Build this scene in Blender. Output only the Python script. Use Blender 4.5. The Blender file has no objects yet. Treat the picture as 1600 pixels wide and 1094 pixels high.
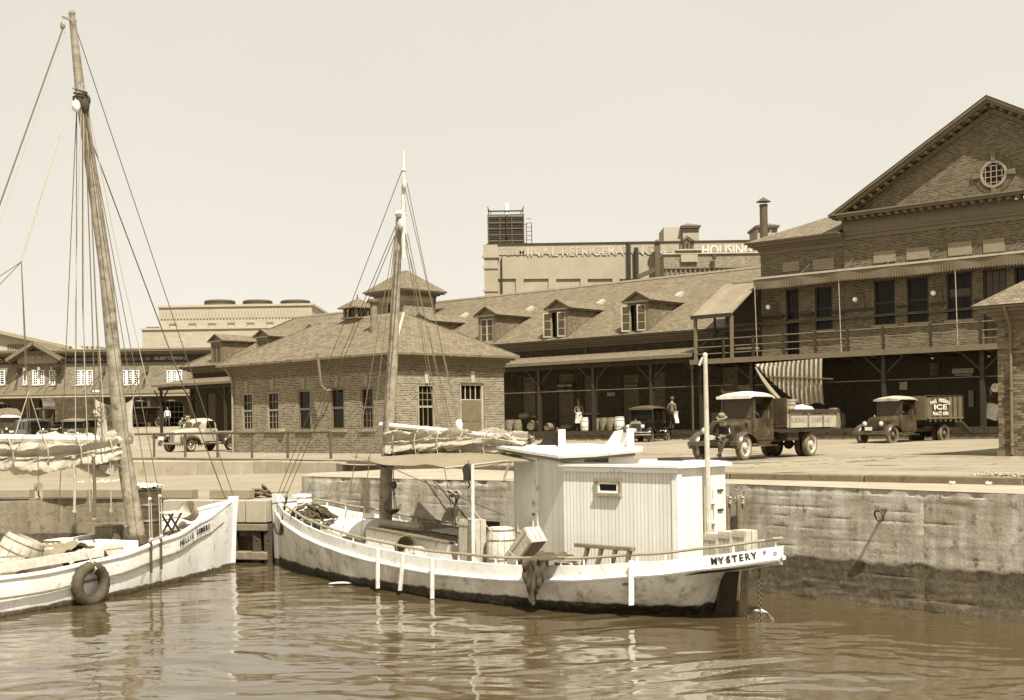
import bpy, math, random
import numpy as np
from mathutils import Matrix, Vector
R = math.radians
SC = bpy.context.scene
COL = SC.collection
random.seed(7); np.random.seed(7)
# ---------------------------------------------------------------- camera
F = 2000.; CX = 800.; CY = 664.; ROLL = .0155; EYE = 1.12; WATER = -2.23
cam_data = bpy.data.cameras.new('camera'); cam = bpy.data.objects.new('camera', cam_data); COL.objects.link(cam)
cam_data.sensor_fit = 'HORIZONTAL'; cam_data.sensor_width = 36.; cam_data.lens = 36. * F / 1600.
cam_data.shift_x = 0.; cam_data.shift_y = (CY - 547.) / 1600.
cam_data.clip_start = .1; cam_data.clip_end = 4000.
ca, sa = math.cos(ROLL), math.sin(ROLL)
cam.matrix_world = Matrix(((ca, sa, 0, 0), (0, 0, -1, 0), (-sa, ca, 0, EYE), (0, 0, 0, 1)))
SC.camera = cam
SC.render.resolution_x = 1024; SC.render.resolution_y = 700
# ---------------------------------------------------------------- light
SUN_AZ, SUN_EL = 20., 56.      # azimuth measured from towards the camera (-Y) to the right (+X)
Ldir = Vector((math.sin(R(SUN_AZ)) * math.cos(R(SUN_EL)), -math.cos(R(SUN_AZ)) * math.cos(R(SUN_EL)), math.sin(R(SUN_EL))))
sun_d = bpy.data.lights.new('sun', 'SUN'); sun_d.energy = 5.0; sun_d.angle = R(.5); sun_d.color = (1., .97, .91)
sun_o = bpy.data.objects.new('sun', sun_d); COL.objects.link(sun_o)
sun_o.rotation_euler = (-Ldir).to_track_quat('-Z', 'Y').to_euler()
world = bpy.data.worlds.new('World'); SC.world = world; world.use_nodes = True
wn = world.node_tree.nodes; wl = world.node_tree.links; wn.clear()
wo = wn.new('ShaderNodeOutputWorld'); bg = wn.new('ShaderNodeBackground'); sky = wn.new('ShaderNodeTexSky')
sky.sky_type = 'NISHITA'; sky.sun_disc = False; sky.sun_elevation = R(SUN_EL)
sky.sun_rotation = math.atan2(Ldir.x, Ldir.y)
bw = wn.new('ShaderNodeRGBToBW'); wl.new(sky.outputs[0], bw.inputs[0])
ma = wn.new('ShaderNodeMath'); ma.operation = 'MULTIPLY_ADD'; wl.new(bw.outputs[0], ma.inputs[0]); ma.inputs[1].default_value = .33; ma.inputs[2].default_value = 6.1
mx = wn.new('ShaderNodeVectorMath'); mx.operation = 'SCALE'; mx.inputs[0].default_value = (1.0, .943, .825); wl.new(ma.outputs[0], mx.inputs['Scale'])
wt = wn.new('ShaderNodeTexCoord'); wz = wn.new('ShaderNodeTexNoise'); wz.inputs['Scale'].default_value = 1.6; wz.inputs['Detail'].default_value = 5.; wl.new(wt.outputs['Generated'], wz.inputs['Vector'])
wr_ = wn.new('ShaderNodeMapRange'); wr_.inputs['From Min'].default_value = .3; wr_.inputs['From Max'].default_value = .7; wr_.inputs['To Min'].default_value = .965; wr_.inputs['To Max'].default_value = 1.03; wl.new(wz.outputs['Fac'], wr_.inputs['Value'])
mx2 = wn.new('ShaderNodeVectorMath'); mx2.operation = 'SCALE'; wl.new(mx.outputs[0], mx2.inputs[0]); wl.new(wr_.outputs[0], mx2.inputs['Scale'])
wl.new(mx2.outputs[0], bg.inputs[0]); bg.inputs[1].default_value = .0665; wl.new(bg.outputs[0], wo.inputs[0])
SC.view_settings.view_transform = 'Standard'; SC.view_settings.look = 'None'; SC.view_settings.exposure = .8; SC.view_settings.gamma = 1.
SC.view_settings.use_curve_mapping = False
SC.render.engine = 'CYCLES'

# ---------------------------------------------------------------- pixel -> world (positions measured on the photograph)
def st(x, y):
    dx = x - CX; dy = y - CY
    return dx * ca - dy * sa, dy * ca + dx * sa
def G(x, y, z=0.):
    s, t = st(x, y); D = (EYE - z) * F / t
    return Vector((s * D / F, D, z))
def AT(x, y, D):
    s, t = st(x, y)
    return Vector((s * D / F, D, EYE - t * D / F))
class Frame:
    """local frame: x along e, y away from the camera, z up"""
    def __init__(s, o, e, z0=0.):
        n = math.hypot(*e); s.o = o; s.e = (e[0] / n, e[1] / n); s.w = (-s.e[1], s.e[0]); s.z0 = z0
        if s.w[1] < 0: s.w = (-s.w[0], -s.w[1])
        s.rot = math.atan2(s.e[1], s.e[0])
        s.M = Matrix.Translation((o[0], o[1], z0)) @ Matrix.Rotation(s.rot, 4, 'Z')
    def px(s, x, y, v=0.):
        sx, t = st(x, y); a = sx / F
        ox = s.o[0] + v * s.w[0]; oy = s.o[1] + v * s.w[1]
        u = (a * oy - ox) / (s.e[0] - a * s.e[1]); D = oy + u * s.e[1]
        return u, EYE - t * D / F - s.z0

# ---------------------------------------------------------------- materials
_T = [(0., (1.28, .86, .34)), (.05, (1.26, .88, .40)), (.12, (1.2, .93, .52)), (.3, (1.12, .97, .68)), (.6, (1.06, .99, .84)), (.9, (1.01, 1., .93)), (1.5, (1, 1, 1))]
def tone(v):
    if v < .62: v *= .86
    for (a, ca_), (b, cb_) in zip(_T, _T[1:]):
        if v <= b:
            k = (v - a) / (b - a); return tuple(v * (p + (q - p) * k) for p, q in zip(ca_, cb_)) + (1.,)
    return (v, v, v, 1.)
MATS = {}
def mat(name, v, rough=.8, lo=.8, hi=1.2, scale=3., detail=8., bump=.15, bscale=None, pattern=None, pw=.2, ph=.08, pm=.01, mortar=None, metal=0., streak=0., spots=0., spot_v=.05, spot_scale=2., coat=0., rowtone=None, tide=None, pbump=.4, c2=None, grain=.3):
    if name in MATS: return MATS[name]
    m = bpy.data.materials.new(name); m.use_nodes = True; N = m.node_tree.nodes; L = m.node_tree.links
    b = N['Principled BSDF']; b.inputs['Roughness'].default_value = rough; b.inputs['Metallic'].default_value = metal
    if coat: b.inputs['Coat Weight'].default_value = coat; b.inputs['Coat Roughness'].default_value = .15
    def mixc(fac, c1, c2, op='MIX'):
        n = N.new('ShaderNodeMix'); n.data_type = 'RGBA'; n.blend_type = op
        if isinstance(fac, float): n.inputs[0].default_value = fac
        else: L.new(fac, n.inputs[0])
        for i, c in ((6, c1), (7, c2)):
            if isinstance(c, tuple): n.inputs[i].default_value = c
            else: L.new(c, n.inputs[i])
        return n.outputs[2]
    def noise(sc, det=6., rg=.6, vec=None):
        n = N.new('ShaderNodeTexNoise'); n.inputs['Scale'].default_value = sc; n.inputs['Detail'].default_value = det; n.inputs['Roughness'].default_value = rg
        L.new(vec or tc.outputs['Object'], n.inputs['Vector']); return n.outputs['Fac']
    def ramp(src, p0, p1):
        n = N.new('ShaderNodeMapRange'); n.inputs['From Min'].default_value = p0; n.inputs['From Max'].default_value = p1; L.new(src, n.inputs['Value']); return n.outputs[0]
    tc = N.new('ShaderNodeTexCoord')
    f = ramp(noise(scale, detail, .65), .3, .7)
    col = mixc(f, tone(v * lo), tone(v * hi))
    hgt = None
    if pattern in ('brick', 'shingle', 'blocks'):
        br = N.new('ShaderNodeTexBrick'); L.new(tc.outputs['UV'], br.inputs['Vector'])
        br.inputs['Scale'].default_value = 1.; br.inputs['Mortar Size'].default_value = pm; br.inputs['Mortar Smooth'].default_value = .2
        br.inputs['Brick Width'].default_value = pw; br.inputs['Row Height'].default_value = ph; br.inputs['Bias'].default_value = 0.
        br.inputs['Color1'].default_value = tone(v * lo * (.35 if pattern == 'brick' else .7)); br.inputs['Color2'].default_value = tone(v * hi * (1.45 if pattern == 'brick' else 1.2)); br.inputs['Mortar'].default_value = tone(mortar if mortar else v * .4)
        col = mixc(mulf(N, L, ramp(noise(scale * .35, 8.), .35, .7), .5), br.outputs['Color'], mixc(.8, br.outputs['Color'], tone(v * .75))) if pattern != 'brick' else mixc(mulf(N, L, ramp(noise(.6, 9.), .5, .75), .35), br.outputs['Color'], tone(v * .6))
        n2 = noise(1 / pw * 1.3, 2.)
        col = mixc(.5, col, mixc(ramp(n2, .4, .6), tone(v * .8), tone(v * 1.25)), 'MULTIPLY') if False else col
        hgt = br.outputs['Fac']
    if pattern in ('boards', 'boardsh'):
        sx = N.new('ShaderNodeSeparateXYZ'); L.new(tc.outputs['UV'], sx.inputs[0]); o = sx.outputs[0 if pattern == 'boards' else 1]
        d = N.new('ShaderNodeMath'); d.operation = 'DIVIDE'; L.new(o, d.inputs[0]); d.inputs[1].default_value = pw
        fr = N.new('ShaderNodeMath'); fr.operation = 'FRACT'; L.new(d.outputs[0], fr.inputs[0])
        cp = N.new('ShaderNodeMath'); cp.operation = 'COMPARE'; L.new(fr.outputs[0], cp.inputs[0]); cp.inputs[1].default_value = .5; cp.inputs[2].default_value = .5 * pm / pw
        fl = N.new('ShaderNodeMath'); fl.operation = 'FLOOR'; L.new(d.outputs[0], fl.inputs[0])
        wnz = N.new('ShaderNodeTexWhiteNoise'); wnz.noise_dimensions = '1D'; L.new(fl.outputs[0], wnz.inputs['W'])
        col = mixc(mulf(N, L, wnz.outputs[0], .35), col, tone(v * lo * .7))
        col = mixc(cp.outputs[0], col, tone(mortar if mortar else v * .45)); hgt = cp.outputs[0]
    if streak:
        mp = N.new('ShaderNodeMapping'); L.new(tc.outputs['Object'], mp.inputs[0]); mp.inputs['Scale'].default_value = (2.2, 2.2, .25)
        s_ = ramp(noise(1.6, 8., .65, mp.outputs[0]), .42, .72); col = mixc(mulf(N, L, s_, streak), col, tone(v * .35))
        mp = N.new('ShaderNodeMapping'); L.new(tc.outputs['Object'], mp.inputs[0]); mp.inputs['Scale'].default_value = (1.1, 1.1, .3); mp.inputs['Location'].default_value = (9, 3, 1)
        s_ = ramp(noise(1.3, 8., .7, mp.outputs[0]), .52, .75); col = mixc(mulf(N, L, s_, streak * .8), col, tone(min(v * 1.7, .8)))
    if spots:
        s_ = ramp(noise(spot_scale, 10., .7), .6 - .18 * spots, .66); col = mixc(mulf(N, L, s_, .85), col, tone(spot_v))
    if tide:   # (world z, value below, soft)
        gm = N.new('ShaderNodeNewGeometry'); sz = N.new('ShaderNodeSeparateXYZ'); L.new(gm.outputs['Position'], sz.inputs[0])
        ad = N.new('ShaderNodeMath'); ad.operation = 'MULTIPLY_ADD'; L.new(noise(2.5, 6.), ad.inputs[0]); ad.inputs[1].default_value = tide[2] * 3; L.new(sz.outputs[2], ad.inputs[2])
        r_ = N.new('ShaderNodeMapRange'); r_.inputs['From Min'].default_value = tide[0] + tide[2] * 1.2; r_.inputs['From Max'].default_value = tide[0] + tide[2] * 1.8; L.new(ad.outputs[0], r_.inputs['Value'])
        dk = mixc(ramp(noise(6., 8., .7), .35, .75), tone(tide[1] * .55), tone(tide[1] * 1.7))
        if len(tide) > 3:
            lz = N.new('ShaderNodeMapRange'); lz.inputs['From Min'].default_value = tide[3]; lz.inputs['From Max'].default_value = tide[0]; lz.inputs['To Min'].default_value = 1.; lz.inputs['To Max'].default_value = 0.; L.new(sz.outputs[2], lz.inputs['Value']); dk = mixc(mulf(N, L, lz.outputs[0], .75), dk, mixc(ramp(noise(9., 8., .75), .35, .7), tone(tide[1] * 1.), tone(tide[1] * 3.4)))
        col = mixc(r_.outputs[0], dk, col)
    if bump > 0:
        col = mixc(mulf(N, L, ramp(noise(max(scale * 9, 12.), 6., .7), .45, .75), grain), col, tone(v * .45))
        col = mixc(mulf(N, L, ramp(noise(max(scale * 5, 7.), 6., .7), .55, .8), grain * .7), col, tone(min(.85, v * 1.5)))
    L.new(col, b.inputs['Base Color'])
    bp = N.new('ShaderNodeBump'); bp.inputs['Strength'].default_value = min(1., bump * 2); bp.inputs['Distance'].default_value = .02
    L.new(noise(bscale or scale * 6, 8., .7), bp.inputs['Height'])
    last = bp
    if hgt is not None:
        b2 = N.new('ShaderNodeBump'); b2.invert = True; b2.inputs['Strength'].default_value = pbump; b2.inputs['Distance'].default_value = .012
        L.new(hgt, b2.inputs['Height']); L.new(bp.outputs[0], b2.inputs['Normal']); last = b2
    L.new(last.outputs[0], b.inputs['Normal'])
    MATS[name] = m; return m
def mulf(N, L, sock, k):
    n = N.new('ShaderNodeMath'); n.operation = 'MULTIPLY'; L.new(sock, n.inputs[0]); n.inputs[1].default_value = k; return n.outputs[0]

mat('brick', .125, .9, pattern='brick', pw=.22, ph=.074, pm=.013, mortar=.36, scale=.8, bump=.1)
mat('brick_gable', .085, .9, pattern='brick', pw=.22, ph=.074, pm=.013, mortar=.24, scale=.8, bump=.1)
mat('brick_shaded', .035, .9, pattern='brick', pw=.24, ph=.085, pm=.012, mortar=.1, scale=.8, bump=.1)  # darker brick for walls under the canopy and balcony, shade put into the colour
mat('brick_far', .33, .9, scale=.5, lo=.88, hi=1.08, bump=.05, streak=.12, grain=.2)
mat('brick_unit', .13, .9, lo=.5, hi=1.6, scale=5.)
mat('mortar', .3, .95)
mat('slate', .165, .75, pattern='shingle', pw=.24, ph=.17, pm=.012, mortar=.05, scale=.5, lo=.9, hi=1.05, bump=.08)
mat('slate_far', .15, .8, pattern='shingle', pw=.3, ph=.16, pm=.01, mortar=.08, scale=.4, lo=.92, hi=1.05)
mat('shingle_wall', .17, .8, pattern='shingle', pw=.2, ph=.14, pm=.012, mortar=.11, scale=1.)
mat('trim', .15, .6, spots=.2, spot_v=.08, scale=2.)
mat('trim_dark', .028, .6, scale=2.)
mat('trim_light', .4, .6, scale=2.)
mat('stone', .28, .85, scale=4.)
mat('panel_stucco', .27, .9, scale=3., lo=.85, hi=1.1)
mat('ridge_metal', .42, .5, scale=3.)
mat('glass_dark', .008, .12, scale=1., bump=0.).node_tree.nodes['Principled BSDF'].inputs['Specular IOR Level'].default_value = .18
mat('glass_curtain', .06, .15, scale=2., bump=0.).node_tree.nodes['Principled BSDF'].inputs['Specular IOR Level'].default_value = .3
mat('white_paint', .78, grain=.12, rough=.5, lo=.9, hi=1.06, scale=1.5, spots=.12, spot_v=.3, bump=.03)
if 0: mat('white_paint', .78, .5, lo=.9, hi=1.06, scale=1.5, spots=.12, spot_v=.3, bump=.03)
mat('white_boards', .76, .5, grain=.12, lo=.93, hi=1.05, scale=1.2, pattern='boards', pw=.085, pm=.012, mortar=.52, bump=.02, pbump=.8)
mat('hull_white', .78, .55, lo=.92, hi=1.05, scale=1.3, spots=.15, spot_v=.4, spot_scale=4., tide=(WATER + .12, .1, .05), bump=.06, streak=.04)
mat('hull_worn', .66, .6, lo=.7, hi=1.1, scale=1.6, spots=.45, spot_v=.2, spot_scale=3., tide=(WATER + .2, .018, .07), bump=.1, streak=.22)
mat('deck', .3, .8, lo=.75, hi=1.15, pattern='boards', pw=.11, pm=.01, scale=2., mortar=.2)
mat('spar', .27, .6, lo=.5, hi=1.6, scale=5., spots=.3, spot_v=.06, spot_scale=4.)
mat('spar_light', .66, .5, scale=5.)
mat('old_wood', .19, .85, lo=.6, hi=1.3, scale=6.)
mat('crate_wood', .5, .8, lo=.75, hi=1.15, scale=6.)
mat('barrel_wood', .3, .8, lo=.7, hi=1.2, scale=7.)
mat('barrel_light', .62, .75, lo=.8, hi=1.1, scale=7.)
mat('dark_wood', .035, .8, lo=.6, hi=1.6, scale=4.)
mat('concrete', .36, .9, lo=.8, hi=1.12, scale=.7, spots=.1, spot_v=.25, bump=.15, bscale=14., streak=.25)
mat('seawall', .47, .92, lo=.6, hi=1.3, scale=.9, detail=12., spots=.3, spot_v=.12, spot_scale=5., streak=.75, tide=(-1.45, .075, .1, -2.2), bump=.4, bscale=22.)
mat('seawall_dark', .22, .92, lo=.6, hi=1.3, scale=1.2, detail=12., spots=.3, spot_v=.07, spot_scale=5., streak=.6, tide=(-1.6, .06, .05, -2.2), bump=.4, bscale=22.)
mat('pavement', .28, .9, lo=.7, hi=1.12, scale=.35, detail=12., spots=.12, spot_v=.2, spot_scale=.5, bump=.1, bscale=20.)
mat('landing_pavement', .26, .9, lo=.8, hi=1.12, scale=.5, detail=12., spots=.15, spot_v=.2, spot_scale=.8, bump=.1, bscale=20.)
mat('kerb_stone', .17, .9, lo=.6, hi=1.2, scale=2., spots=.3)
mat('iron', .04, .5, scale=6.)
mat('iron_rail', .08, .5, lo=.6, hi=1.4, scale=6.)
mat('rope', .45, .9, lo=.7, hi=1.1, scale=20.)
mat('rope_dark', .12, .9, scale=20.)
mat('canvas', .45, .9, lo=.7, hi=1.15, scale=2.5, bump=.1)
mat('tarp', .22, .85, lo=.8, hi=1.1, scale=1.2)
mat('dark_cloth', .06, .9, lo=.6, hi=1.6, scale=4.)
mat('rubber', .05, .8, lo=.6, hi=1.8, scale=5.)
mat('tyre', .16, .85, lo=.7, hi=1.2, scale=6.)
mat('tyre_dark', .05, .85, scale=6.)
mat('truck_paint', .055, .35, lo=.45, hi=1.6, scale=2., spots=.2, spot_v=.15, coat=.3)
mat('truck_roof', .6, .6, scale=3.)
mat('car_black', .012, .15, scale=3., coat=.6, bump=0.)
mat('car_roof', .08, .5, scale=3.)
mat('pickup_paint', .42, .3, scale=2., coat=.3, lo=.93, hi=1.03)
mat('truck_bed', .42, .8, lo=.75, hi=1.15, scale=3., spots=.25, spot_v=.2)
mat('ice_boards', .11, .75, lo=.75, hi=1.25, scale=3.)
mat('chrome', .6, .18, metal=1., scale=3., bump=0.)
mat('lamp_glass', .7, .1, scale=3., bump=0.)
mat('skin', .28, .6, scale=5.); mat('shirt_white', .65, .9, scale=5.); mat('shirt_mid', .17, .9, lo=.7, hi=1.3, scale=5.); mat('cloth_black', .025, .9, scale=5.)
mat('trouser', .06, .9, scale=5.); mat('shoe', .02, .5, scale=5.); mat('hat_felt', .2, .9, scale=5.); mat('hair', .02, .7, scale=5.)
mat('print_shirt', .15, .9, lo=.1, hi=3., scale=22.)
mat('text_white', .6, .8, lo=.8, scale=4.); mat('text_black', .015, .6); mat('text_faded', .47, .9, lo=.6, hi=1.15, scale=1.4)
mat('text_blue', .14, .8); mat('sign_black', .02, .6); mat('sign_pale', .45, .8)
mat('oil_drum', .055, .5, lo=.4, hi=2., scale=5.)
mat('tank_wood', .1, .8, pattern='boards', pw=.3, pm=.04)
mat('white_block', .42, .9, pattern='blocks', pw=.9, ph=.35, pm=.04, mortar=.37, scale=.12, lo=1.15, hi=.85)
mat('far_wall', .4, .9, scale=.2, lo=.9, hi=1.05)
mat('globe', .85, .3, bump=0.)
mat('shell', .4, .9, scale=10.)
mat('asphalt_stain', .13, .95, scale=3.)

# ---------------------------------------------------------------- mesh builder
class MB:
    def __init__(s): s.v = []; s.f = []
    def add(s, vs, fs, M=None):
        k = len(s.v)
        s.v += [tuple(M @ Vector(p)) if M is not None else tuple(p) for p in vs]
        s.f += [tuple(i + k for i in f) for f in fs]; return s
    def box(s, x0, x1, y0, y1, z0, z1, M=None):
        if x0 > x1: x0, x1 = x1, x0
        if y0 > y1: y0, y1 = y1, y0
        if z0 > z1: z0, z1 = z1, z0
        return s.add([(x0, y0, z0), (x1, y0, z0), (x1, y1, z0), (x0, y1, z0), (x0, y0, z1), (x1, y0, z1), (x1, y1, z1), (x0, y1, z1)],
                     [(0, 3, 2, 1), (4, 5, 6, 7), (0, 1, 5, 4), (1, 2, 6, 5), (2, 3, 7, 6), (3, 0, 4, 7)], M)
    def beam(s, p, q, w, h=None, up=(0, 0, 1)):
        p = Vector(p); q = Vector(q); h = h or w; d = (q - p); Ln = d.length; d.normalize(); u = Vector(up)
        if abs(d.dot(u)) > .98: u = Vector((1, 0, 0))
        a = d.cross(u).normalized(); b = a.cross(d).normalized()
        M = Matrix(((a.x, d.x, b.x, p.x), (a.y, d.y, b.y, p.y), (a.z, d.z, b.z, p.z), (0, 0, 0, 1)))
        return s.box(-w / 2, w / 2, 0, Ln, -h / 2, h / 2, M)
    def tube(s, pts, r, n=8, caps=True):
        pts = [Vector(p) for p in pts]; m = len(pts); rr = r if isinstance(r, (list, tuple)) else [r] * m
        vs = []; fs = []; prev = None
        for i, p in enumerate(pts):
            d = (pts[min(i + 1, m - 1)] - pts[max(i - 1, 0)]).normalized()
            if prev is None:
                u = Vector((0, 0, 1)) if abs(d.z) < .9 else Vector((1, 0, 0)); a = d.cross(u).normalized()
            else:
                a = (prev - d * prev.dot(d)).normalized()
            prev = a; b = d.cross(a)
            for k in range(n):
                t = 2 * math.pi * k / n; vs.append(p + (a * math.cos(t) + b * math.sin(t)) * rr[i])
        for i in range(m - 1):
            for k in range(n):
                k2 = (k + 1) % n; fs.append((i * n + k, i * n + k2, (i + 1) * n + k2, (i + 1) * n + k))
        if caps: fs.append(tuple(range(n))[::-1]); fs.append(tuple((m - 1) * n + k for k in range(n)))
        return s.add(vs, fs)
    def lathe(s, prof, n=16, M=None, caps=True):
        vs = []; fs = []; m = len(prof)
        for r, z in prof:
            for k in range(n):
                t = 2 * math.pi * k / n; vs.append((r * math.cos(t), r * math.sin(t), z))
        for i in range(m - 1):
            for k in range(n):
                k2 = (k + 1) % n; fs.append((i * n + k, i * n + k2, (i + 1) * n + k2, (i + 1) * n + k))
        if caps:
            if prof[0][0] > 1e-4: fs.append(tuple(range(n))[::-1])
            if prof[-1][0] > 1e-4: fs.append(tuple((m - 1) * n + k for k in range(n)))
        return s.add(vs, fs, M)
    def prism(s, poly, d, M=None):
        """poly in local XZ extruded along +Y by d"""
        n = len(poly); vs = [(x, 0, z) for x, z in poly] + [(x, d, z) for x, z in poly]
        ar = sum(poly[i][0] * poly[(i + 1) % n][1] - poly[(i + 1) % n][0] * poly[i][1] for i in range(n))
        fr = tuple(range(n)); bk = tuple(range(2 * n - 1, n - 1, -1)); sd = [(i, i + n, (i + 1) % n + n, (i + 1) % n) for i in range(n)]
        if ar < 0: fr = fr[::-1]; bk = bk[::-1]; sd = [q[::-1] for q in sd]
        return s.add(vs, [fr, bk] + sd, M)
    def plan(s, poly, z0, z1, M=None):
        n = len(poly); vs = [(x, y, z0) for x, y in poly] + [(x, y, z1) for x, y in poly]
        ar = sum(poly[i][0] * poly[(i + 1) % n][1] - poly[(i + 1) % n][0] * poly[i][1] for i in range(n))
        dn = tuple(range(n))[::-1]; up = tuple(range(n, 2 * n)); sd = [(i, (i + 1) % n, (i + 1) % n + n, i + n) for i in range(n)]
        if ar < 0: dn = dn[::-1]; up = up[::-1]; sd = [q[::-1] for q in sd]
        return s.add(vs, [dn, up] + sd, M)
    def loft(s, secs, closed=True, caps=True):
        n = len(secs[0]); vs = [p for q in secs for p in q]; fs = []
        for i in range(len(secs) - 1):
            for k in range(n if closed else n - 1):
                k2 = (k + 1) % n; fs.append((i * n + k, i * n + k2, (i + 1) * n + k2, (i + 1) * n + k))
        if caps: fs.append(tuple(range(n))[::-1]); fs.append(tuple((len(secs) - 1) * n + k for k in range(n)))
        return s.add(vs, fs)
    def grid(s, fn, nu, nv, flip=False):
        vs = [fn(i / nu, j / nv) for i in range(nu + 1) for j in range(nv + 1)]; fs = []
        for i in range(nu):
            for j in range(nv):
                a = i * (nv + 1) + j; q = (a, a + nv + 1, a + nv + 2, a + 1); fs.append(q[::-1] if flip else q)
        return s.add(vs, fs)
    def sheet(s, fn, nu, nv, th=.01):
        """closed cloth-like sheet of thickness th"""
        P = [[Vector(fn(i / nu, j / nv)) for j in range(nv + 1)] for i in range(nu + 1)]
        vs = []; W_ = nv + 1
        for i in range(nu + 1):
            for j in range(nv + 1):
                a = P[min(i + 1, nu)][j] - P[max(i - 1, 0)][j]; b = P[i][min(j + 1, nv)] - P[i][max(j - 1, 0)]
                nn = a.cross(b); nn = nn.normalized() if nn.length > 1e-9 else Vector((0, 0, 1)); vs.append((P[i][j] + nn * th / 2, P[i][j] - nn * th / 2))
        k = len(vs); vv = [q[0] for q in vs] + [q[1] for q in vs]; fs = []
        for i in range(nu):
            for j in range(nv):
                a = i * W_ + j; fs.append((a, a + W_, a + W_ + 1, a + 1)); fs.append((k + a, k + a + 1, k + a + W_ + 1, k + a + W_))
        rim = [i * W_ for i in range(nu)] + [nu * W_ + j for j in range(nv)] + [i * W_ + nv for i in range(nu, 0, -1)] + [j for j in range(nv, 0, -1)]
        for a, b in zip(rim, rim[1:] + rim[:1]): fs.append((b, a, k + a, k + b))
        return s.add(vv, fs)
    def ball(s, c, r, n=12, m=8, sc=(1, 1, 1)):
        M = Matrix.Translation(c) @ Matrix.Diagonal((sc[0], sc[1], sc[2], 1))
        return s.lathe([(max(r * math.sin(math.pi * i / m), 1e-5), -r * math.cos(math.pi * i / m)) for i in range(m + 1)], n, M, caps=False)
    def xf(s, M): s.v = [tuple(M @ Vector(p)) for p in s.v]; return s

WM = {}     # world matrix of every object, by name
def mesh_of(name, mb, mats, smooth=False, mi=None):
    me = bpy.data.meshes.new(name); me.from_pydata(mb.v, [], mb.f)
    n = len(me.loops)
    if n and len(mb.v) < 150000:
        uvl = me.uv_layers.new(name='UVMap'); uv = np.empty((n, 2), dtype=np.float32)
        V = np.array(mb.v, dtype=np.float64); me.update()
        for p in me.polygons:
            nx, ny, nz = p.normal; h = math.hypot(nx, ny)
            if h < .15: T = (1, 0, 0); B = (0, 1, 0)
            else:
                T = (-ny / h, nx / h, 0); B = (-nz * nx / h, -nz * ny / h, h)
                if abs(T[0]) > abs(T[1]):
                    if T[0] < 0: T = (-T[0], -T[1], 0)
                elif T[1] < 0: T = (-T[0], -T[1], 0)
            idx = [me.loops[l].vertex_index for l in p.loop_indices]; q = V[idx]
            uv[p.loop_start:p.loop_start + p.loop_total, 0] = q @ np.array(T); uv[p.loop_start:p.loop_start + p.loop_total, 1] = q @ np.array(B)
        uvl.data.foreach_set('uv', uv.ravel())
    for m_ in (mats if isinstance(mats, (list, tuple)) else [mats]): me.materials.append(MATS[m_])
    if mi: me.polygons.foreach_set('material_index', mi)
    if smooth:
        me.shade_smooth(); me.set_sharp_from_angle(angle=R(smooth if smooth is not True else 40))
    me.update(); return me
def tag(o, label=None, cat=None, group=None, kind=None):
    for k, v in (('label', label), ('category', cat), ('group', group), ('kind', kind)):
        if v: o[k] = v
    return o
def thing(name, label, cat, M=None, group=None, kind=None):
    o = bpy.data.objects.new(name, None); COL.objects.link(o); M = M or Matrix.Identity(4)
    if isinstance(M, (tuple, Vector)): M = Matrix.Translation(M)
    o.matrix_world = M; o.empty_display_size = .2; WM[o.name] = M.copy(); return tag(o, label, cat, group, kind)
def link(name, me, parent=None, M=None, label=None):
    """M: local matrix under the parent (default identity)"""
    o = bpy.data.objects.new(name, me); COL.objects.link(o); P = WM[parent.name] if parent else Matrix.Identity(4)
    Lm = M or Matrix.Identity(4)
    if parent: o.parent = parent
    o.matrix_basis = Lm; WM[o.name] = P @ Lm
    if label: o['label'] = label
    return o
def part(name, mb, mats, parent, smooth=False, world=False, label=None, bevel=0., mi=None, kind=None, M=None):
    if world: mb.xf(WM[parent.name].inverted())
    o = link(name, mesh_of(name, mb, mats, smooth, mi), parent, M, label)
    if bevel:
        b = o.modifiers.new('bevel', 'BEVEL'); b.width = bevel; b.segments = 1; b.limit_method = 'ANGLE'
    if kind: o['kind'] = kind
    return o
def solo(name, mb, mats, label, cat, smooth=False, group=None, kind=None, bevel=0., origin=None):
    if origin is not None: mb.xf(Matrix.Translation(-Vector(origin)))
    o = link(name, mesh_of(name, mb, mats, smooth), None, Matrix.Translation(origin) if origin is not None else None)
    if bevel:
        b = o.modifiers.new('bevel', 'BEVEL'); b.width = bevel; b.segments = 1; b.limit_method = 'ANGLE'
    return tag(o, label, cat, group, kind)
def structure(name, mb, mats, smooth=False): return solo(name, mb, mats, None, None, smooth, kind='structure')
KIDS = {}
def dup(o, M=None, label=None, group=None, parent=None):
    c = o.copy(); COL.objects.link(c); c.parent = parent
    if parent is None:
        c.matrix_world = M; WM[c.name] = M.copy()
        if label: c['label'] = label
        if group: c['group'] = group
    else:
        c.matrix_parent_inverse = o.matrix_parent_inverse; c.matrix_basis = o.matrix_basis; WM[c.name] = WM[parent.name] @ o.matrix_basis
    for ch in [k for k in bpy.data.objects if k.parent == o]: dup(ch, parent=c)
    return c
_tc = {}
def text_mb(s, size, depth=.01, align='CENTER', bold=.0):
    """text lying in local XZ, front towards -Y, centred on the origin"""
    key = (s, size, depth, align, bold)
    if key not in _tc:
        cu = bpy.data.curves.new('t', 'FONT'); cu.body = s; cu.size = size; cu.extrude = depth / 2; cu.align_x = align; cu.align_y = 'CENTER'; cu.offset = bold; cu.resolution_u = 3
        ob = bpy.data.objects.new('t', cu); COL.objects.link(ob); dg = bpy.context.evaluated_depsgraph_get(); me = bpy.data.meshes.new_from_object(ob.evaluated_get(dg))
        vs = [(v.co.x, -v.co.z, v.co.y) for v in me.vertices]; fs = [tuple(p.vertices) for p in me.polygons]
        bpy.data.objects.remove(ob); bpy.data.curves.remove(cu); bpy.data.meshes.remove(me); _tc[key] = (vs, fs)
    return _tc[key]
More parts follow.
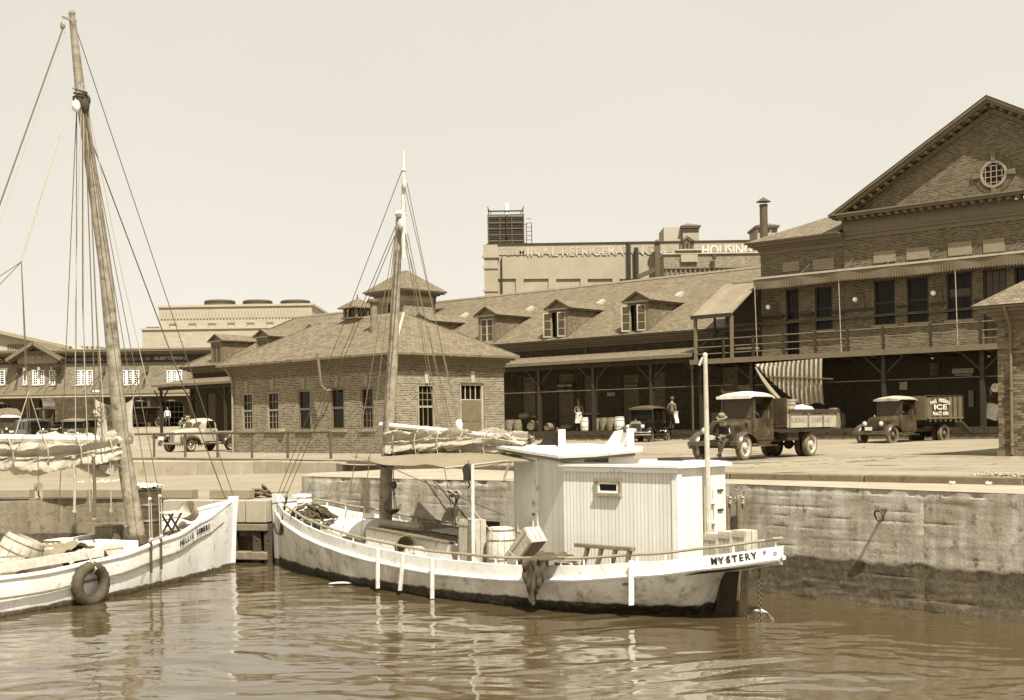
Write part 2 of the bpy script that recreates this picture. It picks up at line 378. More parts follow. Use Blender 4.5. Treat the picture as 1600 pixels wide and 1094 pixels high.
def text(mb, s, size, M, depth=.01, align='CENTER', bold=0., sx=1.):
    vs, fs = text_mb(s, size, depth, align, bold); mb.add([(x * sx, y, z) for x, y, z in vs], fs, M); return mb
def T(x, y, z): return Matrix.Translation((x, y, z))
def RZ(a): return Matrix.Rotation(a, 4, 'Z')
def RX(a): return Matrix.Rotation(a, 4, 'X')
def RY(a): return Matrix.Rotation(a, 4, 'Y')
from mathutils import noise as MN
# ================================================================ SETTING
FW = Frame((3.72, 73.), (2200, -2000))      # fish market facade: x along the platform, y into the building
def sm(a, b, x):
    t = min(1., max(0., (x - a) / (b - a))); return t * t * (3 - 2 * t)
def gz(x, y):
    dx = x - FW.o[0]; dy = y - FW.o[1]; v = dx * FW.w[0] + dy * FW.w[1]; u = dx * FW.e[0] + dy * FW.e[1]
    z = .17 * sm(-17, -2, v) * sm(-46, -38, u)
    return max(z, 1.26 * sm(97, 117, y) * sm(-14, -27, x) + .2 * sm(60, 95, y) * sm(-8, -18, x))
KL = [(60, -24), (40, -7), (21, 11), (9.28, 23.24), (4.67, 27.57), (1.2, 32.6), (-1.85, 37.1), (-4.1, 40.9), (-6.1, 43.9), (-8.2, 46.6), (-14.6, 52.6), (-30, 58), (-80, 64), (-200, 75)]
FAR = [(700, 500), (420, 520), (300, 520), (200, 520), (140, 520), (90, 520), (50, 520), (20, 520), (-20, 520), (-70, 520), (-140, 520), (-230, 520), (-380, 520), (-700, 500)]
def subdiv(P, n):
    out = []
    for a, b in zip(P, P[1:]):
        for i in range(n): out.append(tuple(p + (q - p) * i / n for p, q in zip(a, b)))
    return out + [P[-1]]
k_, f_ = subdiv(KL, 4), subdiv(FAR, 4)
mb = MB(); NR = 46; vs = []; fs = []
for (a, b) in zip(k_, f_):
    for j in range(NR + 1):
        t = (j / NR) ** 2.1; x = a[0] + (b[0] - a[0]) * t; y = a[1] + (b[1] - a[1]) * t; vs.append((x, y, gz(x, y)))
for i in range(len(k_) - 1):
    for j in range(NR):
        a = i * (NR + 1) + j; fs.append((a, a + 1, a + NR + 2, a + NR + 1)[::-1] if False else (a + NR + 1, a + NR + 2, a + 1, a))
mb.add(vs, fs); structure('street', mb, 'pavement', smooth=True)
# kerb (strip of stones along the street edge)
def strip_wall(mb, top, bot):
    n = len(top); mb.add(list(top) + list(bot), [(i, i + n, i + 1 + n, i + 1)[::-1] for i in range(n - 1)])
def offs(P, d):
    out = []
    for i, p in enumerate(P):
        a = Vector(P[max(i - 1, 0)]); b = Vector(P[min(i + 1, len(P) - 1)]); t = (b - a).normalized(); out.append((p[0] + t.y * d, p[1] - t.x * d))
    return out
def ribbon(mb, A, B, za, zb):
    n = len(A); mb.add([(x, y, z) for (x, y), z in zip(A, za)] + [(x, y, z) for (x, y), z in zip(B, zb)], [(i, i + 1, i + 1 + n, i + n) for i in range(n - 1)])
kerb = bpy.data.objects.new('kerb', None); COL.objects.link(kerb); kerb['kind'] = 'structure'; WM['kerb'] = Matrix.Identity(4)
rk = random.Random(3); kp = subdiv(KL[2:9], 2)
for a, b in zip(kp, kp[1:]):
    a = Vector(a); b = Vector(b); d = b - a; n_ = 1
    for q in range(n_):
        p0 = a + d * (q / n_ + .004); p1 = a + d * ((q + 1) / n_ - .004); zt = .02 + rk.uniform(-.006, .006); m_ = MB()
        nn = Vector((d.y, -d.x)).normalized()
        if nn.y < 0: nn = -nn
        zl = -.17 if p0.x > -1 else -.5
        w0, w1 = nn * -.03 + nn * rk.uniform(-.01, .01), nn * .26
        P_ = [p0 + w0, p1 + w0, p1 + w1, p0 + w1]; m_.plan([(p.x, p.y) for p in P_], zl, zt)
        part('kerb_block', m_, 'kerb_stone', kerb, bevel=.02)
QL = [(58, -27), (38, -9.5), (19, 8.6), (8.29, 20.77), (4.36, 25.76), (-.02, 28.6), (-2.19, 30.2), (-5.5, 33.34)]
KQ = [(60, -24), (40, -7), (21, 11), (9.28, 23.24), (4.67, 27.57), (-1.85, 37.1), (-4.1, 40.9), (-6.9, 43.9)]
mb = MB(); ribbon(mb, QL, KQ, [-.13] * 8, [-.12] * 5 + [-.11, -.24, -.42]); structure('quay_ledge', mb, 'concrete')
# landing at the left
FL = [(-5.5, 33.3), (-6.5, 32.3), (-12, 34.3), (-30, 37.5), (-90, 44)]
BL = [(-6.9, 44.0), (-9.3, 45.9), (-16, 48.4), (-34, 50.5), (-95, 56)]
zf = [-.65] * 5; zb = [-.42, -.5, -.62, -.65, -.65]
mb = MB(); ribbon(mb, FL, BL, zf, zb); structure('landing', mb, 'landing_pavement')
mb = MB(); mb.add([(-5.5, 33.34, -.13), (-6.9, 43.9, -.41), (-6.9, 44, -.9), (-5.5, 33.34, -3.2)], [(0, 1, 2, 3)])
def rough_wall(mb, A, B, ztop, zbot, amp=.014, boards=.19, cell=.11, joints=()):
    a = Vector(A); b = Vector(B); L_ = (b - a).length; d = (b - a) / L_; nn = Vector((-d.y, d.x)).normalized()
    if nn.y > 0: nn = -nn
    nu = max(2, int(L_ / cell)); nv = max(2, int((ztop - zbot) / .03))
    def fn(s_, t_):
        l = s_ * L_; z = ztop + (zbot - ztop) * t_
        q = amp * .7 * (MN.fractal(Vector((l * .9, z * 1.6, 3.1)), 1., 2., 5) * 1.4)
        q += .008 * (MN.noise(Vector((l * .35, math.floor((z + 7) / boards) * 3.3, 1))))
        fr = ((z + 7) / boards) % 1
        if fr < .16 and MN.noise(Vector((l * .9, math.floor((z + 7) / boards) * 7.7, 5))) > .05: q -= .008
        q += .007 * MN.fractal(Vector((l * 3.5, z * 7, 4)), .9, 2., 4)
        if z < -1.9: q += .018 * MN.fractal(Vector((l * 5, z * 5, 9)), .8, 2., 4)
        for jx in joints:
            if abs(l - jx) < cell * .5: q -= .03
        if t_ == 0: q = 0.
        if t_ < .04: q -= .07 * max(0, MN.fractal(Vector((l * 4, 0, 2)), .8, 2., 4)) + .01
        e = min(1, 6 * min(s_, 1 - s_)); p = a + d * l + nn * q * e
        return (p.x, p.y, z)
    mb.grid(fn, nu, nv)
for nm, A, B, j_ in (('quay_wall', (8.29, 20.77), (4.36, 25.76), (1.9,)), ('quay_wall', (13.3, 15.05), (8.29, 20.77), (3.,)), ('quay_wall', (4.36, 25.76), (-.02, 28.6), ()), ('quay_wall', (-.02, 28.6), (-2.19, 30.2), ()), ('quay_wall', (-2.19, 30.2), (-5.5, 33.34), ())):
    m2 = MB(); rough_wall(m2, A, B, -.13, -2.7, joints=j_); structure(nm, m2, 'seawall', smooth=30)
m2 = MB(); strip_wall(m2, [(x, y, -.13) for x, y in [(58, -27), (38, -9.5), (19, 8.6), (13.3, 15.05)]], [(x, y, -3) for x, y in [(58, -27), (38, -9.5), (19, 8.6), (13.3, 15.05)]]); structure('quay_wall', m2, 'seawall')
structure('landing_side_wall', mb, 'concrete')
mb = MB()
for A, B in zip(FL[1:], FL[2:]): rough_wall(mb, (A[0], A[1]), (B[0], B[1]), -.66, -2.7, cell=.3 if A[0] > -20 else 1.5)
structure('landing_wall', mb, 'seawall_dark', smooth=30)
# retaining wall behind the landing, in cast sections
rw = bpy.data.objects.new('retaining_wall', None); COL.objects.link(rw); rw['kind'] = 'structure'; WM['retaining_wall'] = Matrix.Identity(4)
for A, B, n_ in (((-5.7, 42.9), (-6.75, 43.8), 1), ((-6.75, 43.8), (-9.3, 45.9), 2), ((-9.3, 45.9), (-16, 48.4), 3), ((-16, 48.4), (-34, 50.5), 5), ((-34, 50.5), (-95, 56), 8)):
    a = Vector(A); b = Vector(B); d = b - a; nn = Vector((-d.y, d.x)).normalized()
    if nn.y < 0: nn = -nn
    for q in range(n_):
        p0 = a + d * (q / n_) + d.normalized() * .008; p1 = a + d * ((q + 1) / n_) - d.normalized() * .008; m_ = MB(); P_ = [p0, p1, p1 + nn * .5, p0 + nn * .5]
        m_.plan([(p.x, p.y) for p in P_], -1.0, -.03 + rk.uniform(-.015, .01)); part('wall_section', m_, 'concrete', rw, bevel=.02)
mb = MB(); A_ = [(-5.0, 41.2), (-6.5, 44.2), (-9.1, 46.3), (-15.9, 48.8), (-34, 50.9), (-95, 56.4)]; B_ = [(-4.1, 40.9), (-6.1, 43.9), (-8.2, 46.6), (-14.6, 52.6), (-30, 58), (-95, 66)]
ribbon(mb, A_, B_, [-.1] * 6, [-.1] * 6); structure('walkway', mb, 'concrete')
mb = MB(); strip_wall(mb, [(x, y, .0) for x, y in [(-6.1, 43.9), (-8.2, 46.6), (-14.6, 52.6), (-30, 58), (-80, 64)]], [(x, y, -.2) for x, y in [(-6.1, 43.9), (-8.2, 46.6), (-14.6, 52.6), (-30, 58), (-80, 64)]]); structure('street_edge', mb, 'kerb_stone')
# kerb beam on the landing edge, with gaps
le = bpy.data.objects.new('landing_edge', None); COL.objects.link(le); le['kind'] = 'structure'; WM['landing_edge'] = Matrix.Identity(4)
segs = [((-6.62, 32.42), (-7.7, 32.8)), ((-8.2, 33.0), (-9.55, 33.5)), ((-9.85, 33.62), (-11.0, 34.02)), ((-11.3, 34.12), (-12.6, 34.5)), ((-13., 34.6), (-16, 35.1)), ((-16.5, 35.2), (-22, 36.2))]
for a, b in segs:
    m_ = MB().beam((a[0], a[1], -.53), (b[0], b[1], -.53), .32, .24); part('edge_beam', m_, 'landing_pavement', le, bevel=.02)
# timber bulkhead with openings between the two bows
bh = thing('timber_bulkhead', 'dark timber bulkhead with square openings at the waterline between the two bows', 'bulkhead')
nF = Vector((-.35, -.94, 0))
for x0, y0, x1, y1, w, n_ in ((-6.1, 31.95, -8.9, 32.85, .34, 'waler'),):
    part('waler', MB().beam((x0, y0, -2.05), (x1, y1, -2.05), .3, .2), 'old_wood', bh, bevel=.02)
    part('waler', MB().beam((x0, y0, -1.34), (x1, y1, -1.34), .3, .18), 'old_wood', bh, bevel=.02)
    [part('cap_block', MB().beam((x0 + (x1 - x0) * q0, y0 + (y1 - y0) * q0 + .02, -.94), (x0 + (x1 - x0) * q1, y0 + (y1 - y0) * q1 + .02, -.94), .36, .56), 'concrete', bh, bevel=.02) for q0, q1 in ((0, .195), (.2, .5), (.505, 1))]
for k, xx in enumerate((-6.12, -6.42, -7.05, -7.35, -8.1, -8.8)):
    yy = 31.95 + (-6.1 - xx) * .321; part('post', MB().box(xx - .1, xx + .1, yy - .06, yy + .16, -2.7, -1.25), 'dark_wood', bh)
    for zz in (-1.42, -1.95, -1.65): part('bolt', MB().ball((xx, yy - .07, zz), .025, 6, 4), 'iron', bh)
part('backing', MB().add([(-6.0, 32.2, -2.6), (-8.9, 33.12, -2.6), (-8.9, 33.12, -.9), (-6.0, 32.2, -.9)], [(0, 3, 2, 1)]), 'dark_wood', bh)
# shadows under: timber face needs nothing more
# ---- water: displaced ripples near, flat sheet beyond
def ripple(X, Y):
    rs = np.random.RandomState(5); Z = np.zeros_like(X)
    wx = X + .35 * np.sin(.9 * Y + 1) + .22 * np.sin(1.7 * X + .6 * Y); wy = Y + .35 * np.sin(.7 * X + 2) + .2 * np.sin(1.3 * X - 1.1 * Y)
    for _ in range(64):
        lam = .2 * (11. ** rs.rand()); th = rs.normal(1.5, .42); k = 2 * math.pi / lam; ph = rs.rand() * 6.28
        Z += .0022 * lam ** .95 * np.sin(k * (wx * math.cos(th) + wy * math.sin(th)) + ph) * (.6 + .4 * np.sin(.31 * wx * (1 + rs.rand()) + .4 * wy + ph * 3))
    return Z
gx = np.linspace(-17, 13, 560); gy = 9.5 + (np.linspace(0, 1, 430) ** 1.25) * 25.
X, Y = np.meshgrid(gx, gy, indexing='ij'); calm = .55 + .45 * (np.sin(.23 * X + .5) * np.cos(.31 * Y + X * .1)); edge = np.minimum(1, np.minimum(np.minimum(X + 17, 13 - X), np.minimum(Y - 9.5, 34.5 - Y)) / 1.0)
Z = WATER + ripple(X, Y) * edge * (.55 + .6 * calm)
nx_, ny_ = X.shape; V_ = np.stack([X, Y, Z], -1).reshape(-1, 3); ii = np.arange(nx_ * ny_).reshape(nx_, ny_)
Fq = np.stack([ii[:-1, :-1], ii[1:, :-1], ii[1:, 1:], ii[:-1, 1:]], -1).reshape(-1, 4)
me = bpy.data.meshes.new('water'); me.vertices.add(len(V_)); me.vertices.foreach_set('co', V_.ravel()); me.loops.add(Fq.size); me.loops.foreach_set('vertex_index', Fq.ravel().astype(np.int32))
me.polygons.add(len(Fq)); me.polygons.foreach_set('loop_start', np.arange(0, Fq.size, 4, dtype=np.int32)); me.update(calc_edges=True); me.shade_smooth()
wm = bpy.data.materials.new('water'); wm.use_nodes = True; wb = wm.node_tree.nodes['Principled BSDF']; N = wm.node_tree.nodes; L = wm.node_tree.links
wb.inputs['Base Color'].default_value = tone(.07); wb.inputs['Roughness'].default_value = .02; wb.inputs['IOR'].default_value = 1.95
tcn = N.new('ShaderNodeTexCoord'); mp = N.new('ShaderNodeMapping'); mp.inputs['Scale'].default_value = (1.3, 5.5, 1); L.new(tcn.outputs['Object'], mp.inputs[0])
nz = N.new('ShaderNodeTexNoise'); nz.inputs['Scale'].default_value = 1.6; nz.inputs['Detail'].default_value = 5; L.new(mp.outputs[0], nz.inputs[0])
bp = N.new('ShaderNodeBump'); bp.inputs['Strength'].default_value = .12; bp.inputs['Distance'].default_value = .02; L.new(nz.outputs['Fac'], bp.inputs['Height']); L.new(bp.outputs[0], wb.inputs['Normal'])
me.materials.append(wm); MATS['water'] = wm
wo_ = link('water', me); wo_['kind'] = 'structure'
mb = MB(); mb.add([(-300, -250, WATER), (-17, -250, WATER), (-17, 9.5, WATER), (-17, 34.5, WATER), (-17, 60, WATER), (-300, 60, WATER), (13, -250, WATER), (13, 9.5, WATER), (60, 9.5, WATER), (60, -250, WATER), (13, 34.5, WATER), (13, 16, WATER)],
                  [(0, 1, 2, 3, 4, 5), (1, 6, 7, 2), (6, 9, 8, 7)])
structure('harbour_water', mb, 'water')

# ================================================================ building helpers
def wall(mb, u0, u1, z0, z1, ops, v=0., dep=.22, M=None):
    us = sorted({u0, u1, *[min(max(o[0], u0), u1) for o in ops], *[min(max(o[1], u0), u1) for o in ops]}); zs = sorted({z0, z1, *[o[2] for o in ops], *[o[3] for o in ops]})
    zs = [z for z in zs if z0 <= z <= z1]
    for a, b in zip(us, us[1:]):
        for c, d in zip(zs, zs[1:]):
            um, zm = (a + b) / 2, (c + d) / 2
            if any(o[0] < um < o[1] and o[2] < zm < o[3] for o in ops): continue
            mb.add([(a, v, c), (b, v, c), (b, v, d), (a, v, d)], [(0, 1, 2, 3)], M)
    for a, b, c, d in ops:
        w = v + dep
        mb.add([(a, v, c), (a, w, c), (a, w, d), (a, v, d)], [(0, 1, 2, 3)], M); mb.add([(b, v, c), (b, w, c), (b, w, d), (b, v, d)], [(3, 2, 1, 0)], M)
        mb.add([(a, v, d), (b, v, d), (b, w, d), (a, w, d)], [(3, 2, 1, 0)], M); mb.add([(a, v, c), (b, v, c), (b, w, c), (a, w, c)], [(0, 1, 2, 3)], M)
I4 = Matrix.Identity(4)
def window(root, u0, u1, z0, z1, v=0., M=I4, rec=.1, fw=.08, cols=3, rows=(2, 2), fm='trim', gm='glass_dark', sill='stone', key=None, split=.5, door=False, name=None, label=None, mun=.03):
    m = MB(); y0, y1 = v + rec - .06, v + rec + .05
    m.box(u0, u0 + fw, y0, y1, z0, z1, M); m.box(u1 - fw, u1, y0, y1, z0, z1, M); m.box(u0 + fw, u1 - fw, y0, y1, z1 - fw, z1, M); m.box(u0 + fw, u1 - fw, y0, y1, z0, z0 + fw * .8, M)
    zm = z0 + (z1 - z0) * split; w = part(name or ('door' if door else 'window'), m, fm, root, label=label)
    a0, a1 = u0 + fw, u1 - fw
    for k, (c, d) in enumerate(((z0 + fw * .8, zm), (zm, z1 - fw))):
        yy = v + rec + (.02 if k else 0.)
        if rows[k] is None:   # solid door leaf with panels
            p = MB().box(a0, a1, yy, yy + .05, c, d, M); h = (d - c)
            for q in range(2):
                for r_ in range(2):
                    ww = (a1 - a0) / 2; p.box(a0 + q * ww + .07, a0 + (q + 1) * ww - .07, yy - .015, yy, c + .1 + r_ * h * .5, c + h * (.42 + .5 * r_), M)
            part('door_leaf', p, gm if gm.startswith('trim') or 'wood' in gm else 'trim', w); continue
        p = MB().box(a0, a1, yy + .01, yy + .03, c, d, M); part('pane', p, gm if not gm.startswith('trim') else 'glass_dark', w)
        s_ = MB(); s_.box(a0, a1, yy - .03, yy + .03, d - .045, d, M) if not k else s_.box(a0, a1, yy - .03, yy + .03, c, c + .045, M)
        if cols:
            for q in range(1, cols): x = a0 + (a1 - a0) * q / cols; s_.box(x - mun / 2, x + mun / 2, yy - .01, yy + .012, c, d, M)
            for q in range(1, rows[k]): z = c + (d - c) * q / rows[k]; s_.box(a0, a1, yy - .008, yy + .01, z - mun / 2, z + mun / 2, M)
        part('sash', s_, fm, w)
    if sill: part('sill', MB().box(u0 - .12, u1 + .12, v - .07, v + .12, z0 - .12, z0 - .005, M), sill, w)
    if key: part('keystone', MB().add([(-.08, -.05, 0), (.08, -.05, 0), (.13, -.05, .5), (-.13, -.05, .5), (-.08, .03, 0), (.08, .03, 0), (.13, .03, .5), (-.13, .03, .5)], [(0, 1, 2, 3), (1, 5, 6, 2), (4, 0, 3, 7), (3, 2, 6, 7), (0, 4, 5, 1)], M @ T((u0 + u1) / 2, v, z1 + .03)), key, w)
    return w
def cornice(mb, u0, u1, z, v, M=I4, steps=((.0, .06, .12), (.12, .2, .12), (.24, .34, .1), (.34, .46, .12))):
    """stepped moulding: (z offset, projection, height) rising from z"""
    for dz, pr, h in steps: mb.box(u0 - pr, u1 + pr, v - pr, v + .05, z + dz, z + dz + h, M)
def hip_roof(mb, u0, u1, v0, v1, z, zr, M=I4, over=.45, inset=None, th=.1):
    a, b, c, d = u0 - over, u1 + over, v0 - over, v1 + over; i = inset if inset is not None else (d - c) / 2
    r0, r1, vm = a + i, b - i, (c + d) / 2
    if r0 > r1: r0 = r1 = (a + b) / 2
    P = [(a, c, z), (b, c, z), (b, d, z), (a, d, z), (r0, vm, zr), (r1, vm, zr)]
    mb.add(P, [(0, 1, 5, 4), (1, 2, 5), (2, 3, 4, 5), (3, 0, 4)], M); lo = [(x, y, zz - th) for x, y, zz in P[:4]]
    mb.add(P[:4] + lo, [(0, 4, 5, 1), (1, 5, 6, 2), (2, 6, 7, 3), (3, 7, 4, 0), (4, 7, 6, 5)], M)
    return P
def gable_dormer(root, u, zb=6.3, v=3.1, w=1.5, h=1.75, open_left=True, slope=.547, M=I4, lit=True):
    """dormer with a pedimented front at v, roof running back into the slope"""
    zt = zb + h; pk = zt + .52; vb = v + (zt - zb) / slope; vr = v + (pk - zb + .1) / slope
    b = MB(); hw = w / 2
    b.add([(u - hw, v, zb - .1), (u - hw, v, zt), (u - hw, vb, zt)], [(0, 1, 2)], M); b.add([(u + hw, v, zb - .1), (u + hw, v, zt), (u + hw, vb, zt)], [(2, 1, 0)], M)
    d = part('dormer', b, 'shingle_wall', root)
    f = MB(); f.box(u - hw, u - hw + .2, v - .06, v + .05, zb - .05, zt, M); f.box(u + hw - .2, u + hw, v - .06, v + .05, zb - .05, zt, M)
    f.box(u - hw + .2, u + hw - .2, v - .04, v + .05, zt - .12, zt, M); f.box(u - hw - .06, u + hw + .06, v - .12, v + .05, zb - .14, zb - .05, M); f.box(u - hw + .2, u + hw - .2, v - .04, v + .05, zb - .05, zb + .12, M)
    f.box(u - hw - .15, u + hw + .15, v - .2, v + .02, zt, zt + .12, M)
    f.add([(u - hw - .12, v - .04, zt + .1), (u + hw + .12, v - .04, zt + .1), (u, v - .04, pk)], [(0, 1, 2)], M)
    for sg in (-1, 1): f.beam(tuple(M @ Vector((u + sg * (hw + .28), v - .1, zt + .07))), tuple(M @ Vector((u, v - .1, pk + .1))), .2, .12)
    part('dormer_trim', f, 'trim', d)
    for sg in (-1, 1):
        e = MB().box(u + sg * hw, u + sg * (hw + .2), v - .18, vb + .1, zt, zt + .14, M); part('eave_trim', e, 'trim', d)
    r = MB(); r.add([(u - hw - .3, v - .25, zt + .1), (u, v - .25, pk + .14), (u, vr, pk + .14), (u - hw - .3, vb, zt + .1)], [(0, 1, 2, 3)[::-1]], M)
    r.add([(u + hw + .3, v - .25, zt + .1), (u, v - .25, pk + .14), (u, vr, pk + .14), (u + hw + .3, vb, zt + .1)], [(0, 1, 2, 3)], M); part('dormer_roof', r, 'slate', d)
    fl = MB().box(u - hw + .2, u + hw - .2, v + .12, v + .15, zb + .12, zt - .12, M); part('pane', fl, 'glass_dark', d)
    part('flashing', MB().beam((u - .02, vr - .5, pk + .0), (u + .02, vr + .1, pk + .3), .3, .3).xf(M), 'ridge_metal', d)
    def leaf(hx, ang, sg):
        q = MB(); ww = (w - .4) / 2; hh = zt - .12 - zb - .12
        for x0, x1, z0, z1 in ((0, .07, 0, hh), (ww - .07, ww, 0, hh), (.07, ww - .07, 0, .08), (.07, ww - .07, hh - .07, hh), (.07, ww - .07, hh * .33, hh * .33 + .03), (.07, ww - .07, hh * .66, hh * .66 + .03)): q.box(x0 * sg, x1 * sg, -.02, .02, z0, z1)
        q.xf(M @ T(hx, v - .02, zb + .12) @ RZ(ang)); part('casement', q, 'trim_light' if lit else 'trim', d)
        q = MB().box(.07 * sg, (ww - .07) * sg, -.004, .004, .08, hh - .07).xf(M @ T(hx, v - .02, zb + .12) @ RZ(ang)); part('pane', q, 'glass_curtain', d)
    leaf(u - hw + .2, R(-125) * -1 + R(90) if False else (R(-150) if open_left else 0.), 1); leaf(u + hw - .2, R(20) if open_left else 0., -1)
    return d
def downspout(root, pts, r=.05, m='iron_rail'): return part('downspout', MB().tube(pts, r, 8), m, root, smooth=True)
# ================================================================ LONG FISH MARKET WAREHOUSE (left of the gable building)
wh = thing('market_warehouse', 'long brick fish market warehouse with dormers and a covered loading platform', 'building', FW.M)
UL, UR = -43.5, 10.3
part('wall', MB().box(UL + .3, UR, 3.6, 3.95, .0, 5.75), 'brick_gable', wh)
def fpx(x0, x1, y0, y1, v):      # pixel box -> u0,u1,z0,z1
    a = FW.px(x0, (y0 + y1) / 2, v)[0]; b = FW.px(x1, (y0 + y1) / 2, v)[0]; xm = (x0 + x1) / 2
    return a, b, FW.px(xm, y1, v)[1], FW.px(xm, y0, v)[1]
w2 = MB()
ops = []
for x0, x1, y0, y1, dr in ((816, 836, 590, 650, 0), (872, 896, 585, 671, 1), (912, 934, 588, 645, 0), (973, 998, 586, 671, 1), (1018, 1039, 582, 671, 1), (1128, 1153, 574, 640, 0)):
    a, b, c, d = fpx(x0, x1, y0, y1, 3.5); ops.append((a, b, .72 if dr else max(c, 1.6), min(d, 4.5), dr))
for k in range(9): u = -41.5 + k * 3.3; ops.append((u, u + 1.15, .72 if k % 2 else 1.7, 4., k % 2))
wall(w2, UL, UR, .7, 5.9, [o[:4] for o in ops], v=3.5, dep=.25); w2.box(UL, UL + .3, 3.5, 12, 0, 6); part('wall', w2, 'brick_shaded', wh, label='brick front wall under the canopy')
for a, b, c, d, dr in ops: window(wh, a, b, c, d, v=3.5, rec=.14, fw=.1, cols=3 if not dr else 2, rows=(2, 2) if not dr else (2, 1), fm='trim', door=bool(dr), split=.5 if not dr else .72, sill=None if dr else 'stone')
c_ = MB()
for dz, pr, h in ((5.72, .08, .14), (5.86, .3, .12), (5.98, .55, .12), (6.1, .68, .08)): c_.box(UL - pr, UR, 3.5 - pr, 3.56, dz, dz + h); c_.box(UL - pr, UL + .05, 3.5, 12, dz, dz + h)
part('cornice', c_, 'trim', wh); part('gutter', MB().box(UL - .75, UR, 2.68, 2.82, 6.12, 6.24), 'trim_dark', wh)
r_ = MB(); ev, rv, ez, rz_ = 2.72, 10.2, 6.2, 10.3
r_.add([(UL - .8, ev, ez), (UR + 14, ev, ez), (UR + 14, rv, rz_), (-45.2 + 7, rv, rz_), (UL - .8, 17.6, ez), (UR + 14, 17.6, ez), (UR, ev, ez)], [(0, 6, 1, 2, 3), (3, 2, 5, 4), (4, 0, 3)])
part('roof', r_, 'slate_far', wh)
part('ridge_cap', MB().beam((-38.2, rv, rz_ + .02), (UR + 3, rv, rz_ + .02), .3, .12), 'ridge_metal', wh)
part('hip_cap', MB().beam((UL - .8, ev, ez + .04), (-38.2, rv, rz_ + .04), .2, .08), 'slate', wh)
for k, u in enumerate((-39.43, -33.4, -27.5, -15.9, -9.85, -3.85, 2.15)):
    gable_dormer(wh, u, open_left=k >= 5, lit=k >= 2)
# canopy
cn = MB(); cn.add([(UL - .4, -.05, 4.75), (7.9, -.05, 4.75), (7.9, 3.5, 5.35), (UL - .4, 3.5, 5.35), (UL - .4, -.05, 4.6), (7.9, -.05, 4.6), (7.9, 3.5, 5.2), (UL - .4, 3.5, 5.2)], [(0, 1, 2, 3), (0, 4, 5, 1), (1, 5, 6, 2), (4, 7, 6, 5), (3, 7, 4, 0)])
canopy = part('canopy', cn, 'slate', wh); part('fascia', MB().box(UL - .4, 7.9, -.12, -.051, 4.56, 4.74), 'trim', canopy); part('beam', MB().box(UL, 7.9, .25, .45, 4.3, 4.56), 'dark_wood', canopy)
for u in (-43.2, -39, -34.5, -30, -25.5, -21.2, -16.8, -12.1, -7.6, -3.12, .97, 5.0, 8.23):
    p = part('post', MB().box(u - .09, u + .09, .26, .44, .7, 4.3), 'trim_dark', wh)
    for sg in (-1, 1): part('brace', MB().beam((u, .35, 3.35), (u + sg * 1.0, .35, 4.32), .08, .08), 'trim_dark', p)
for k in range(36):
    u = -41 + k * 1.4; part('rafter', MB().beam((u, .0, 4.56), (u, 3.48, 5.15), .06, .12), 'dark_wood', canopy)
# platform and its granite / plank edge
plat = MB().box(UL - .6, 40, .0, 3.6, -.6, .705); part('platform', plat, 'old_wood', wh)
for k in range(int((40 - UL) / 4.2)):
    u = UL + k * 4.2; e = part('edge_plank', MB().box(u + .01, u + 4.19, -.1, -.003, .42, .715), 'dark_wood', wh)
    if u > -14: [part('bolt', MB().ball((u + .5 + q, -.12, .56), .05, 6, 4), 'iron', e) for q in range(4)]
part('foundation', MB().box(UL, 40, -.05, -.01, -.1, .4), 'brick_gable', wh)
for u in (-.1,): part('vent_pipe', MB().tube([(-2.0, 3.45, 5.9), (-2.0, 3.3, 5.35)], .05), 'trim', wh)
part('conduit', MB().box(-9, 10.2, .33, .37, 3.0, 3.04), 'trim', wh)
downspout(wh, [(7.6, 3.0, 6.1), (7.6, .2, 4.55), (7.75, .2, 4.2), (7.75, .2, .75)])
for u, v_ in ((-6.1, 1.5), (4.1, 1.6)):
    l_ = MB().tube([(u, v_, 4.9), (u, v_, 4.45)], .015, 5); l_.lathe([(.03, .14), (.05, .1), (.17, 0)], 12, T(u, v_, 4.35)); part('pendant_lamp', l_, 'iron', wh, smooth=True)
# signs under the canopy
def signboard(root, x0, x1, y0, y1, v, lines, bm='sign_black', tm='text_white', sc=1.):
    a, b, c, d = fpx(x0, x1, y0, y1, v); s_ = part('signboard', MB().box(a, b, v - .03, v + .01, c, d), bm, root)
    m_ = MB(); n = len(lines); h = (d - c) / n
    for i, t_ in enumerate(lines):
        text(m_, t_, 1., T((a + b) / 2, v - .036, d - (i + .5) * h) @ Matrix.Diagonal(((b - a) * .9 / max(1, text_w(t_)), 1, h * .9 * sc, 1)), .008)
    part('lettering', m_, tm, s_, kind='stuff'); return s_
def text_w(t_):
    vs, _ = text_mb(t_, 1., .008); return max(v[0] for v in vs) - min(v[0] for v in vs)
signboard(wh, 871, 895, 600, 606, 3.3, ['FRESH FISH']); signboard(wh, 871, 895, 608, 613, 3.3, ['WHOLESALE RETAIL'], 'dark_wood')
signboard(wh, 949, 961, 613, 619, 3.4, ['OYSTERS', 'CRABS'], 'sign_pale', 'text_black')
signboard(wh, 975, 997, 601, 605, 3.42, ['SEA FOOD'], 'dark_wood')

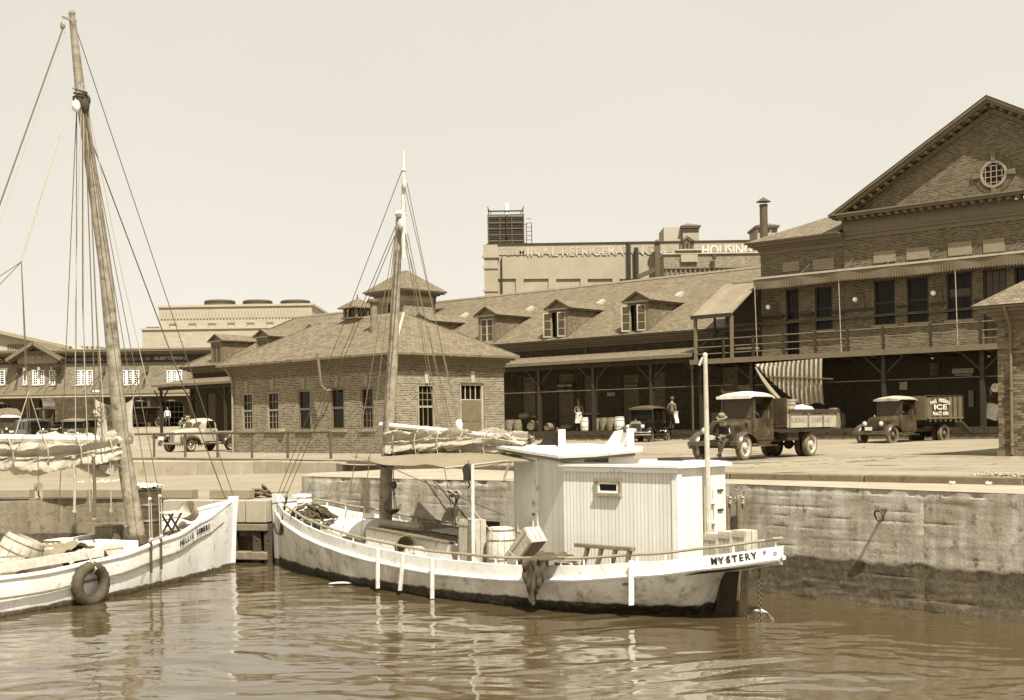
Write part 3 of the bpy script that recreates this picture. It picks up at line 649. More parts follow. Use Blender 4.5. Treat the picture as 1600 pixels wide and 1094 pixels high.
# ================================================================ GABLE BUILDING
gb = thing('gable_market_building', 'large brick market building with pediment, round window, balcony and scalloped awning', 'building', FW.M @ T(18, 3, 0))
GO = WM[gb.name]; LG = T(-18, -3, 0)      # author in FW coordinates, LG shifts into the thing
def gpart(name, mb, m, **k): mb.xf(LG); return part(name, mb, m, k.pop('parent', gb), **k)
GV = 3.0; GL = 10.35; GRt = 46.
wins = [(1238, 1.0, 5.0, 4.6, 8.06, 1)]
ops = []
def gw(xc, w, z0, z1, kind): u = FW.px(xc, 480, GV)[0]; ops.append((u - w / 2, u + w / 2, z0, z1, kind))
gw(1238, .78, 4.45, 8.0, 'door'); gw(1287, .98, 5.76, 7.98, 'win'); gw(1384, 1.12, 5.8, 8.0, 'win'); gw(1435.5, 1.12, 5.8, 8.0, 'win'); gw(1501, 1.25, 5.8, 8.05, 'win'); gw(1556.5, 1.12, 4.45, 8.05, 'door'); gw(1606, 1.12, 5.8, 8.05, 'win')
for k in range(6): ops.append((26.8 + k * 2.3, 27.9 + k * 2.3, 5.8, 8.05, 'win'))
g1 = MB(); wall(g1, GL, 15.3, 4.3, 10.0, [o[:4] for o in ops if o[1] < 15.3], v=GV, dep=.2); wall(g1, 15.3, GRt, 4.3, 10.2, [o[:4] for o in ops if o[0] > 15.3], v=GV - .12, dep=.32)
g1.box(15.28, 15.3, GV - .12, GV, 4.3, 10.2); g1.add([(GL, GV, 4.3), (GL, GV + 14, 4.3), (GL, GV + 14, 10.2), (GL, GV, 10.2)], [(3, 2, 1, 0)])
gpart('wall', g1, 'brick_gable')
gpart('wall_core', MB().box(GL + .3, GRt, GV + .45, GV + 14, .7, 10.4), 'dark_wood')
for a, b, c, d, kd in ops:
    vv = GV if b < 15.3 else GV - .12
    w = window(gb, a, b, c, d, v=vv, M=LG, rec=.12, fw=.09, cols=2 if kd == 'win' else 3, rows=(1, 1) if kd == 'win' else (2, 3), fm='trim_dark' if kd == 'win' else 'trim_dark', gm='glass_curtain' if abs(a - 22.3) < 1 and kd == 'door' else 'glass_dark', sill='stone' if kd == 'win' else None, door=kd == 'door', split=.5 if kd == 'win' else .52)
    part('keystone', MB().box((a + b) / 2 - .1, (a + b) / 2 + .1, vv - .08, vv, d + .02, d + .42, LG), 'trim', w)
    if kd == 'win' and int(a * 7) % 3 == 0: part('shade', MB().box(a + .12, b - .12, vv + .1, vv + .115, (c + d) / 2 - .05, (c + d) / 2 + .35, LG), 'glass_curtain', w)
# dark string course, attic panels
prev = GL
for a, b, c, d, kd in sorted(ops):
    sc_ = MB().box(prev + .02, a - .06, GV - .17, GV - .05 if prev > 15 else GV + .02, 6.55, 6.7); prev = b + .06; gpart('string_course', sc_, 'trim_dark')
for x0, x1, y0, y1 in ((1222, 1248, 409, 424), (1269, 1302, 404, 421), (1365.5, 1400, 392.5, 410), (1417, 1453, 387, 405), (1482, 1519, 378, 399), (1537, 1570, 373.5, 394)):
    a, b, c, d = fpx(x0, x1, y0, y1, GV - .1); gpart('attic_panel', MB().box(a, b, GV - (.16 if a > 15.3 else .05), GV, c, d), 'panel_stucco')
for k in range(6): gpart('attic_panel', MB().box(24.6 + k * 2.3, 25.9 + k * 2.3, GV - .16, GV, 9.05, 9.6), 'panel_stucco')
# wing cornice
c_ = MB()
for dz, pr, h in ((9.95, .07, .2), (10.15, .14, .1), (10.25, .3, .12), (10.37, .5, .14), (10.51, .62, .08)): c_.box(GL - pr, 15.3 - (.0 if dz < 10.2 else 0), GV - pr, GV + .05, dz, dz + h); c_.box(GL - pr, GL + .05, GV + .05, GV + 14, dz, dz + h)
gpart('cornice', c_, 'trim')
r_ = MB(); r_.add([(GL - .65, GV - .65, 10.59), (15.2, GV - .65, 10.59), (15.2, GV + 5, 13.0), (GL + 5, GV + 5, 13.0), (GL - .65, GV + 15, 10.59)], [(0, 1, 2, 3), (0, 3, 4)]); gpart('hip_roof', r_, 'slate')
# entablature under the pediment
pr0 = GV - .12
e_ = MB()
for dz, pr, h in ((10.2, .05, .22), (10.42, .12, .1)): e_.box(15.28 - pr, GRt, pr0 - pr, pr0 + .05, dz, dz + h)
e_.box(15.26, GRt, pr0 - .06, pr0 + .05, 10.52, 10.98); e_.box(15.18, GRt, pr0 - .14, pr0 + .05, 10.98, 11.04)
e_.box(14.95, GRt, pr0 - .62, pr0 + .05, 11.28, 11.4); e_.box(14.85, GRt, pr0 - .72, pr0 + .05, 11.4, 11.48)
gpart('entablature', e_, 'trim')
AX, AZ, HB = 22.95, 16.0, 8.1       # pediment apex u, z, half width
sl = (AZ - 11.45) / HB
t_ = MB(); t_.add([(15.6, pr0, 11.4), (30.3, pr0, 11.4), (AX, pr0, AZ - .75)], [(0, 1, 2)]); gpart('tympanum', t_, 'brick_gable')
rk_ = MB()
for sg in (-1, 1):
    for off, pr, h in ((.0, .72, .12), (-.13, .62, .14), (-.52, .14, .1), (-.62, .07, .12)):
        a = (AX + sg * (HB + (.05 if off == 0 else -.1)), 11.45 + off * .6); b = (AX, AZ + off * .95)
        if off < -.3: a = (AX + sg * (HB - .55), 11.45 + .0)
        x0, z0, x1, z1 = *a, *b
        rk_.add([(x0, pr0 - pr, z0), (x1, pr0 - pr, z1), (x1, pr0 - pr, z1 - h * 1.1), (x0, pr0 - pr, z0 - h * 1.1), (x0, pr0 + .04, z0), (x1, pr0 + .04, z1), (x1, pr0 + .04, z1 - h * 1.1), (x0, pr0 + .04, z0 - h * 1.1)],
                [(3, 2, 1, 0), (0, 1, 5, 4), (7, 6, 2, 3), (4, 7, 3, 0), (1, 2, 6, 5)] if sg < 0 else [(0, 1, 2, 3), (4, 5, 1, 0), (3, 2, 6, 7), (0, 3, 7, 4), (5, 6, 2, 1)])
gpart('raking_cornice', rk_, 'trim')
n_m = 19
for sg in (-1, 1):
    ang = math.atan(sl) * sg * -1
    for k in range(n_m):
        f = (k + .6) / n_m; x = AX + sg * HB * (1 - f) * .97; z = 11.45 + (AZ - 11.45) * f - .32
        gpart('modillion', MB().box(-.09, .09, pr0 - .5, pr0, -.1, .06, T(x, 0, z) @ RY(ang)), 'trim')
    dn = MB(); nd = 90
    for k in range(nd):
        f = (k + 3) / (nd + 3); x = AX + sg * HB * (1 - f) * .95; z = 11.45 + (AZ - 11.45) * f - .6 + .0
        dn.box(-.03, .03, pr0 - .11, pr0, -.05, .05, T(x, 0, z + .12) @ RY(ang))
    o = gpart('dentil_band', dn, 'trim'); o['kind'] = 'stuff'
for k in range(38): x = 15.4 + k * .42; gpart('modillion', MB().box(x - .09, x + .09, pr0 - .5, pr0, 11.14, 11.28), 'trim')
dn = MB()
for k in range(190): x = 15.25 + k * .1; dn.box(x, x + .06, pr0 - .2, pr0, 11.045, 11.135)
gpart('dentil_band', dn, 'trim')['kind'] = 'stuff'
rr = MB(); rr.add([(AX - HB - .1, pr0 - .75, 11.42), (AX, pr0 - .75, AZ + .03), (AX, GV + 14, AZ + .03), (AX - HB - .1, GV + 14, 11.42)], [(3, 2, 1, 0)]); rr.add([(AX + HB + .1, pr0 - .75, 11.42), (AX, pr0 - .75, AZ + .03), (AX, GV + 14, AZ + .03), (AX + HB + .1, GV + 14, 11.42)], [(0, 1, 2, 3)]); gpart('gable_roof', rr, 'slate')
# round window
RU, RZw = FW.px(1553, 272, pr0)
rw_ = MB()
def ring(mb, cx, cz, r0, r1, y0, y1, n=40):
    vs = []; fs = []
    for k in range(n):
        t = 2 * math.pi * k / n; c, s_ = math.cos(t), math.sin(t); vs += [(cx + r0 * c, y0, cz + r0 * s_), (cx + r1 * c, y0, cz + r1 * s_), (cx + r1 * c, y1, cz + r1 * s_), (cx + r0 * c, y1, cz + r0 * s_)]
    for k in range(n):
        a = 4 * k; b = 4 * ((k + 1) % n); fs += [(a, b, b + 1, a + 1)[::-1], (a + 1, b + 1, b + 2, a + 2)[::-1], (a + 3, a, b, b + 3)]
    mb.add(vs, fs)
ring(rw_, RU, RZw, .52, .64, pr0 - .07, pr0 + .1); ow = gpart('round_window', rw_, 'trim_light' if False else 'stone')
g_ = MB(); g_.add([(RU + .53 * math.cos(t * math.pi / 16), pr0 - .012, RZw + .53 * math.sin(t * math.pi / 16)) for t in range(32)], [tuple(range(32))[::-1]]); g_.xf(LG); part('pane', g_, 'glass_dark', ow)
mu = MB()
for k in (-1.5, -.5, .5, 1.5):
    q = k * .26; hl = math.sqrt(max(0, .52 ** 2 - q * q)); mu.box(RU + q - .018, RU + q + .018, pr0 - .04, pr0 - .014, RZw - hl, RZw + hl); mu.box(RU - hl, RU + hl, pr0 - .037, pr0 - .016, RZw + q - .018, RZw + q + .018)
mu.xf(LG); part('sash', mu, 'stone', ow)
for k in range(52):
    t = 2 * math.pi * (k + .5) / 52
    if min(abs(((t + a) % (math.pi / 2)) - 0) for a in (0.08,)) < .16: continue
    gpart('arch_brick', MB().box(.66, .9, pr0 - .03, pr0 + .02, -.035, .035, T(RU, 0, RZw) @ RY(-t)), 'brick_unit')
for k in range(4): gpart('keystone', MB().add([(.62, pr0 - .1, -.09), (1.02, pr0 - .1, -.14), (1.02, pr0 - .1, .14), (.62, pr0 - .1, .09), (.62, pr0, -.09), (1.02, pr0, -.14), (1.02, pr0, .14), (.62, pr0, .09)], [(0, 1, 2, 3), (0, 4, 5, 1), (1, 5, 6, 2), (2, 6, 7, 3), (3, 7, 4, 0)], T(RU, 0, RZw) @ RY(k * math.pi / 2)), 'trim')
# scalloped awning
aw = MB().add([(10.5, GV - 1.0, 8.62), (34, GV - 1.0, 8.62), (34, GV - .02, 8.66), (10.5, GV - .02, 8.66), (10.5, GV - 1.0, 8.55), (34, GV - 1.0, 8.55), (34, GV - .02, 8.58), (10.5, GV - .02, 8.58)], [(0, 1, 2, 3), (0, 4, 5, 1), (4, 7, 6, 5), (0, 3, 7, 4), (1, 5, 6, 2)])
awn = gpart('awning', aw, 'trim'); gpart('awning_edge', MB().box(10.5, 34, GV - 1.06, GV - 1.002, 8.55, 8.65), 'ridge_metal', parent=awn)
va = MB(); n = 24 * 14
vs = []; fs = []
for k in range(n + 1):
    u = 10.5 + 23.5 * k / n; vs += [(u, GV - 1.03 + .02 * math.sin(u * 2.3), 8.53), (u, GV - 1.0 + .03 * math.sin(u * 3.1), 8.1 - (.1 if k % 2 else 0) + .03 * math.sin(u * .9))]
va.add(vs, [(2 * k, 2 * k + 1, 2 * k + 3, 2 * k + 2) for k in range(n)]); o = gpart('awning_valance', va, 'trim', parent=awn); s_ = o.modifiers.new('s', 'SOLIDIFY'); s_.thickness = .012
for u in (10.55, 15.4, 21.4, 27): gpart('awning_rod', MB().tube([(u, GV - 1.0, 8.5), (u + .02, GV - .85, 4.45)], .02, 6), 'trim_light')
for u in (13.2, 15.6, 17.9, 20.0, 21.9, 23.9): gpart('awning_stay', MB().tube([(u, GV - .95, 8.6), (u + .25, GV - .1, 9.3)], .014, 5), 'iron', parent=awn)
# balcony
bd = MB().box(8.0, 40, -.12, GV - .0, 4.22, 4.36); bal = gpart('balcony', bd, 'old_wood'); gpart('balcony_edge', MB().box(7.9, 40, -.22, -.122, 4.14, 4.40), 'trim', parent=bal)
for k in range(22): gpart('joist', MB().box(8.4 + k * 1.4, 8.5 + k * 1.4, -.1, GV, 4.05, 4.22), 'dark_wood', parent=bal)
for u in (8.15, 9.87, 11.63, 13.4, 15.15, 16.89, 18.71, 21.04, 23.36, 25.7, 28, 30.3):
    gpart('rail_post', MB().box(u - .06, u + .06, -.02, .1, 4.36, 5.5), 'trim_dark', parent=bal)
for z in (4.68, 5.03, 5.42):
    gpart('rail', MB().tube([(8.15, .04, z), (34, .04, z)], .03, 6), 'trim', parent=bal); gpart('rail', MB().tube([(8.15, .04, z), (8.15, GV, z)], .028, 6), 'trim_dark', parent=bal)
for u in (11.36, 13.95, 18.61, 23.34, 28., 33.):
    p = gpart('post', MB().box(u - .1, u + .1, .2, .4, .7, 4.15), 'trim_dark')
    for sg in (-1, 1): gpart('brace', MB().beam((u, .3, 3.2), (u + sg * 1.05, .3, 4.15), .08, .08), 'trim_dark', parent=p)
mat('porch_boards', .24, .85, pattern='boards', pw=.28, pm=.012, mortar=.12, scale=1.2, lo=.75, hi=1.15)
# lean-to over the left end of the balcony
l_ = MB(); l_.add([(8.0, -.15, 6.7), (10.45, -.15, 6.7), (10.3, GV + .1, 8.62), (8.0, GV + .1, 8.62), (8.0, -.15, 6.62), (10.45, -.15, 6.62), (10.3, GV + .1, 8.54), (8.0, GV + .1, 8.54)], [(0, 1, 2, 3), (0, 4, 5, 1), (1, 5, 6, 2), (4, 7, 6, 5), (3, 7, 4, 0)])
lt = gpart('porch_roof', l_, 'porch_boards'); gpart('fascia', MB().box(7.98, 10.47, -.2, -.152, 6.52, 6.72), 'trim_dark', parent=lt)
for u in (8.15, 10.38): gpart('porch_post', MB().box(u - .07, u + .07, -.06, .08, 4.36, 6.6), 'trim', parent=lt)
for u in (8.15, 9.2): gpart('porch_post', MB().box(u - .05, u + .05, 1.8, 1.9, 4.36, 7.6), 'trim_dark', parent=lt)
pb = MB().box(8.0, GL, GV + .12, GV + .3, 4.3, 8.6); gpart('porch_wall', pb, 'dark_wood')
gpart('bench', MB().box(9.2, 10.3, 2.2, 2.8, 4.95, 5.05), 'old_wood'); gpart('dormer_vent', MB().box(7.3, 7.5, 4.6, 6.2, 7.35, 7.45).xf(RX(0)), 'iron')
# ground floor wall, doors, windows behind the platform
ops = []
for x0, x1, y0, y1, dr in ((1205, 1237, 600, 672, 1), (1311, 1341, 600, 670, 1), (1343, 1370, 598, 670, 1), (1402, 1424, 590, 640, 0), (1447, 1470, 592, 669, 1), (1492, 1520, 590, 668, 1)):
    a, b, c, d = fpx(x0, x1, y0, y1, 3.5); ops.append((a, b, .72 if dr else 1.7, min(d, 3.9), dr))
g2 = MB(); wall(g2, GL - .05, 40, .7, 4.3, [o[:4] for o in ops], v=3.5, dep=.25); gpart('ground_floor_wall', g2, 'brick_shaded')
for i, (a, b, c, d, dr) in enumerate(ops): window(gb, a, b, c, d, v=3.5, M=LG, rec=.14, fw=.12, cols=2, rows=(1, 2), fm='trim' if i in (1, 4) else 'trim_dark', door=bool(dr), split=.35, sill=None)
gpart('conduit', MB().box(11, 26, .34, .38, 2.95, 2.99), 'trim')
def gsign(x0, x1, y0, y1, v, lines, bm, tm):
    a, b, c, d = fpx(x0, x1, y0, y1, v); s_ = gpart('signboard', MB().box(a, b, v - .03, v + .01, c, d), bm); m_ = MB(); n = len(lines); h = (d - c) / n
    for i, q in enumerate(lines): text(m_, q, 1., T((a + b) / 2, v - .036, d - (i + .5) * h) @ Matrix.Diagonal(((b - a) * .9 / text_w(q), 1, h * .95, 1)), .008)
    gpart('lettering', m_, tm, parent=s_, kind='stuff')
gsign(1488, 1521, 576, 583, 2.6, ['CITY SEA FOODS'], 'sign_pale', 'text_black'); gsign(1491, 1521, 584, 588, 2.62, ['WHOLESALE'], 'sign_black', 'text_white')
a, b, c, d = fpx(1406, 1418, 597, 609, 3.4); nt = gpart('notice', MB().box(a, b, 3.36, 3.4, c, d), 'sign_pale')
a, b, c, d = fpx(1453, 1469, 567, 587, 3.4); gpart('transom_light', MB().box(a, b, 3.36, 3.4, c, d), 'glass_curtain')
a, b, c, d = fpx(1513, 1521, 610, 636, 3.3); gpart('notice', MB().box(a, b, 3.3, 3.34, c, d), 'tarp')
for x, y in ((1200, 480), (1336, 468), (1458, 458)):
    u, z = FW.px(x, y, GV - .55); a_ = gpart('wall_lamp', MB().tube([(u + .3, GV - .14, z - .7), (u + .3, GV - .2, z + .3), (u + .1, GV - .5, z + .32), (u, GV - .55, z + .18)], .02, 6), 'iron'); gpart('globe', MB().ball((u, GV - .55, z), .13, 14, 8), 'globe', parent=a_, smooth=True)
for x, y in ((1457, 558), (1545, 555)):
    u, z = FW.px(x, y, 1.2); a_ = gpart('hanging_lamp', MB().tube([(u, 1.2, 4.05), (u, 1.2, z)], .015, 5).lathe([(.04, .12), (.16, 0)], 12, T(u, 1.2, z - .02)), 'iron')
    gpart('bulb', MB().ball((u, 1.2, z - .03), .07, 8, 6), 'globe', parent=a_)
downspout(gb, [tuple(LG @ Vector(p)) for p in ((8.0, .0, 4.2), (7.85, .1, 3.9), (7.85, .1, .72))])
# tall flue on the roof
u, z = 10.9, 0
fl = MB().lathe([(.22, 11.), (.22, 14.1), (.24, 14.12), (.24, 14.2), (.22, 14.22)], 16, T(FW.px(1194, 390, 6)[0], 6, -1)); flu = gpart('flue', fl, 'iron_rail', smooth=30)
gpart('flue_cap', MB().lathe([(.42, 13.36), (.03, 13.62)], 16, T(FW.px(1194, 390, 6)[0], 6, 0)), 'iron_rail', parent=flu)
gpart('flue_stays', MB().tube([(FW.px(1194, 390, 6)[0] + .15, 6, 13.2), (FW.px(1194, 390, 6)[0] + .15, 6, 13.4)], .02, 5), 'iron', parent=flu)

# striped awning hanging under the balcony
sa_, sb_ = FW.px(1184, 567, -.05), FW.px(1289, 562, -.05)
def strip_fn(s_, t_):
    u = sa_[0] + (sb_[0] - sa_[0]) * s_; top = 4.12 - .12 * (1 - s_); low = 4.0 - (2.25) * min(1., (s_ / .72) ** .8) if s_ < .72 else 1.72 + .25 * math.sin((s_ - .72) * 9)
    return (u + .05 * t_, -.28 + .035 * math.sin(u * 26) * t_ - .1 * math.sin(t_ * 3), top + (low - top) * t_)
sw = MB().sheet(strip_fn, 120, 14, .012); k_s = []
me = mesh_of('striped_awning', sw, ['canvas', 'dark_cloth'])
me.polygons.foreach_set('material_index', [0 if int((sum(me.vertices[v].co.x for v in p.vertices) / len(p.vertices) - sa_[0]) / .125) % 2 else 1 for p in me.polygons])
so = link('striped_awning', me, None, FW.M); tag(so, 'striped canvas awning hanging torn and slack under the balcony', 'awning')
fm_ = MB().sheet(lambda s_, t_: (sa_[0] + .1 + 1.5 * s_, -.35 - .15 * math.sin(t_ * 3.1), 3.85 - 1.75 * s_ ** .9 - (.35 * math.sin(s_ * math.pi)) * t_), 16, 6, .02); part('folded_flap', fm_, 'tarp', so)
part('awning_pole', MB().beam((sa_[0] + .9, -.4, 3.35), (sb_[0] + .6, -.4, 3.1), .05, .05), 'trim', so)
# ================================================================ SMALL BRICK BUILDING on the quay (two faces)
C0 = (-4.79, 53.07)
SF = Frame(C0, (.706, -.708))          # left face runs from the corner towards -x
SM = Matrix(((.706, .708, 0, C0[0]), (-.708, .706, 0, C0[1]), (0, 0, 1, 0), (0, 0, 0, 1)))   # x along left face (negative = left), y into building
SL, SW_, SH = -12.4, 6.3, 4.1
sb = thing('brick_quay_building', 'small brick building with hipped slate roof and roof cupola behind the quay railing', 'building', SM)
ops = []
def sx_(x0, x1, y0, y1): a = SF.px(x0, (y0 + y1) / 2)[0]; b = SF.px(x1, (y0 + y1) / 2)[0]; xm = (x0 + x1) / 2; return a, b, SF.px(xm, y1)[1], SF.px(xm, y0)[1]
for i, b_ in enumerate(((378, 395, 614, 672), (417, 436, 612, 672), (465.5, 485.5, 609, 672), (516.5, 538, 606, 671), (563.5, 583.5, 605, 670))): ops.append(sx_(*b_))
g = MB(); wall(g, SL, 0, -.1, SH - .3, ops, v=0., dep=.25)
# right face: local coordinate along y; frame matrix rotates so that its x runs along +y
RM = Matrix(((0, -1, 0, 0), (1, 0, 0, 0), (0, 0, 1, 0), (0, 0, 0, 1)))
RF = Frame(C0, (.708, .706))
def rx_(x0, x1, y0, y1):
    def pu(x, y):
        s_, t_ = st(x, y); a = s_ / F; u = (a * C0[1] - C0[0]) / (.708 - a * .706); D = C0[1] + .706 * u; return u, EYE - t_ * D / F
    a = pu(x0, (y0 + y1) / 2)[0]; b = pu(x1, (y0 + y1) / 2)[0]; xm = (x0 + x1) / 2; return a, b, pu(xm, y1)[1], pu(xm, y0)[1]
wr, dr = rx_(653, 680, 600, 671), rx_(720, 757, 599, 697)
dr = (dr[0], dr[1], .12, dr[3])
wall(g, 0, SW_, -.1, SH - .3, [wr, dr], v=0., dep=.25, M=RM)
g.box(SL, SL + .01, 0, SW_, -.1, SH - .3); g.box(SL, 0, SW_ - .01, SW_, -.1, SH - .3)
part('wall', g, 'brick', sb)
part('inner_core', MB().box(SL + .5, -.5, .5, SW_ - .5, 0, SH - .4), 'dark_wood', sb)
for i, o in enumerate(ops): window(sb, *o, v=0, rec=.08, fw=.09, cols=3 if i in (0, 1, 4) else 0, rows=(3, 2), fm='stone' if i < 2 else 'trim', sill='stone', key='stone', split=.52, mun=.022)
window(sb, *wr, v=0, M=RM, rec=.08, fw=.09, cols=3, rows=(1, 3), fm='stone', sill='stone', key='trim_light', gm='glass_dark', mun=.02)
window(sb, *dr, v=0, M=RM, rec=.12, fw=.1, cols=4, rows=(None, 1), fm='trim_light', gm='trim', sill=None, key='trim_light', split=.74, door=True, mun=.05)
c_ = MB()
c_.box(SL - .04, .04, -.04, SW_ + .04, SH - .62, SH - .3)
part('frieze', c_, 'brick_gable', sb)
c_ = MB()
for dz, pr, h in ((-.3, .08, .1), (-.2, .2, .1), (-.1, .36, .1), (.0, .46, .08)): c_.box(SL - pr, pr, -pr, SW_ + pr, SH + dz, SH + dz + h)
part('cornice', c_, 'trim', sb)
h_ = MB(); P = hip_roof(h_, SL, 0, 0, SW_, SH + .09, 6.22, over=.52); rf = part('roof', h_, 'slate', sb)
part('ridge_cap', MB().beam(P[4], P[5], .16, .1), 'ridge_metal', rf)
for a, b in ((0, 4), (1, 5), (2, 5), (3, 4)): part('hip_cap', MB().beam(P[a], P[b], .1, .07), 'slate' if a == 0 else 'ridge_metal' if a == 1 else 'slate', rf)
# cupola
cx_, cy_ = SF.px(559, 497, SW_ / 2)[0], SW_ / 2
cz = 6.05
cu = part('cupola', MB().box(cx_ - .42, cx_ + .42, cy_ - .42, cy_ + .42, cz - .45, cz + .2), 'trim', sb)
for ax in (-1, 1):
    for ay in (-1, 1): part('corner_post', MB().box(cx_ + ax * .42 - .06, cx_ + ax * .42 + .06, cy_ + ay * .42 - .06, cy_ + ay * .42 + .06, cz + .2, cz + .62), 'trim', cu)
for k in range(6): part('louvre', MB().box(cx_ - .38, cx_ + .38, cy_ - .38, cy_ + .38, cz + .22 + k * .065, cz + .24 + k * .065), 'trim_dark', cu)
part('louvre_core', MB().box(cx_ - .3, cx_ + .3, cy_ - .3, cy_ + .3, cz + .2, cz + .62), 'dark_wood', cu)
for q in (-.14, .14):
    part('mullion', MB().box(cx_ + q - .03, cx_ + q + .03, cy_ - .44, cy_ + .44, cz + .2, cz + .62), 'trim', cu); part('mullion', MB().box(cx_ - .44, cx_ + .44, cy_ + q - .03, cy_ + q + .03, cz + .2, cz + .62), 'trim', cu)
part('sill', MB().box(cx_ - .55, cx_ + .55, cy_ - .55, cy_ + .55, cz + .12, cz + .2), 'trim', cu)
k_ = MB(); hip_roof(k_, cx_ - .5, cx_ + .5, cy_ - .5, cy_ + .5, cz + .66, cz + 1.12, over=.17, th=.06); part('cupola_roof', k_, 'slate', cu); part('finial', MB().lathe([(.04, 0), (.05, .05), (.015, .1), (.03, .16), (.001, .22)], 8, T(cx_, cy_, cz + 1.08)), 'trim_dark', cu)
# stove pipe on the slope, bent pipe on the wall, downspouts
u, z = SF.px(585, 531, 1.6); zz = 4.19 + (1.6 + .52) * (6.22 - 4.19) / 3.67
sp = part('stove_pipe', MB().lathe([(.2, 0), (.2, .5), (.17, .52), (.17, 1.45), (.2, 1.47), (.2, 1.6)], 14, T(u, 1.6, zz - .25)), 'old_wood', sb, smooth=30); part('pipe_cap', MB().lathe([(.3, 1.5), (.3, 1.58), (.22, 1.66)], 14, T(u - .03, 1.6, zz - .25)), 'iron_rail', sp)
p0 = SF.px(499.5, 552, -.5); p1 = SF.px(513, 612, -.2)
part('bent_pipe', MB().tube([(p0[0], -.62, p0[1]), (p1[0] - .12, -.5, p1[1] + .3), (p1[0], -.3, p1[1] + .03), (p1[0] + .15, -.02, p1[1] + .1)], .065, 8), 'trim', sb, smooth=True)
downspout(sb, [(-.35, -.4, SH - .05), (-.2, -.12, SH - .55), (-.15, -.09, SH - .8), (-.15, -.09, .0)], .05, 'trim'); downspout(sb, [(SL + .15, -.4, SH - .05), (SL + .25, -.1, SH - .6), (SL + .22, -.09, 0)], .05, 'stone')
part('utility_box', MB().box(-8.3, -8.0, -.12, -.0, .9, 1.1), 'trim_light', sb)

# ================================================================ TOWER rising from the warehouse roof
TU, TV = -19.68, 5.0
tb = thing('brick_roof_tower', 'square brick tower with hipped roof rising behind the small quay building', 'tower', FW.M @ T(TU, TV, 6.0))
g = MB(); wall(g, -3.0, 0, 0, 4.6, [(-1.75, -1.15, 3.2, 3.9)], v=0); wall(g, 0, 3.1, 0, 4.6, [], v=0, M=RM); g.box(-3, -2.99, 0, 3.1, 0, 4.6); g.box(-3, 0, 3.09, 3.1, 0, 4.6); part('wall', g, 'brick', tb)
window(tb, -1.75, -1.15, 3.2, 3.9, v=0, fm='trim', cols=2, rows=(1, 1))
c_ = MB()
for dz, pr, h in ((4.35, .08, .12), (4.47, .25, .1), (4.57, .5, .1), (4.67, .62, .08)): c_.box(-3 - pr, pr, -pr, 3.1 + pr, dz, dz + h)
part('cornice', c_, 'trim', tb); h_ = MB(); hip_roof(h_, -3, 0, 0, 3.1, 4.78, 6.35, over=.62, inset=1.9); part('roof', h_, 'slate', tb)
part('frieze', MB().box(-3.05, .05, -.05, 3.15, 3.95, 4.34), 'brick_far', tb)
downspout(tb, [(.1, 2.95, 4.5), (.1, 2.95, 0)], .05)

# ================================================================ REFRIGERATION WAREHOUSE behind
def XD(x, y, D): p = AT(x, y, D); return p.x, p.z
RDp = 118.
rg = thing('refrigeration_warehouse', 'tall plain brick refrigeration warehouse with faded painted lettering under its parapet', 'building', T(-2.4, RDp, 0))
RGX = T(2.4, -RDp, 0)
def rpart(name, mb, m, parent=None, **k): mb.xf(RGX); return part(name, mb, m, parent or rg, **k)
x0, zt = XD(762, 383.5, RDp); x1 = 45
panels = []
for a, b in ((770, 806), (818, 857), (869, 907), (918, 957), (968, 1004), (1018, 1055), (1066, 1104), (1114, 1152)):
    pa, pz = XD(a, 436, RDp); pb_, _ = XD(b, 436, RDp); panels.append((pa, pb_, 6., pz))
g = MB(); wall(g, x0, x1, 0, zt - 4.0 + .9, panels, v=RDp, dep=.18)
for a, b, c, d in panels: g.add([(a, RDp + .18, c), (b, RDp + .18, c), (b, RDp + .18, d), (a, RDp + .18, d)], [(0, 1, 2, 3)])
g.box(x0, x1, RDp, RDp + .5, zt - 3.1, zt - .9); g.box(x0, x0 + .2, RDp + .5, RDp + 24, 0, zt)
rpart('wall', g, 'brick_far')
g = MB().box(x0 - .05, x1, RDp - .08, RDp + .6, zt - .9, zt); rpart('parapet', g, 'brick_far')
rpart('coping', MB().box(x0 - .15, x1, RDp - .18, RDp + .65, zt, zt + .12), 'trim_dark')
g = MB().box(x0 - .35, x0 + .9, RDp - .35, RDp - .081, 0, zt - 1.2); g.box(x0 - .55, x0 + 1.05, RDp - .5, RDp - .081, zt - 1.2, zt - .95); g.box(x0 - .4, x0 + .9, RDp - .4, RDp - .081, zt - .95, zt - .0)
for dz in (4.3, 5.6, 2.2): g.box(x0 - .5, x0 + 1.0, RDp - .45, RDp - .351, zt - dz, zt - dz + .2)
rpart('corner_pilaster', g, 'brick_far')
rpart('drainpipe', MB().tube([(x0 + 1.25, RDp - .15, zt - 1.2), (x0 + 1.25, RDp - .15, 0)], .08, 6), 'trim_dark')
# painted sign, letters measured one by one from the photograph
def paint(txt, xa, xb, ym, m, h):
    ax_, az_ = XD(xa, ym, RDp); bx_, bz_ = XD(xb, ym, RDp); q = MB(); text(q, txt, 1., T((ax_ + bx_) / 2, RDp - .095, az_ * .5 + bz_ * .5) @ Matrix.Diagonal(((bx_ - ax_) / text_w(txt), 1, h / .72, 1)), .008, bold=.012); rpart('painted_lettering', q, m)
paint('TERM', 781, 821, 394, 'brick_far', .68); paint('INAL', 823, 871, 394, 'text_faded', .85); paint('REFRIGERATING', 878, 1020, 392.5, 'text_faded', .85); paint('& WARE', 1032, 1093, 391.5, 'text_faded', .7); paint('HOUSING', 1097, 1174, 391, 'text_white', .9); paint('CO.', 1181, 1204, 390.5, 'text_white', .76)
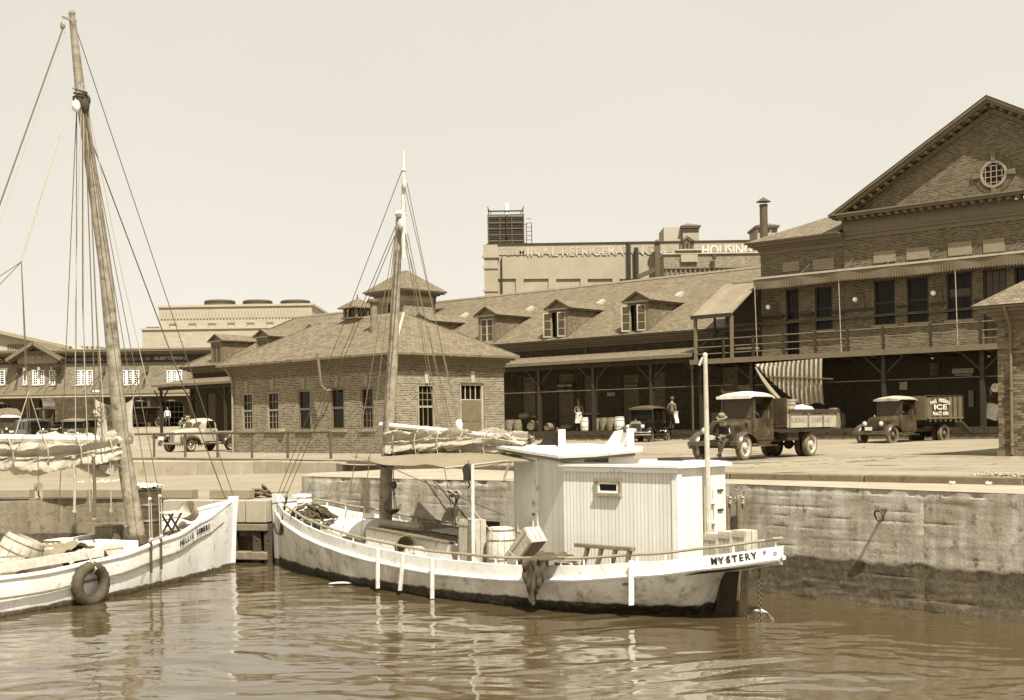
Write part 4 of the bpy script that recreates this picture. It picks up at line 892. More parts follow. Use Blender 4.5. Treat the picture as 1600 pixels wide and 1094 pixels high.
# rooftop houses, pipes
def rooftop(xa, xb, yt, yb, D, nm='roof_house', hip=None, m='brick_far'):
    a, z1 = XD(xa, yt, D); b, _ = XD(xb, yt, D); _, z0 = XD(xa, yb, D); h = rpart(nm, MB().box(a, b, D, D + 4, z0 - 1, z1), m)
    if hip:
        cm = MB().box(a - .15, b + .15, D - .15, D + 4.15, z1, z1 + .18); rpart('cornice', cm, 'trim', h); hh = MB(); hip_roof(hh, a, b, D, D + 4, z1 + .19, z1 + .19 + hip, over=.2, th=.05); rpart('house_roof', hh, 'slate_far', h)
        for q in range(3): u = a + (b - a) * (q + .5) / 3; rpart('louvre', MB().box(u - .25, u + .25, D - .06, D - .003, z1 - .4, z1 - .08), 'trim_dark', h)
    return h
rooftop(1037, 1066, 355, 380, 123, m='far_wall'); rooftop(1067, 1092, 356, 382, 122.5, hip=.55); rooftop(1183, 1215, 356, 382, 122.5, hip=.6)
for x, yt, yb, w in ((982.5, 379, 445, .16), (994, 387, 445, .2)):
    a, z1 = XD(x, yt, RDp - .4); _, z0 = XD(x, yb, RDp - .4); rpart('wall_pipe', MB().tube([(a, RDp - .4, z1), (a, RDp - .4, z0 - 1)], w, 8), 'trim_dark')
a, z1 = XD(982, 379, RDp - .4); b, z2 = XD(955, 381, RDp + 3); rpart('wall_pipe', MB().tube([(a, RDp - .4, z1), (b, RDp + 3, z1 - .1)], .12, 6), 'iron_rail')
a, z1 = XD(1027, 380, RDp - 1); _, z0 = XD(1027, 440, RDp - 1); v_ = rpart('vent_stack', MB().box(a - .25, a + .25, RDp - 1.2, RDp - .7, z0 - 2, z1), 'iron_rail'); rpart('vent_cap', MB().lathe([(.45, 0), (.02, .25)], 10, T(a, RDp - 1, z1 + .1)), 'iron_rail', v_)
a, z1 = XD(1006, 433, RDp - 1); b, z2 = XD(1027, 420, RDp - 1); rpart('duct', MB().beam((a - .6, RDp - 1, z1), (b, RDp - 1, z2), .3, .4), 'iron_rail', v_)
# lower block in front with a small gabled vent, lit coping
lb = thing('boiler_house', 'low brick block with tablet, coping and tiny gabled vent in front of the refrigeration warehouse', 'building', T(12, 112, 0))
def lpart(name, mb, m, parent=None, **k): mb.xf(T(-12, -112, 0)); return part(name, mb, m, parent or lb, **k)
a, z1 = XD(1037, 398, 112); b, z2 = XD(1200, 398, 112); lpart('wall', MB().box(a, b + 12, 112, 115, 5, z1), 'brick'); lpart('coping', MB().box(a - .1, b + 12, 111.85, 115.1, z1, z1 + .14), 'trim_light')
c, z3 = XD(1058, 392, 111.9); d, _ = XD(1095, 392, 111.9); lpart('raised_parapet', MB().box(c, d, 111.8, 113, z1 + .15, z3), 'brick'); lpart('coping', MB().box(c - .1, d + .1, 111.7, 113.1, z3, z3 + .1), 'trim_light')
lpart('tablet', MB().box(c + .3, d - .3, 111.7, 111.84, z1 - .7, z1 - .05), 'brick_far')
for k in range(22): lpart('corbel', MB().box(a + .1 + k * .42, a + .28 + k * .42, 111.86, 111.998, z1 - 1.9, z1 - 1.3), 'brick_gable')
lpart('string', MB().box(a, a + 9.4, 111.8, 111.998, z1 - 1.28, z1 - 1.12), 'trim')
e, z4 = XD(1062, 391, 112.5); f2, z5 = XD(1083, 380, 112.5); vm = MB().prism([(e, z3 + .1), (f2, z3 + .1), (f2, z5), ((e + f2) / 2, z5 + .4), (e, z5)], .9, T(0, 112, 0)); vt = lpart('roof_vent', vm, 'trim'); q = MB(); q.beam((e - .2, 111.9, z5 - .05), ((e + f2) / 2, 111.9, z5 + .5), .2, .08); q.beam((f2 + .2, 111.9, z5 - .05), ((e + f2) / 2, 111.9, z5 + .5), .2, .08); lpart('vent_trim', q, 'trim_dark', vt)
for k in range(3): lpart('louvre', MB().box(e + .15 + k * .34, e + .37 + k * .34, 111.96, 111.998, z3 + .25, z5), 'dark_wood', vt)
a, z1 = XD(1115, 405, 111.5); lpart('floodlight', MB().tube([(a + .05, 111.5, z1 - 1.3), (a + .05, 111.5, z1)], .04, 6).box(a - .12, a + .2, 111.3, 111.7, z1, z1 + .4), 'iron', None)
# cooling tower on the roof
a, z0 = XD(763, 382, 121); b, z1 = XD(818, 335, 121)
ct = thing('cooling_tower', 'dark slatted cooling tower tank standing on the left end of the warehouse roof', 'tank', T((a + b) / 2, 122.5, z0 - .3)); w = (b - a) / 2; h = z1 - z0 + .3
part('tank_core', MB().box(-w + .1, w - .1, -1.4, 1.5, 0, h - .1), 'dark_wood', ct)
for k in range(6):
    part('hoop', MB().box(-w - .04, w + .04, -1.56, 1.6, k * h / 5.4, k * h / 5.4 + .07), 'trim', ct)
    for q in range(3): part('louvre_board', MB().box(-w, w, -1.52, -1.44, k * h / 6 + .12 + q * .16, k * h / 6 + .22 + q * .16), 'dark_wood', ct)
for q in range(4): part('stud', MB().box(-w + q * w * 2 / 3 - .05, -w + q * w * 2 / 3 + .05, -1.62, -1.5, 0, h), 'iron_rail', ct)
for sg in (-1, 1):
    part('top_brace', MB().beam((sg * w * .95, -1.4, h), (sg * w * 1.0, -1.4, h + .8), .08, .08), 'iron', ct); part('top_brace', MB().beam((sg * w * .8, -1.4, h + .05), (sg * w, -1.4, h + .7), .06, .06), 'iron', ct)
part('top_frame', MB().beam((-w, -1.4, h + .35), (w, -1.4, h + .35), .08, .14), 'iron', ct); part('inlet_pipe', MB().lathe([(.22, h), (.22, h + 1.1)], 10, T(.1, -1.2, 0)), 'white_paint', ct)
part('inlet_pipe', MB().tube([(.1, -1.7, h), (.1, -1.7, h * .3)], .08, 6), 'iron', ct)
for q in (0.25, .75): part('ladder', MB().tube([(w + q, -1.3, .1), (w + q, -1.3, h * .75)], .04, 5), 'iron', ct)
for zz in (.4, h * .7): part('ladder_bracket', MB().tube([(w - .05, -1.3, zz), (w + .3, -1.3, zz)], .03, 5), 'iron', ct)
for k in range(7): part('rung', MB().tube([(w + .25, -1.3, .3 + k * .4), (w + .75, -1.3, .3 + k * .4)], .03, 5), 'iron', ct)

# ================================================================ LEFT MARKET BUILDING (frontal, far)
LD = 128.
lm = thing('commission_market', 'long two storey market with pediment, white sash windows and dark sign band at far left', 'building', T(-45, LD, 1.1))
LX = T(45, -LD, -1.1)
def mpart(name, mb, m, parent=None, **k): mb.xf(LX); return part(name, mb, m, parent or lm, **k)
xl, xr = -75, -20
zc = XD(150, 617, LD - 4)[1]; ze = XD(150, 565.5, LD)[1]
wn_ = []
for a, b in ((0 - 9, 8), (35, 43), (50, 69.5), (76, 86.5), (116.5, 145.5), (187.5, 218), (260, 285)):
    pa, z1 = XD(a, 578.5, LD); pb_, z0 = XD(b, 601, LD); wn_.append((pa, pb_, z0, z1))
for k in range(3): wn_.append((-57.5 - k * 5, -55.5 - k * 5, wn_[0][2], wn_[0][3]))
g = MB(); wall(g, xl, xr, zc - .2, ze, wn_, v=LD, dep=.2); mpart('wall', g, 'brick')
for i, (a, b, c, d) in enumerate(wn_):
    w_ = b - a; n_ = 3 if w_ > 1.5 else 1
    if i == 2: n_ = 2
    for q in range(n_):
        u0, u1 = a + w_ * q / n_, a + w_ * (q + 1) / n_
        window(lm, u0 + .02, u1 - .02, c, d, v=LD, M=LX, rec=.08, fw=.1, cols=2, rows=(3, 3), fm='white_paint', sill='trim_light' if q == 0 else None, mun=.06)
ent = MB(); ent.box(xl, xr, LD - .3, LD + .1, ze + .6, ze + .75); ent.box(xl, xr, LD - .7, LD + .1, ze + .75, ze + .95); ent.box(xl, xr, LD - .9, LD + .1, ze + .95, ze + 1.1)
mpart('cornice', ent, 'trim'); sbd = mpart('sign_band', MB().box(xl, xr, LD - .06, LD + .05, ze - .12, ze + .6), 'sign_black')
for txt, xa, xb, y in (('W. N. CO. INC.', -25, 20, 573), ('1200', 85, 95, 569.5), ('1202 LEEMAN & GOLDBERG INC.', 101, 163, 569), ('McCONLEY CO. INC. 1200', 186, 234, 567), ('1200 LIBERTY COMMISSION CO.', 240, 293, 565)):
    a, z_ = XD(xa, y, LD - .1); b, _ = XD(xb, y, LD - .1); q = MB(); text(q, txt, 1., T((a + b) / 2, LD - .075, ze + .24) @ Matrix.Diagonal(((b - a) / text_w(txt), 1, .45, 1)), .008); mpart('lettering', q, 'text_white' if 'LIB' in txt or 'W.' in txt else 'text_faded', sbd, kind='stuff')
r_ = MB(); zr_ = XD(150, 544, LD + 4)[1]; r_.add([(xl, LD - .95, ze + 1.11), (xr, LD - .95, ze + 1.11), (xr, LD + 5, zr_), (xl, LD + 5, zr_), (xr, LD + 12, ze + 1), (xl, LD + 12, ze + 1)], [(0, 1, 2, 3), (3, 2, 4, 5)]); mpart('roof', r_, 'slate_far')
pa, pz = XD(15, 562, LD - .5); pb_, _ = XD(100, 562, LD - .5); px_, pt = XD(56, 537, LD - .5)
q = MB().prism([(pa + .8, ze - .1), (pb_ - .8, ze - .1), (pb_ - .6, pz), (px_, pt - .2), (pa + .6, pz)], 5, T(0, LD - .35, 0)); mpart('gable', q, 'brick_far')
q = MB()
for s0 in (pa, pb_): q.beam((s0, LD - .9, pz - .1), (px_, LD - .9, pt), 1.1, .32); q.beam((s0, LD - .7, pz - .35), (px_, LD - .7, pt - .3), .6, .2)
mpart('gable_cornice', q, 'trim'); q = MB().add([(pa - .2, LD - 1.3, pz), (px_, LD - 1.3, pt + .2), (px_, LD + 5, pt + .2), (pa - .2, LD + 5, pz), (pb_ + .2, LD - 1.3, pz), (pb_ + .2, LD + 5, pz)], [(0, 1, 2, 3), (1, 4, 5, 2)]); mpart('gable_roof', q, 'slate')
for xx, yy in ((52, 559), (57, 554), (62, 559), (38, 577), (60, 576), (80, 576)):
    a, z_ = XD(xx, yy, LD - .5); mpart('stone_block', MB().box(a - .12, a + .12, LD - .5, LD - .36 if yy < 570 else LD, z_ - .15, z_ + .15), 'trim_light')
cq = MB().box(xl, xr, LD - 4.5, LD, zc - .2, zc + .05); mc = mpart('canopy', cq, 'trim_light'); mpart('canopy_roof', MB().add([(xl, LD - 4.6, zc + .06), (xr, LD - 4.6, zc + .06), (xr, LD, zc + .7), (xl, LD, zc + .7)], [(0, 1, 2, 3)]), 'trim', mc)
for xx in (92, 163, 230, 30, -20): a = XD(xx, 590, LD)[0]; q = MB().tube([(a, LD - .1, zc + 2.5), (a - 1, LD - 3.5, zc + .3)], .05, 5).tube([(a, LD - .1, zc + 2.5), (a - .2, LD - 3.5, zc + .3)], .05, 5).box(a - .15, a + .15, LD - .2, LD, zc + 2.3, zc + 2.9); mpart('tie_rod', q, 'iron_rail', mc)
# ground storey with arches
ar = MB(); arch = []
for xc in (98, 0, -60, 218.5, 268, 150): arch.append(XD(xc, 640, LD)[0])
zs0 = 1.1; zsp = XD(200, 640, LD)[1]; rA = 1.25
for a in arch: pass
ww_ = sorted(arch); ops = [(a - 1.3, a + 1.3, zs0, zsp + .9) for a in ww_]; wall(ar, xl, xr, zs0 - .2, zc - .2, ops, v=LD, dep=.3); mpart('ground_storey', ar, 'brick_gable')
for a in ww_:
    q = MB(); n = 14
    for k in range(n):
        t0, t1 = math.pi * k / n, math.pi * (k + 1) / n; P0 = (a + 1.3 * math.cos(t0), zsp + .9 * math.sin(t0)); P1 = (a + 1.3 * math.cos(t1), zsp + .9 * math.sin(t1)); q.add([(P0[0], LD - .01, P0[1]), (P1[0], LD - .01, P1[1]), (P1[0], LD - .01, zsp + .92), (P0[0], LD - .01, zsp + .92)], [(0, 1, 2, 3)])
    mpart('arch_spandrel', q, 'brick_gable'); window(lm, a - 1.25, a + 1.25, zs0 + .1, zsp + .85, v=LD + .1, M=LX, rec=.1, fw=.12, cols=5, rows=(3, 2), fm='trim_light', split=.6, sill=None, name='shopfront')
for k in range(9): a = -30 - k * 5.1; mpart('canopy_post', MB().box(a - .12, a + .12, LD - 4.2, LD - 3.96, 1, zc - .2), 'iron_rail')
q = MB().ball((XD(150, 608, LD - 3)[0], LD - 3, zc + .35), .3, 8, 5, (1.4, 1, .5)); mpart('yard_lamp', q, 'white_paint')
# pale blocks on the skyline
wb = thing('white_power_block', 'pale white block building with three round roof tanks on the skyline', 'building', T(-40, 180, 0))
def wpart(name, mb, m, parent=None, **k): mb.xf(T(40, -180, 0)); return part(name, mb, m, parent or wb, **k)
a, z1 = XD(248, 481, 180); b, _ = XD(487, 481, 180); wpart('upper_block', MB().box(a, b, 180, 200, 5, z1), 'white_block')
c, z2 = XD(222, 516, 179); wpart('lower_block', MB().box(c, b + 3, 179, 179.99, 2, z2), 'white_block'); wpart('coping', MB().box(a - .2, b + .2, 179.8, 200, z1, z1 + .3), 'far_wall'); wpart('coping', MB().box(c - .2, b + 3, 178.8, 179.98, z2, z2 + .25), 'far_wall')
for k in range(8): u = a + 1.6 + k * 2.72; wpart('pilaster_slot', MB().box(u, u + .9, 179.72, 179.995, z1 - 7, z1 - 2.5), 'far_wall'); wpart('slot_head', MB().box(u - .1, u + 1., 179.68, 179.715, z1 - 2.55, z1 - 2.3), 'trim')
for k in range(46): u = a + .3 + k * .46; wpart('dentil', MB().box(u, u + .22, 179.85, 179.995, z1 - 1.6, z1 - .5), 'far_wall')
for xa, xb in ((314, 362), (375, 421), (434.5, 481)):
    a1, zt_ = XD(xa, 468.5, 184); b1, _ = XD(xb, 468.5, 184); r0 = (b1 - a1) / 2; tk = wpart('roof_tank', MB().lathe([(r0, z1), (r0, zt_ - .05), (r0 * .9, zt_ + .05)], 24, T((a1 + b1) / 2, 184 + r0, 0)), 'tank_wood', smooth=30); wpart('hoop', MB().lathe([(r0 + .05, zt_ - .35), (r0 + .05, zt_ - .22)], 24, T((a1 + b1) / 2, 184 + r0, 0), caps=False), 'iron', tk)
a, z1 = XD(228, 511, 181); b, _ = XD(247, 511, 181); wpart('roof_house', MB().box(a, b, 181, 184, z1 - 1, z1), 'trim')
fb = thing('far_white_building', 'white building with long pitched roof and row of small windows behind the market, far left', 'building', T(-70, 175, 0))
def fpart(name, mb, m, parent=None, **k): mb.xf(T(70, -175, 0)); return part(name, mb, m, parent or fb, **k)
a, z1 = XD(-60, 527, 175); b, z2 = XD(42, 533, 175); c, z3 = XD(110, 545, 175); fpart('wall', MB().prism([(a, 2), (c + 3, 2), (c + 3, z3 - .5), (b, z2 + .6), (XD(0, 519, 175)[0], XD(0, 521, 175)[1]), (a, z1 + .5)], 15, T(0, 175, 0)), 'far_wall')
q = MB(); q.beam((a, 174.6, XD(-60, 514, 175)[1]), (XD(0, 519, 175)[0], 174.6, XD(0, 519, 175)[1]), 1.2, .4); q.beam((XD(0, 519, 175)[0], 174.6, XD(0, 519, 175)[1]), (XD(112, 544, 175)[0], 174.6, XD(112, 544, 175)[1]), 1.2, .45); fpart('roof_edge', q, 'stone')
for k in range(8): u, z_ = XD(12 + k * 3.9 - 12 * (k > 3) * 0, 545, 175); fpart('window', MB().box(u, u + .2, 174.94, 174.995, z_ - .6, z_ + .6), 'iron_rail')
for xx in (118, 124, 130, 136): pass
fa = thing('far_low_roof', 'far low white roof with row of round vents on the skyline', 'building', T(-58, 190, 0))
a, z1 = XD(112, 541, 190); b, _ = XD(150, 541, 190); part('wall', MB().box(0, b - a, 0, 6, 2, z1).xf(T(a + 58, 0, 0)), 'far_wall', fa)
for k in range(4): part('vent', MB().ball((a + 58 + .8 + k * .75, -.02, z1 - .25), .22, 8, 5, (1, .3, 1)), 'iron_rail', fa)

# ================================================================ RIGHT SMALL BRICK BUILDING (its left end)
BF = Frame((14.0, 36.86), (.740, -.673)); BM = BF.M
rb = thing('brick_corner_building', 'brick building cut off by the right edge, hipped roof and downspout at its corner', 'building', BM)
bz = BF.px(1562, 500)[1]
mm = MB().box(.004, 5, .012, 6, -.1, bz); part('mortar_wall', mm, 'mortar', rb); rng = random.Random(11)
bm_ = mesh_of('brick', MB().box(.006, .214, 0, .02, .005, .067), 'brick_unit'); bm_h = mesh_of('brick', MB().box(.006, .1, 0, .02, .005, .067), 'brick_unit')
mats_v = []
for k, v_ in enumerate((.08, .13, .17, .21)): mat('brick_unit_%d' % k, v_, .9, lo=.75, hi=1.25, scale=6.); 
vb = [[mesh_of('brick', MB().box(.006, w, 0, .02, .005, .067), 'brick_unit_%d' % k) for k in range(4)] for w in (.214, .1)]
rows = int((bz + .05) / .074); cnt = 0; stuff = MB()
for r_ in range(rows):
    z = -.02 + r_ * .074; u = 0. if r_ % 2 else -.11
    while u < 5.:
        if u < -.01: me_ = vb[1][rng.randrange(4)]; uu = 0.
        else: me_ = vb[0][rng.randrange(4)]; uu = u
        if uu < 1.15 and cnt < 296: link('brick', me_, rb, T(uu, rng.uniform(-.003, .003), z)); cnt += 1
        else: stuff.box(uu + .006, uu + .214, -.001, .019, z + .005, z + .067)
        u += .22
o = part('brick_courses', stuff, 'brick_unit_1', rb); o['kind'] = 'stuff'
c_ = MB()
for dz, pr, h in ((0, .1, .12), (.12, .22, .1), (.22, .4, .1), (.32, .5, .06)): c_.box(-pr, 5, -pr, 6, bz + dz, bz + dz + h)
part('cornice', c_, 'trim', rb); h_ = MB(); zr = bz + .4; h_.add([(-.55, -.55, zr), (6, -.55, zr), (6, 3, zr + 2.3), (3, 3, zr + 2.3), (-.55, 6.5, zr)], [(0, 1, 2, 3), (4, 0, 3)]); part('roof', h_, 'slate', rb)
downspout(rb, [(.42, -.5, bz + .3), (.42, -.12, bz - .15), (.42, -.08, bz - .4), (.42, -.08, .05)], .045, 'trim')
for zz in (.3, 1.9, bz - .6): part('collar', MB().lathe([(.07, 0), (.07, .07)], 10, T(.42, -.08, zz)), 'trim', rb)
part('roof_vent', MB().lathe([(.05, 0), (.05, .35)], 8, T(1.0, 1.2, zr + 1.)), 'trim_light', rb)
part('base_course', MB().box(-.03, 5, -.04, .0, -.1, .16), 'kerb_stone', rb)
# ================================================================ BOATS
def interp(tab, x):
    for (a, p), (b, q) in zip(tab, tab[1:]):
        if x <= b:
            t = max(0., (x - a) / (b - a)); t = t * t * (3 - 2 * t) * .35 + t * .65; return p + (q - p) * t
    return tab[-1][1]
MF = Frame((-5.87, 31.9), (.702, -.712), WATER)
MM = MF.M
my = thing('mystery_workboat', 'white wooden workboat with pilothouse aft and the name MYSTERY on its stern quarter', 'boat', MM)
LB = 14.73
def B_(x):      # sheer half breadth
    return interp([(0, .03), (.6, .38), (1.5, .82), (3, 1.3), (5, 1.68), (7.5, 1.88), (9.5, 1.86), (11.5, 1.66), (13, 1.3), (14, .82), (14.5, .42), (LB, .05)], x)
def H_(x): return interp([(0, 1.60), (1, 1.45), (2, 1.29), (4, 1.04), (6, .87), (8, .78), (10, .78), (11.5, .85), (13, .99), (14, 1.13), (LB, 1.25)], x)
def Bw(x): return interp([(0, .02), (1.5, .58), (3, 1.05), (5, 1.5), (7.5, 1.76), (9.5, 1.7), (11.5, 1.28), (12.6, .68), (13.3, .1), (13.6, .4), (14.2, .3), (LB, .03)], x)
def BD_(x): return .27 - .08 * max(0., (x - 9) / 5.7)
BAND = .27
def hull_side(mb, sg, B, H, Bw_, L_, band, x_end, keel=lambda x: -.7, n=70):
    def fn(s_, t_):
        x = s_ * L_; zt = H(x) - (band(x) if callable(band) else band); b0 = B(x) ; bw = Bw_(x); kz = keel(x)
        if t_ < .6:
            q = t_ / .6; z = zt * (1 - q) + q * min(.0, 99); z = zt * (1 - q) + 0. * q
            if kz > 0: z = zt + (kz - zt) * q
            y = b0 + (bw - b0) * (q ** 2.)
        else:
            q = (t_ - .6) / .4
            z = kz * q if kz < 0 else kz; y = bw * (1 - q ** 1.6)
        return (x, sg * max(y, .015), z)
    mb.grid(fn, n, 14, flip=sg > 0)
def keelM(x): return -.7 if x < 13.05 else (-.7 + (x - 13.05) / .5 * 1.42 if x < 13.55 else H_(x) - BD_(x) - .12)
h = MB(); hull_side(h, -1, B_, H_, Bw, LB, BD_, LB, keelM, n=120); hull_side(h, 1, B_, H_, Bw, LB, BD_, LB, keelM, n=120); part('hull', h, 'hull_worn', my, smooth=35)
b = MB()
for sg in (-1, 1): b.loft([[(x, sg * (B_(x) + .0), H_(x) - BD_(x)), (x, sg * (B_(x) + .012), H_(x)), (x, sg * (B_(x) - .06), H_(x)), (x, sg * (B_(x) - .06), H_(x) - BD_(x))] for x in [LB * i / 60 for i in range(61)]])
part('bulwark', b, 'hull_white', my, smooth=35)
for sg in (-1, 1): part('rub_rail', MB().tube([(x, sg * (B_(x) + .015), H_(x) - BD_(x) - .01) for x in [LB * i / 60 for i in range(61)]], .04, 6), 'hull_white', my, smooth=True)
dk = MB(); dk.grid(lambda s_, t_: (s_ * LB, (t_ * 2 - 1) * (B_(s_ * LB) - .05), H_(s_ * LB) - .3 + .05 * (1 - (2 * t_ - 1) ** 2)), 50, 6, flip=False); part('deck', dk, 'deck', my)
part('stem', MB().loft([[(-.1 - q * .05, -.05, z), (.12, -.07, z), (.12, .07, z), (-.1 - q * .05, .05, z)] for q, z in ((-.6, -.6), (0, 0), (1., 1.1), (1.6, 1.72))]), 'hull_white', my)
for sg in (-1, 1):
    rl = part('log_rail', MB().tube([(x, sg * (B_(x) - .05), H_(x) + .13) for x in [.9 + (LB - 1.05) * i / 60 for i in range(61)]], .028, 6), 'stone', my, smooth=True)
    for k in range(27): x = 1.2 + k * .5; part('stanchion', MB().lathe([(.018, 0), (.018, .14)], 6, T(x, sg * (B_(x) - .05), H_(x) - .01)), 'white_paint', rl)
part('stern_rail', MB().tube([(LB - .1, -.1, H_(LB) + .13), (LB, 0, H_(LB) + .13), (LB - .1, .1, H_(LB) + .13)], .028, 6), 'stone', my)
# skeg, rudder
part('skeg', MB().prism([(12.6, -.7), (13.62, -.7), (13.85, .85), (13.6, .8), (13.4, .1), (13.15, -.3)], .1, T(0, -.05, 0)), 'dark_wood', my)
part('rudder', MB().prism([(13.8, -.7), (14.1, -.7), (14.05, -.05), (14.02, .3), (14.05, .9), (13.98, .95)], .07, T(0, -.035, 0)), 'old_wood', my); part('rudder_post', MB().tube([(13.82, 0, -.7), (14.0, 0, 1.0)], .045, 8), 'old_wood', my)
rb_ = MB().prism([(14.06, -.1), (14.55, -.1), (14.55, .0), (14.45, .1), (14.3, .16), (14.18, .14), (14.08, .03)], .05, T(0, -.02, 0)); part('rudder_blade', rb_, 'hull_white', my)
# name letters set one by one along the curved quarter
import bisect
def letter_on(txt, pxs, yc_off, size, m, tilt=0., root=my):
    g_ = MB()
    for ch, xp in zip(txt, pxs):
        # find the station whose near side projects to this pixel column
        bx, be = 9, 1e9
        for i in range(400):
            x = 9.5 + i * .013; P = MM @ Vector((x, -B_(x), H_(x))); s_ = P.x / P.y * F; e = abs(s_ - (xp - CX))
            if e < be: be, bx = e, x
        x = bx; d = Vector((.02, -(B_(x + .01) - B_(x - .01)), H_(x + .01) - H_(x - .01))).normalized(); up = Vector((0, 0, 1)); nn = d.cross(up).normalized(); up = nn.cross(d).normalized() * -1
        if up.z < 0: up = -up
        o_ = Vector((x, -B_(x) - .018, H_(x) - yc_off)) + nn * .0
        if nn.y > 0: nn = -nn
        Mx = Matrix(((d.x, -nn.x, up.x, o_.x), (d.y, -nn.y, up.y, o_.y), (d.z, -nn.z, up.z, o_.z), (0, 0, 0, 1)))
        text(g_, ch, size * 1.08, Mx, .01, bold=.006, sx=.85)
        for sx2 in (-.05, .05):
            for zz in (-.075, .075):
                if False and ch in 'MRYET' and not (ch in 'YT' and zz < 0): g_.box(sx2 - .018, sx2 + .018, -.006, .0, zz * size / .2 - .006, zz * size / .2 + .006, Mx)
        if False: g_.box(-.035, .035, -.006, .0, -.075 * size / .2 - .006, -.075 * size / .2 + .006, Mx)
        part('letter', g_, m, root); g_ = MB()
letter_on('MYSTERY', (1113, 1125, 1136, 1146.5, 1156.5, 1166, 1176), .11, .155, 'text_black')
letter_on('*o', (1193, 1210), .1, .13, 'tarp')
# cabin
hw = .7; cz0, cz1 = .5, 2.56
cabin = MB(); poly = [(10.42, -hw), (13.1, -hw), (13.1, hw), (10.42, hw)]; cabin.plan(poly, cz0, cz1); cb = part('deckhouse', cabin, 'white_boards', my)
rf_ = MB()
def camber(u0, u1, hw_, z, c, nseg=8, sheer=0.):
    top = []; 
    for x in (u0, (u0 + u1) / 2, u1):
        top.append([(x, hw_ * (2 * k / nseg - 1), z + c * (1 - (2 * k / nseg - 1) ** 2) + sheer * ((x - (u0 + u1) / 2) / (u1 - u0)) ** 2) for k in range(nseg + 1)] + [(x, hw_ * (1 - 2 * k / nseg), z - .05) for k in range(nseg + 1)])
    return top
rf_.loft(camber(10.36, 13.2, hw + .08, cz1 + .05, .07)); part('deckhouse_roof', rf_, 'white_paint', cb, smooth=30)
part('eave_mould', MB().box(10.42, 13.14, -hw - .045, -hw - .003, cz1 - .09, cz1 - .01), 'white_paint', cb); part('corner_board', MB().box(13.1, 13.13, -hw - .02, -hw + .09, cz0, cz1 - .1), 'white_paint', cb)
part('corner_board', MB().box(13.0, 13.1, -hw - .02, -hw - .002, cz0, cz1 - .1), 'white_paint', cb)
w0 = MF.px(931, 747, -hw); w1 = MF.px(972, 776, -hw)
wi = MB(); a, c, b_, d = w0[0], w1[1], w1[0], w0[1]
wi.box(a, b_, -hw - .05, -hw - .002, d - .06, d); wi.box(a, b_, -hw - .07, -hw - .002, c, c + .05); wi.box(a, a + .055, -hw - .04, -hw - .002, c + .05, d - .06); wi.box(b_ - .055, b_, -hw - .04, -hw - .002, c + .05, d - .06)
cw = part('cabin_window', wi, 'stone', my); q = MB(); a2, b2, c2, d2 = a + .065, b_ - .065, c + .055, d - .065
q.box(a2, b2, -hw - .03, -hw - .004, c2, c2 + .04); q.box(a2, b2, -hw - .03, -hw - .004, d2 - .04, d2); q.box(a2, a2 + .04, -hw - .03, -hw - .004, c2 + .04, d2 - .04); q.box(b2 - .04, b2, -hw - .03, -hw - .004, c2 + .04, d2 - .04); part('sash', q, 'white_paint', cw)
part('pane', MB().box(a2 + .04, b2 - .04, -hw - .012, -hw - .004, c2 + .04, d2 - .04), 'glass_dark', cw)
# pilothouse with a V shaped front
pz1 = 2.74
ph = MB(); pv = [(10.42, -hw), (8.42, -.0 - .03), (8.42, .03), (10.42, hw)]; ph.plan(pv, cz0, pz1); pho = part('pilothouse', ph, 'white_boards', my)
ph2 = MB(); ph2.plan([(10.42, -hw + .06), (12.1, -hw + .06), (11.05, hw - .08), (10.42, hw - .08)], cz1 + .06, pz1); part('raised_house', ph2, 'white_paint', pho)
RP = [(8.0, -.1, 2.93), (9.25, -.47, 2.84), (10.42, -hw - .12, 2.765), (11.3, -hw - .1, 2.80), (12.38, -hw - .06, 2.89), (11.15, hw + .06, 2.9), (10.4, hw + .1, 2.8), (9.25, .47, 2.84), (8.0, .1, 2.93)]
q = MB(); n_ = len(RP); c_t = (10.4, 0, 2.97); c_b = (10.4, 0, 2.8)
q.add([c_t, c_b] + [(x, y, z + .0) for x, y, z in RP] + [(x, y, z - .055) for x, y, z in RP], [(0, 2 + k, 2 + (k + 1) % n_) for k in range(n_)] + [(1, 2 + n_ + (k + 1) % n_, 2 + n_ + k) for k in range(n_)] + [(2 + k, 2 + n_ + k, 2 + n_ + (k + 1) % n_, 2 + (k + 1) % n_) for k in range(n_)])
part('pilothouse_roof', q, 'white_paint', pho)
q = MB(); q.beam((10.42, -hw - .06, 2.68), (8.3, -.06, 2.82), .03, .07); q.beam((10.42, -hw - .05, 2.69), (12.2, -hw - .03, 2.8), .03, .06); part('eave_board', q, 'panel_stucco', pho)
vd = Vector((8.42 - 10.42, -.03 + hw, 0)).normalized(); vn = Vector((vd.y, -vd.x, 0)) * -1
if vn.y > 0: vn = -vn
def vM(dist, z): P = Vector((10.42, -hw, z)) + vd * dist; return Matrix(((vd.x, -vn.x, 0, P.x), (vd.y, -vn.y, 0, P.y), (0, 0, 1, P.z), (0, 0, 0, 1)))
dl = MB().box(1.05, 2.02, -.03, -.002, 0, 1.98, vM(0, cz0 + .15)); do = part('cabin_door', dl, 'white_paint', my)
q = MB(); q.box(1.0, 1.05, -.045, -.002, 0, 2.02, vM(0, cz0 + .15)); q.box(1.0, 2.06, -.045, -.002, 2.0, 2.06, vM(0, cz0 + .15)); q.box(1.2, 1.9, -.045, -.03, 1.1, 1.12, vM(0, cz0 + .15)); q.box(1.2, 1.9, -.045, -.03, .55, .57, vM(0, cz0 + .15)); q.box(1.2, 1.22, -.045, -.03, .1, 1.85, vM(0, cz0 + .15)); q.box(1.88, 1.9, -.045, -.03, .1, 1.85, vM(0, cz0 + .15)); part('door_trim', q, 'white_paint', do)
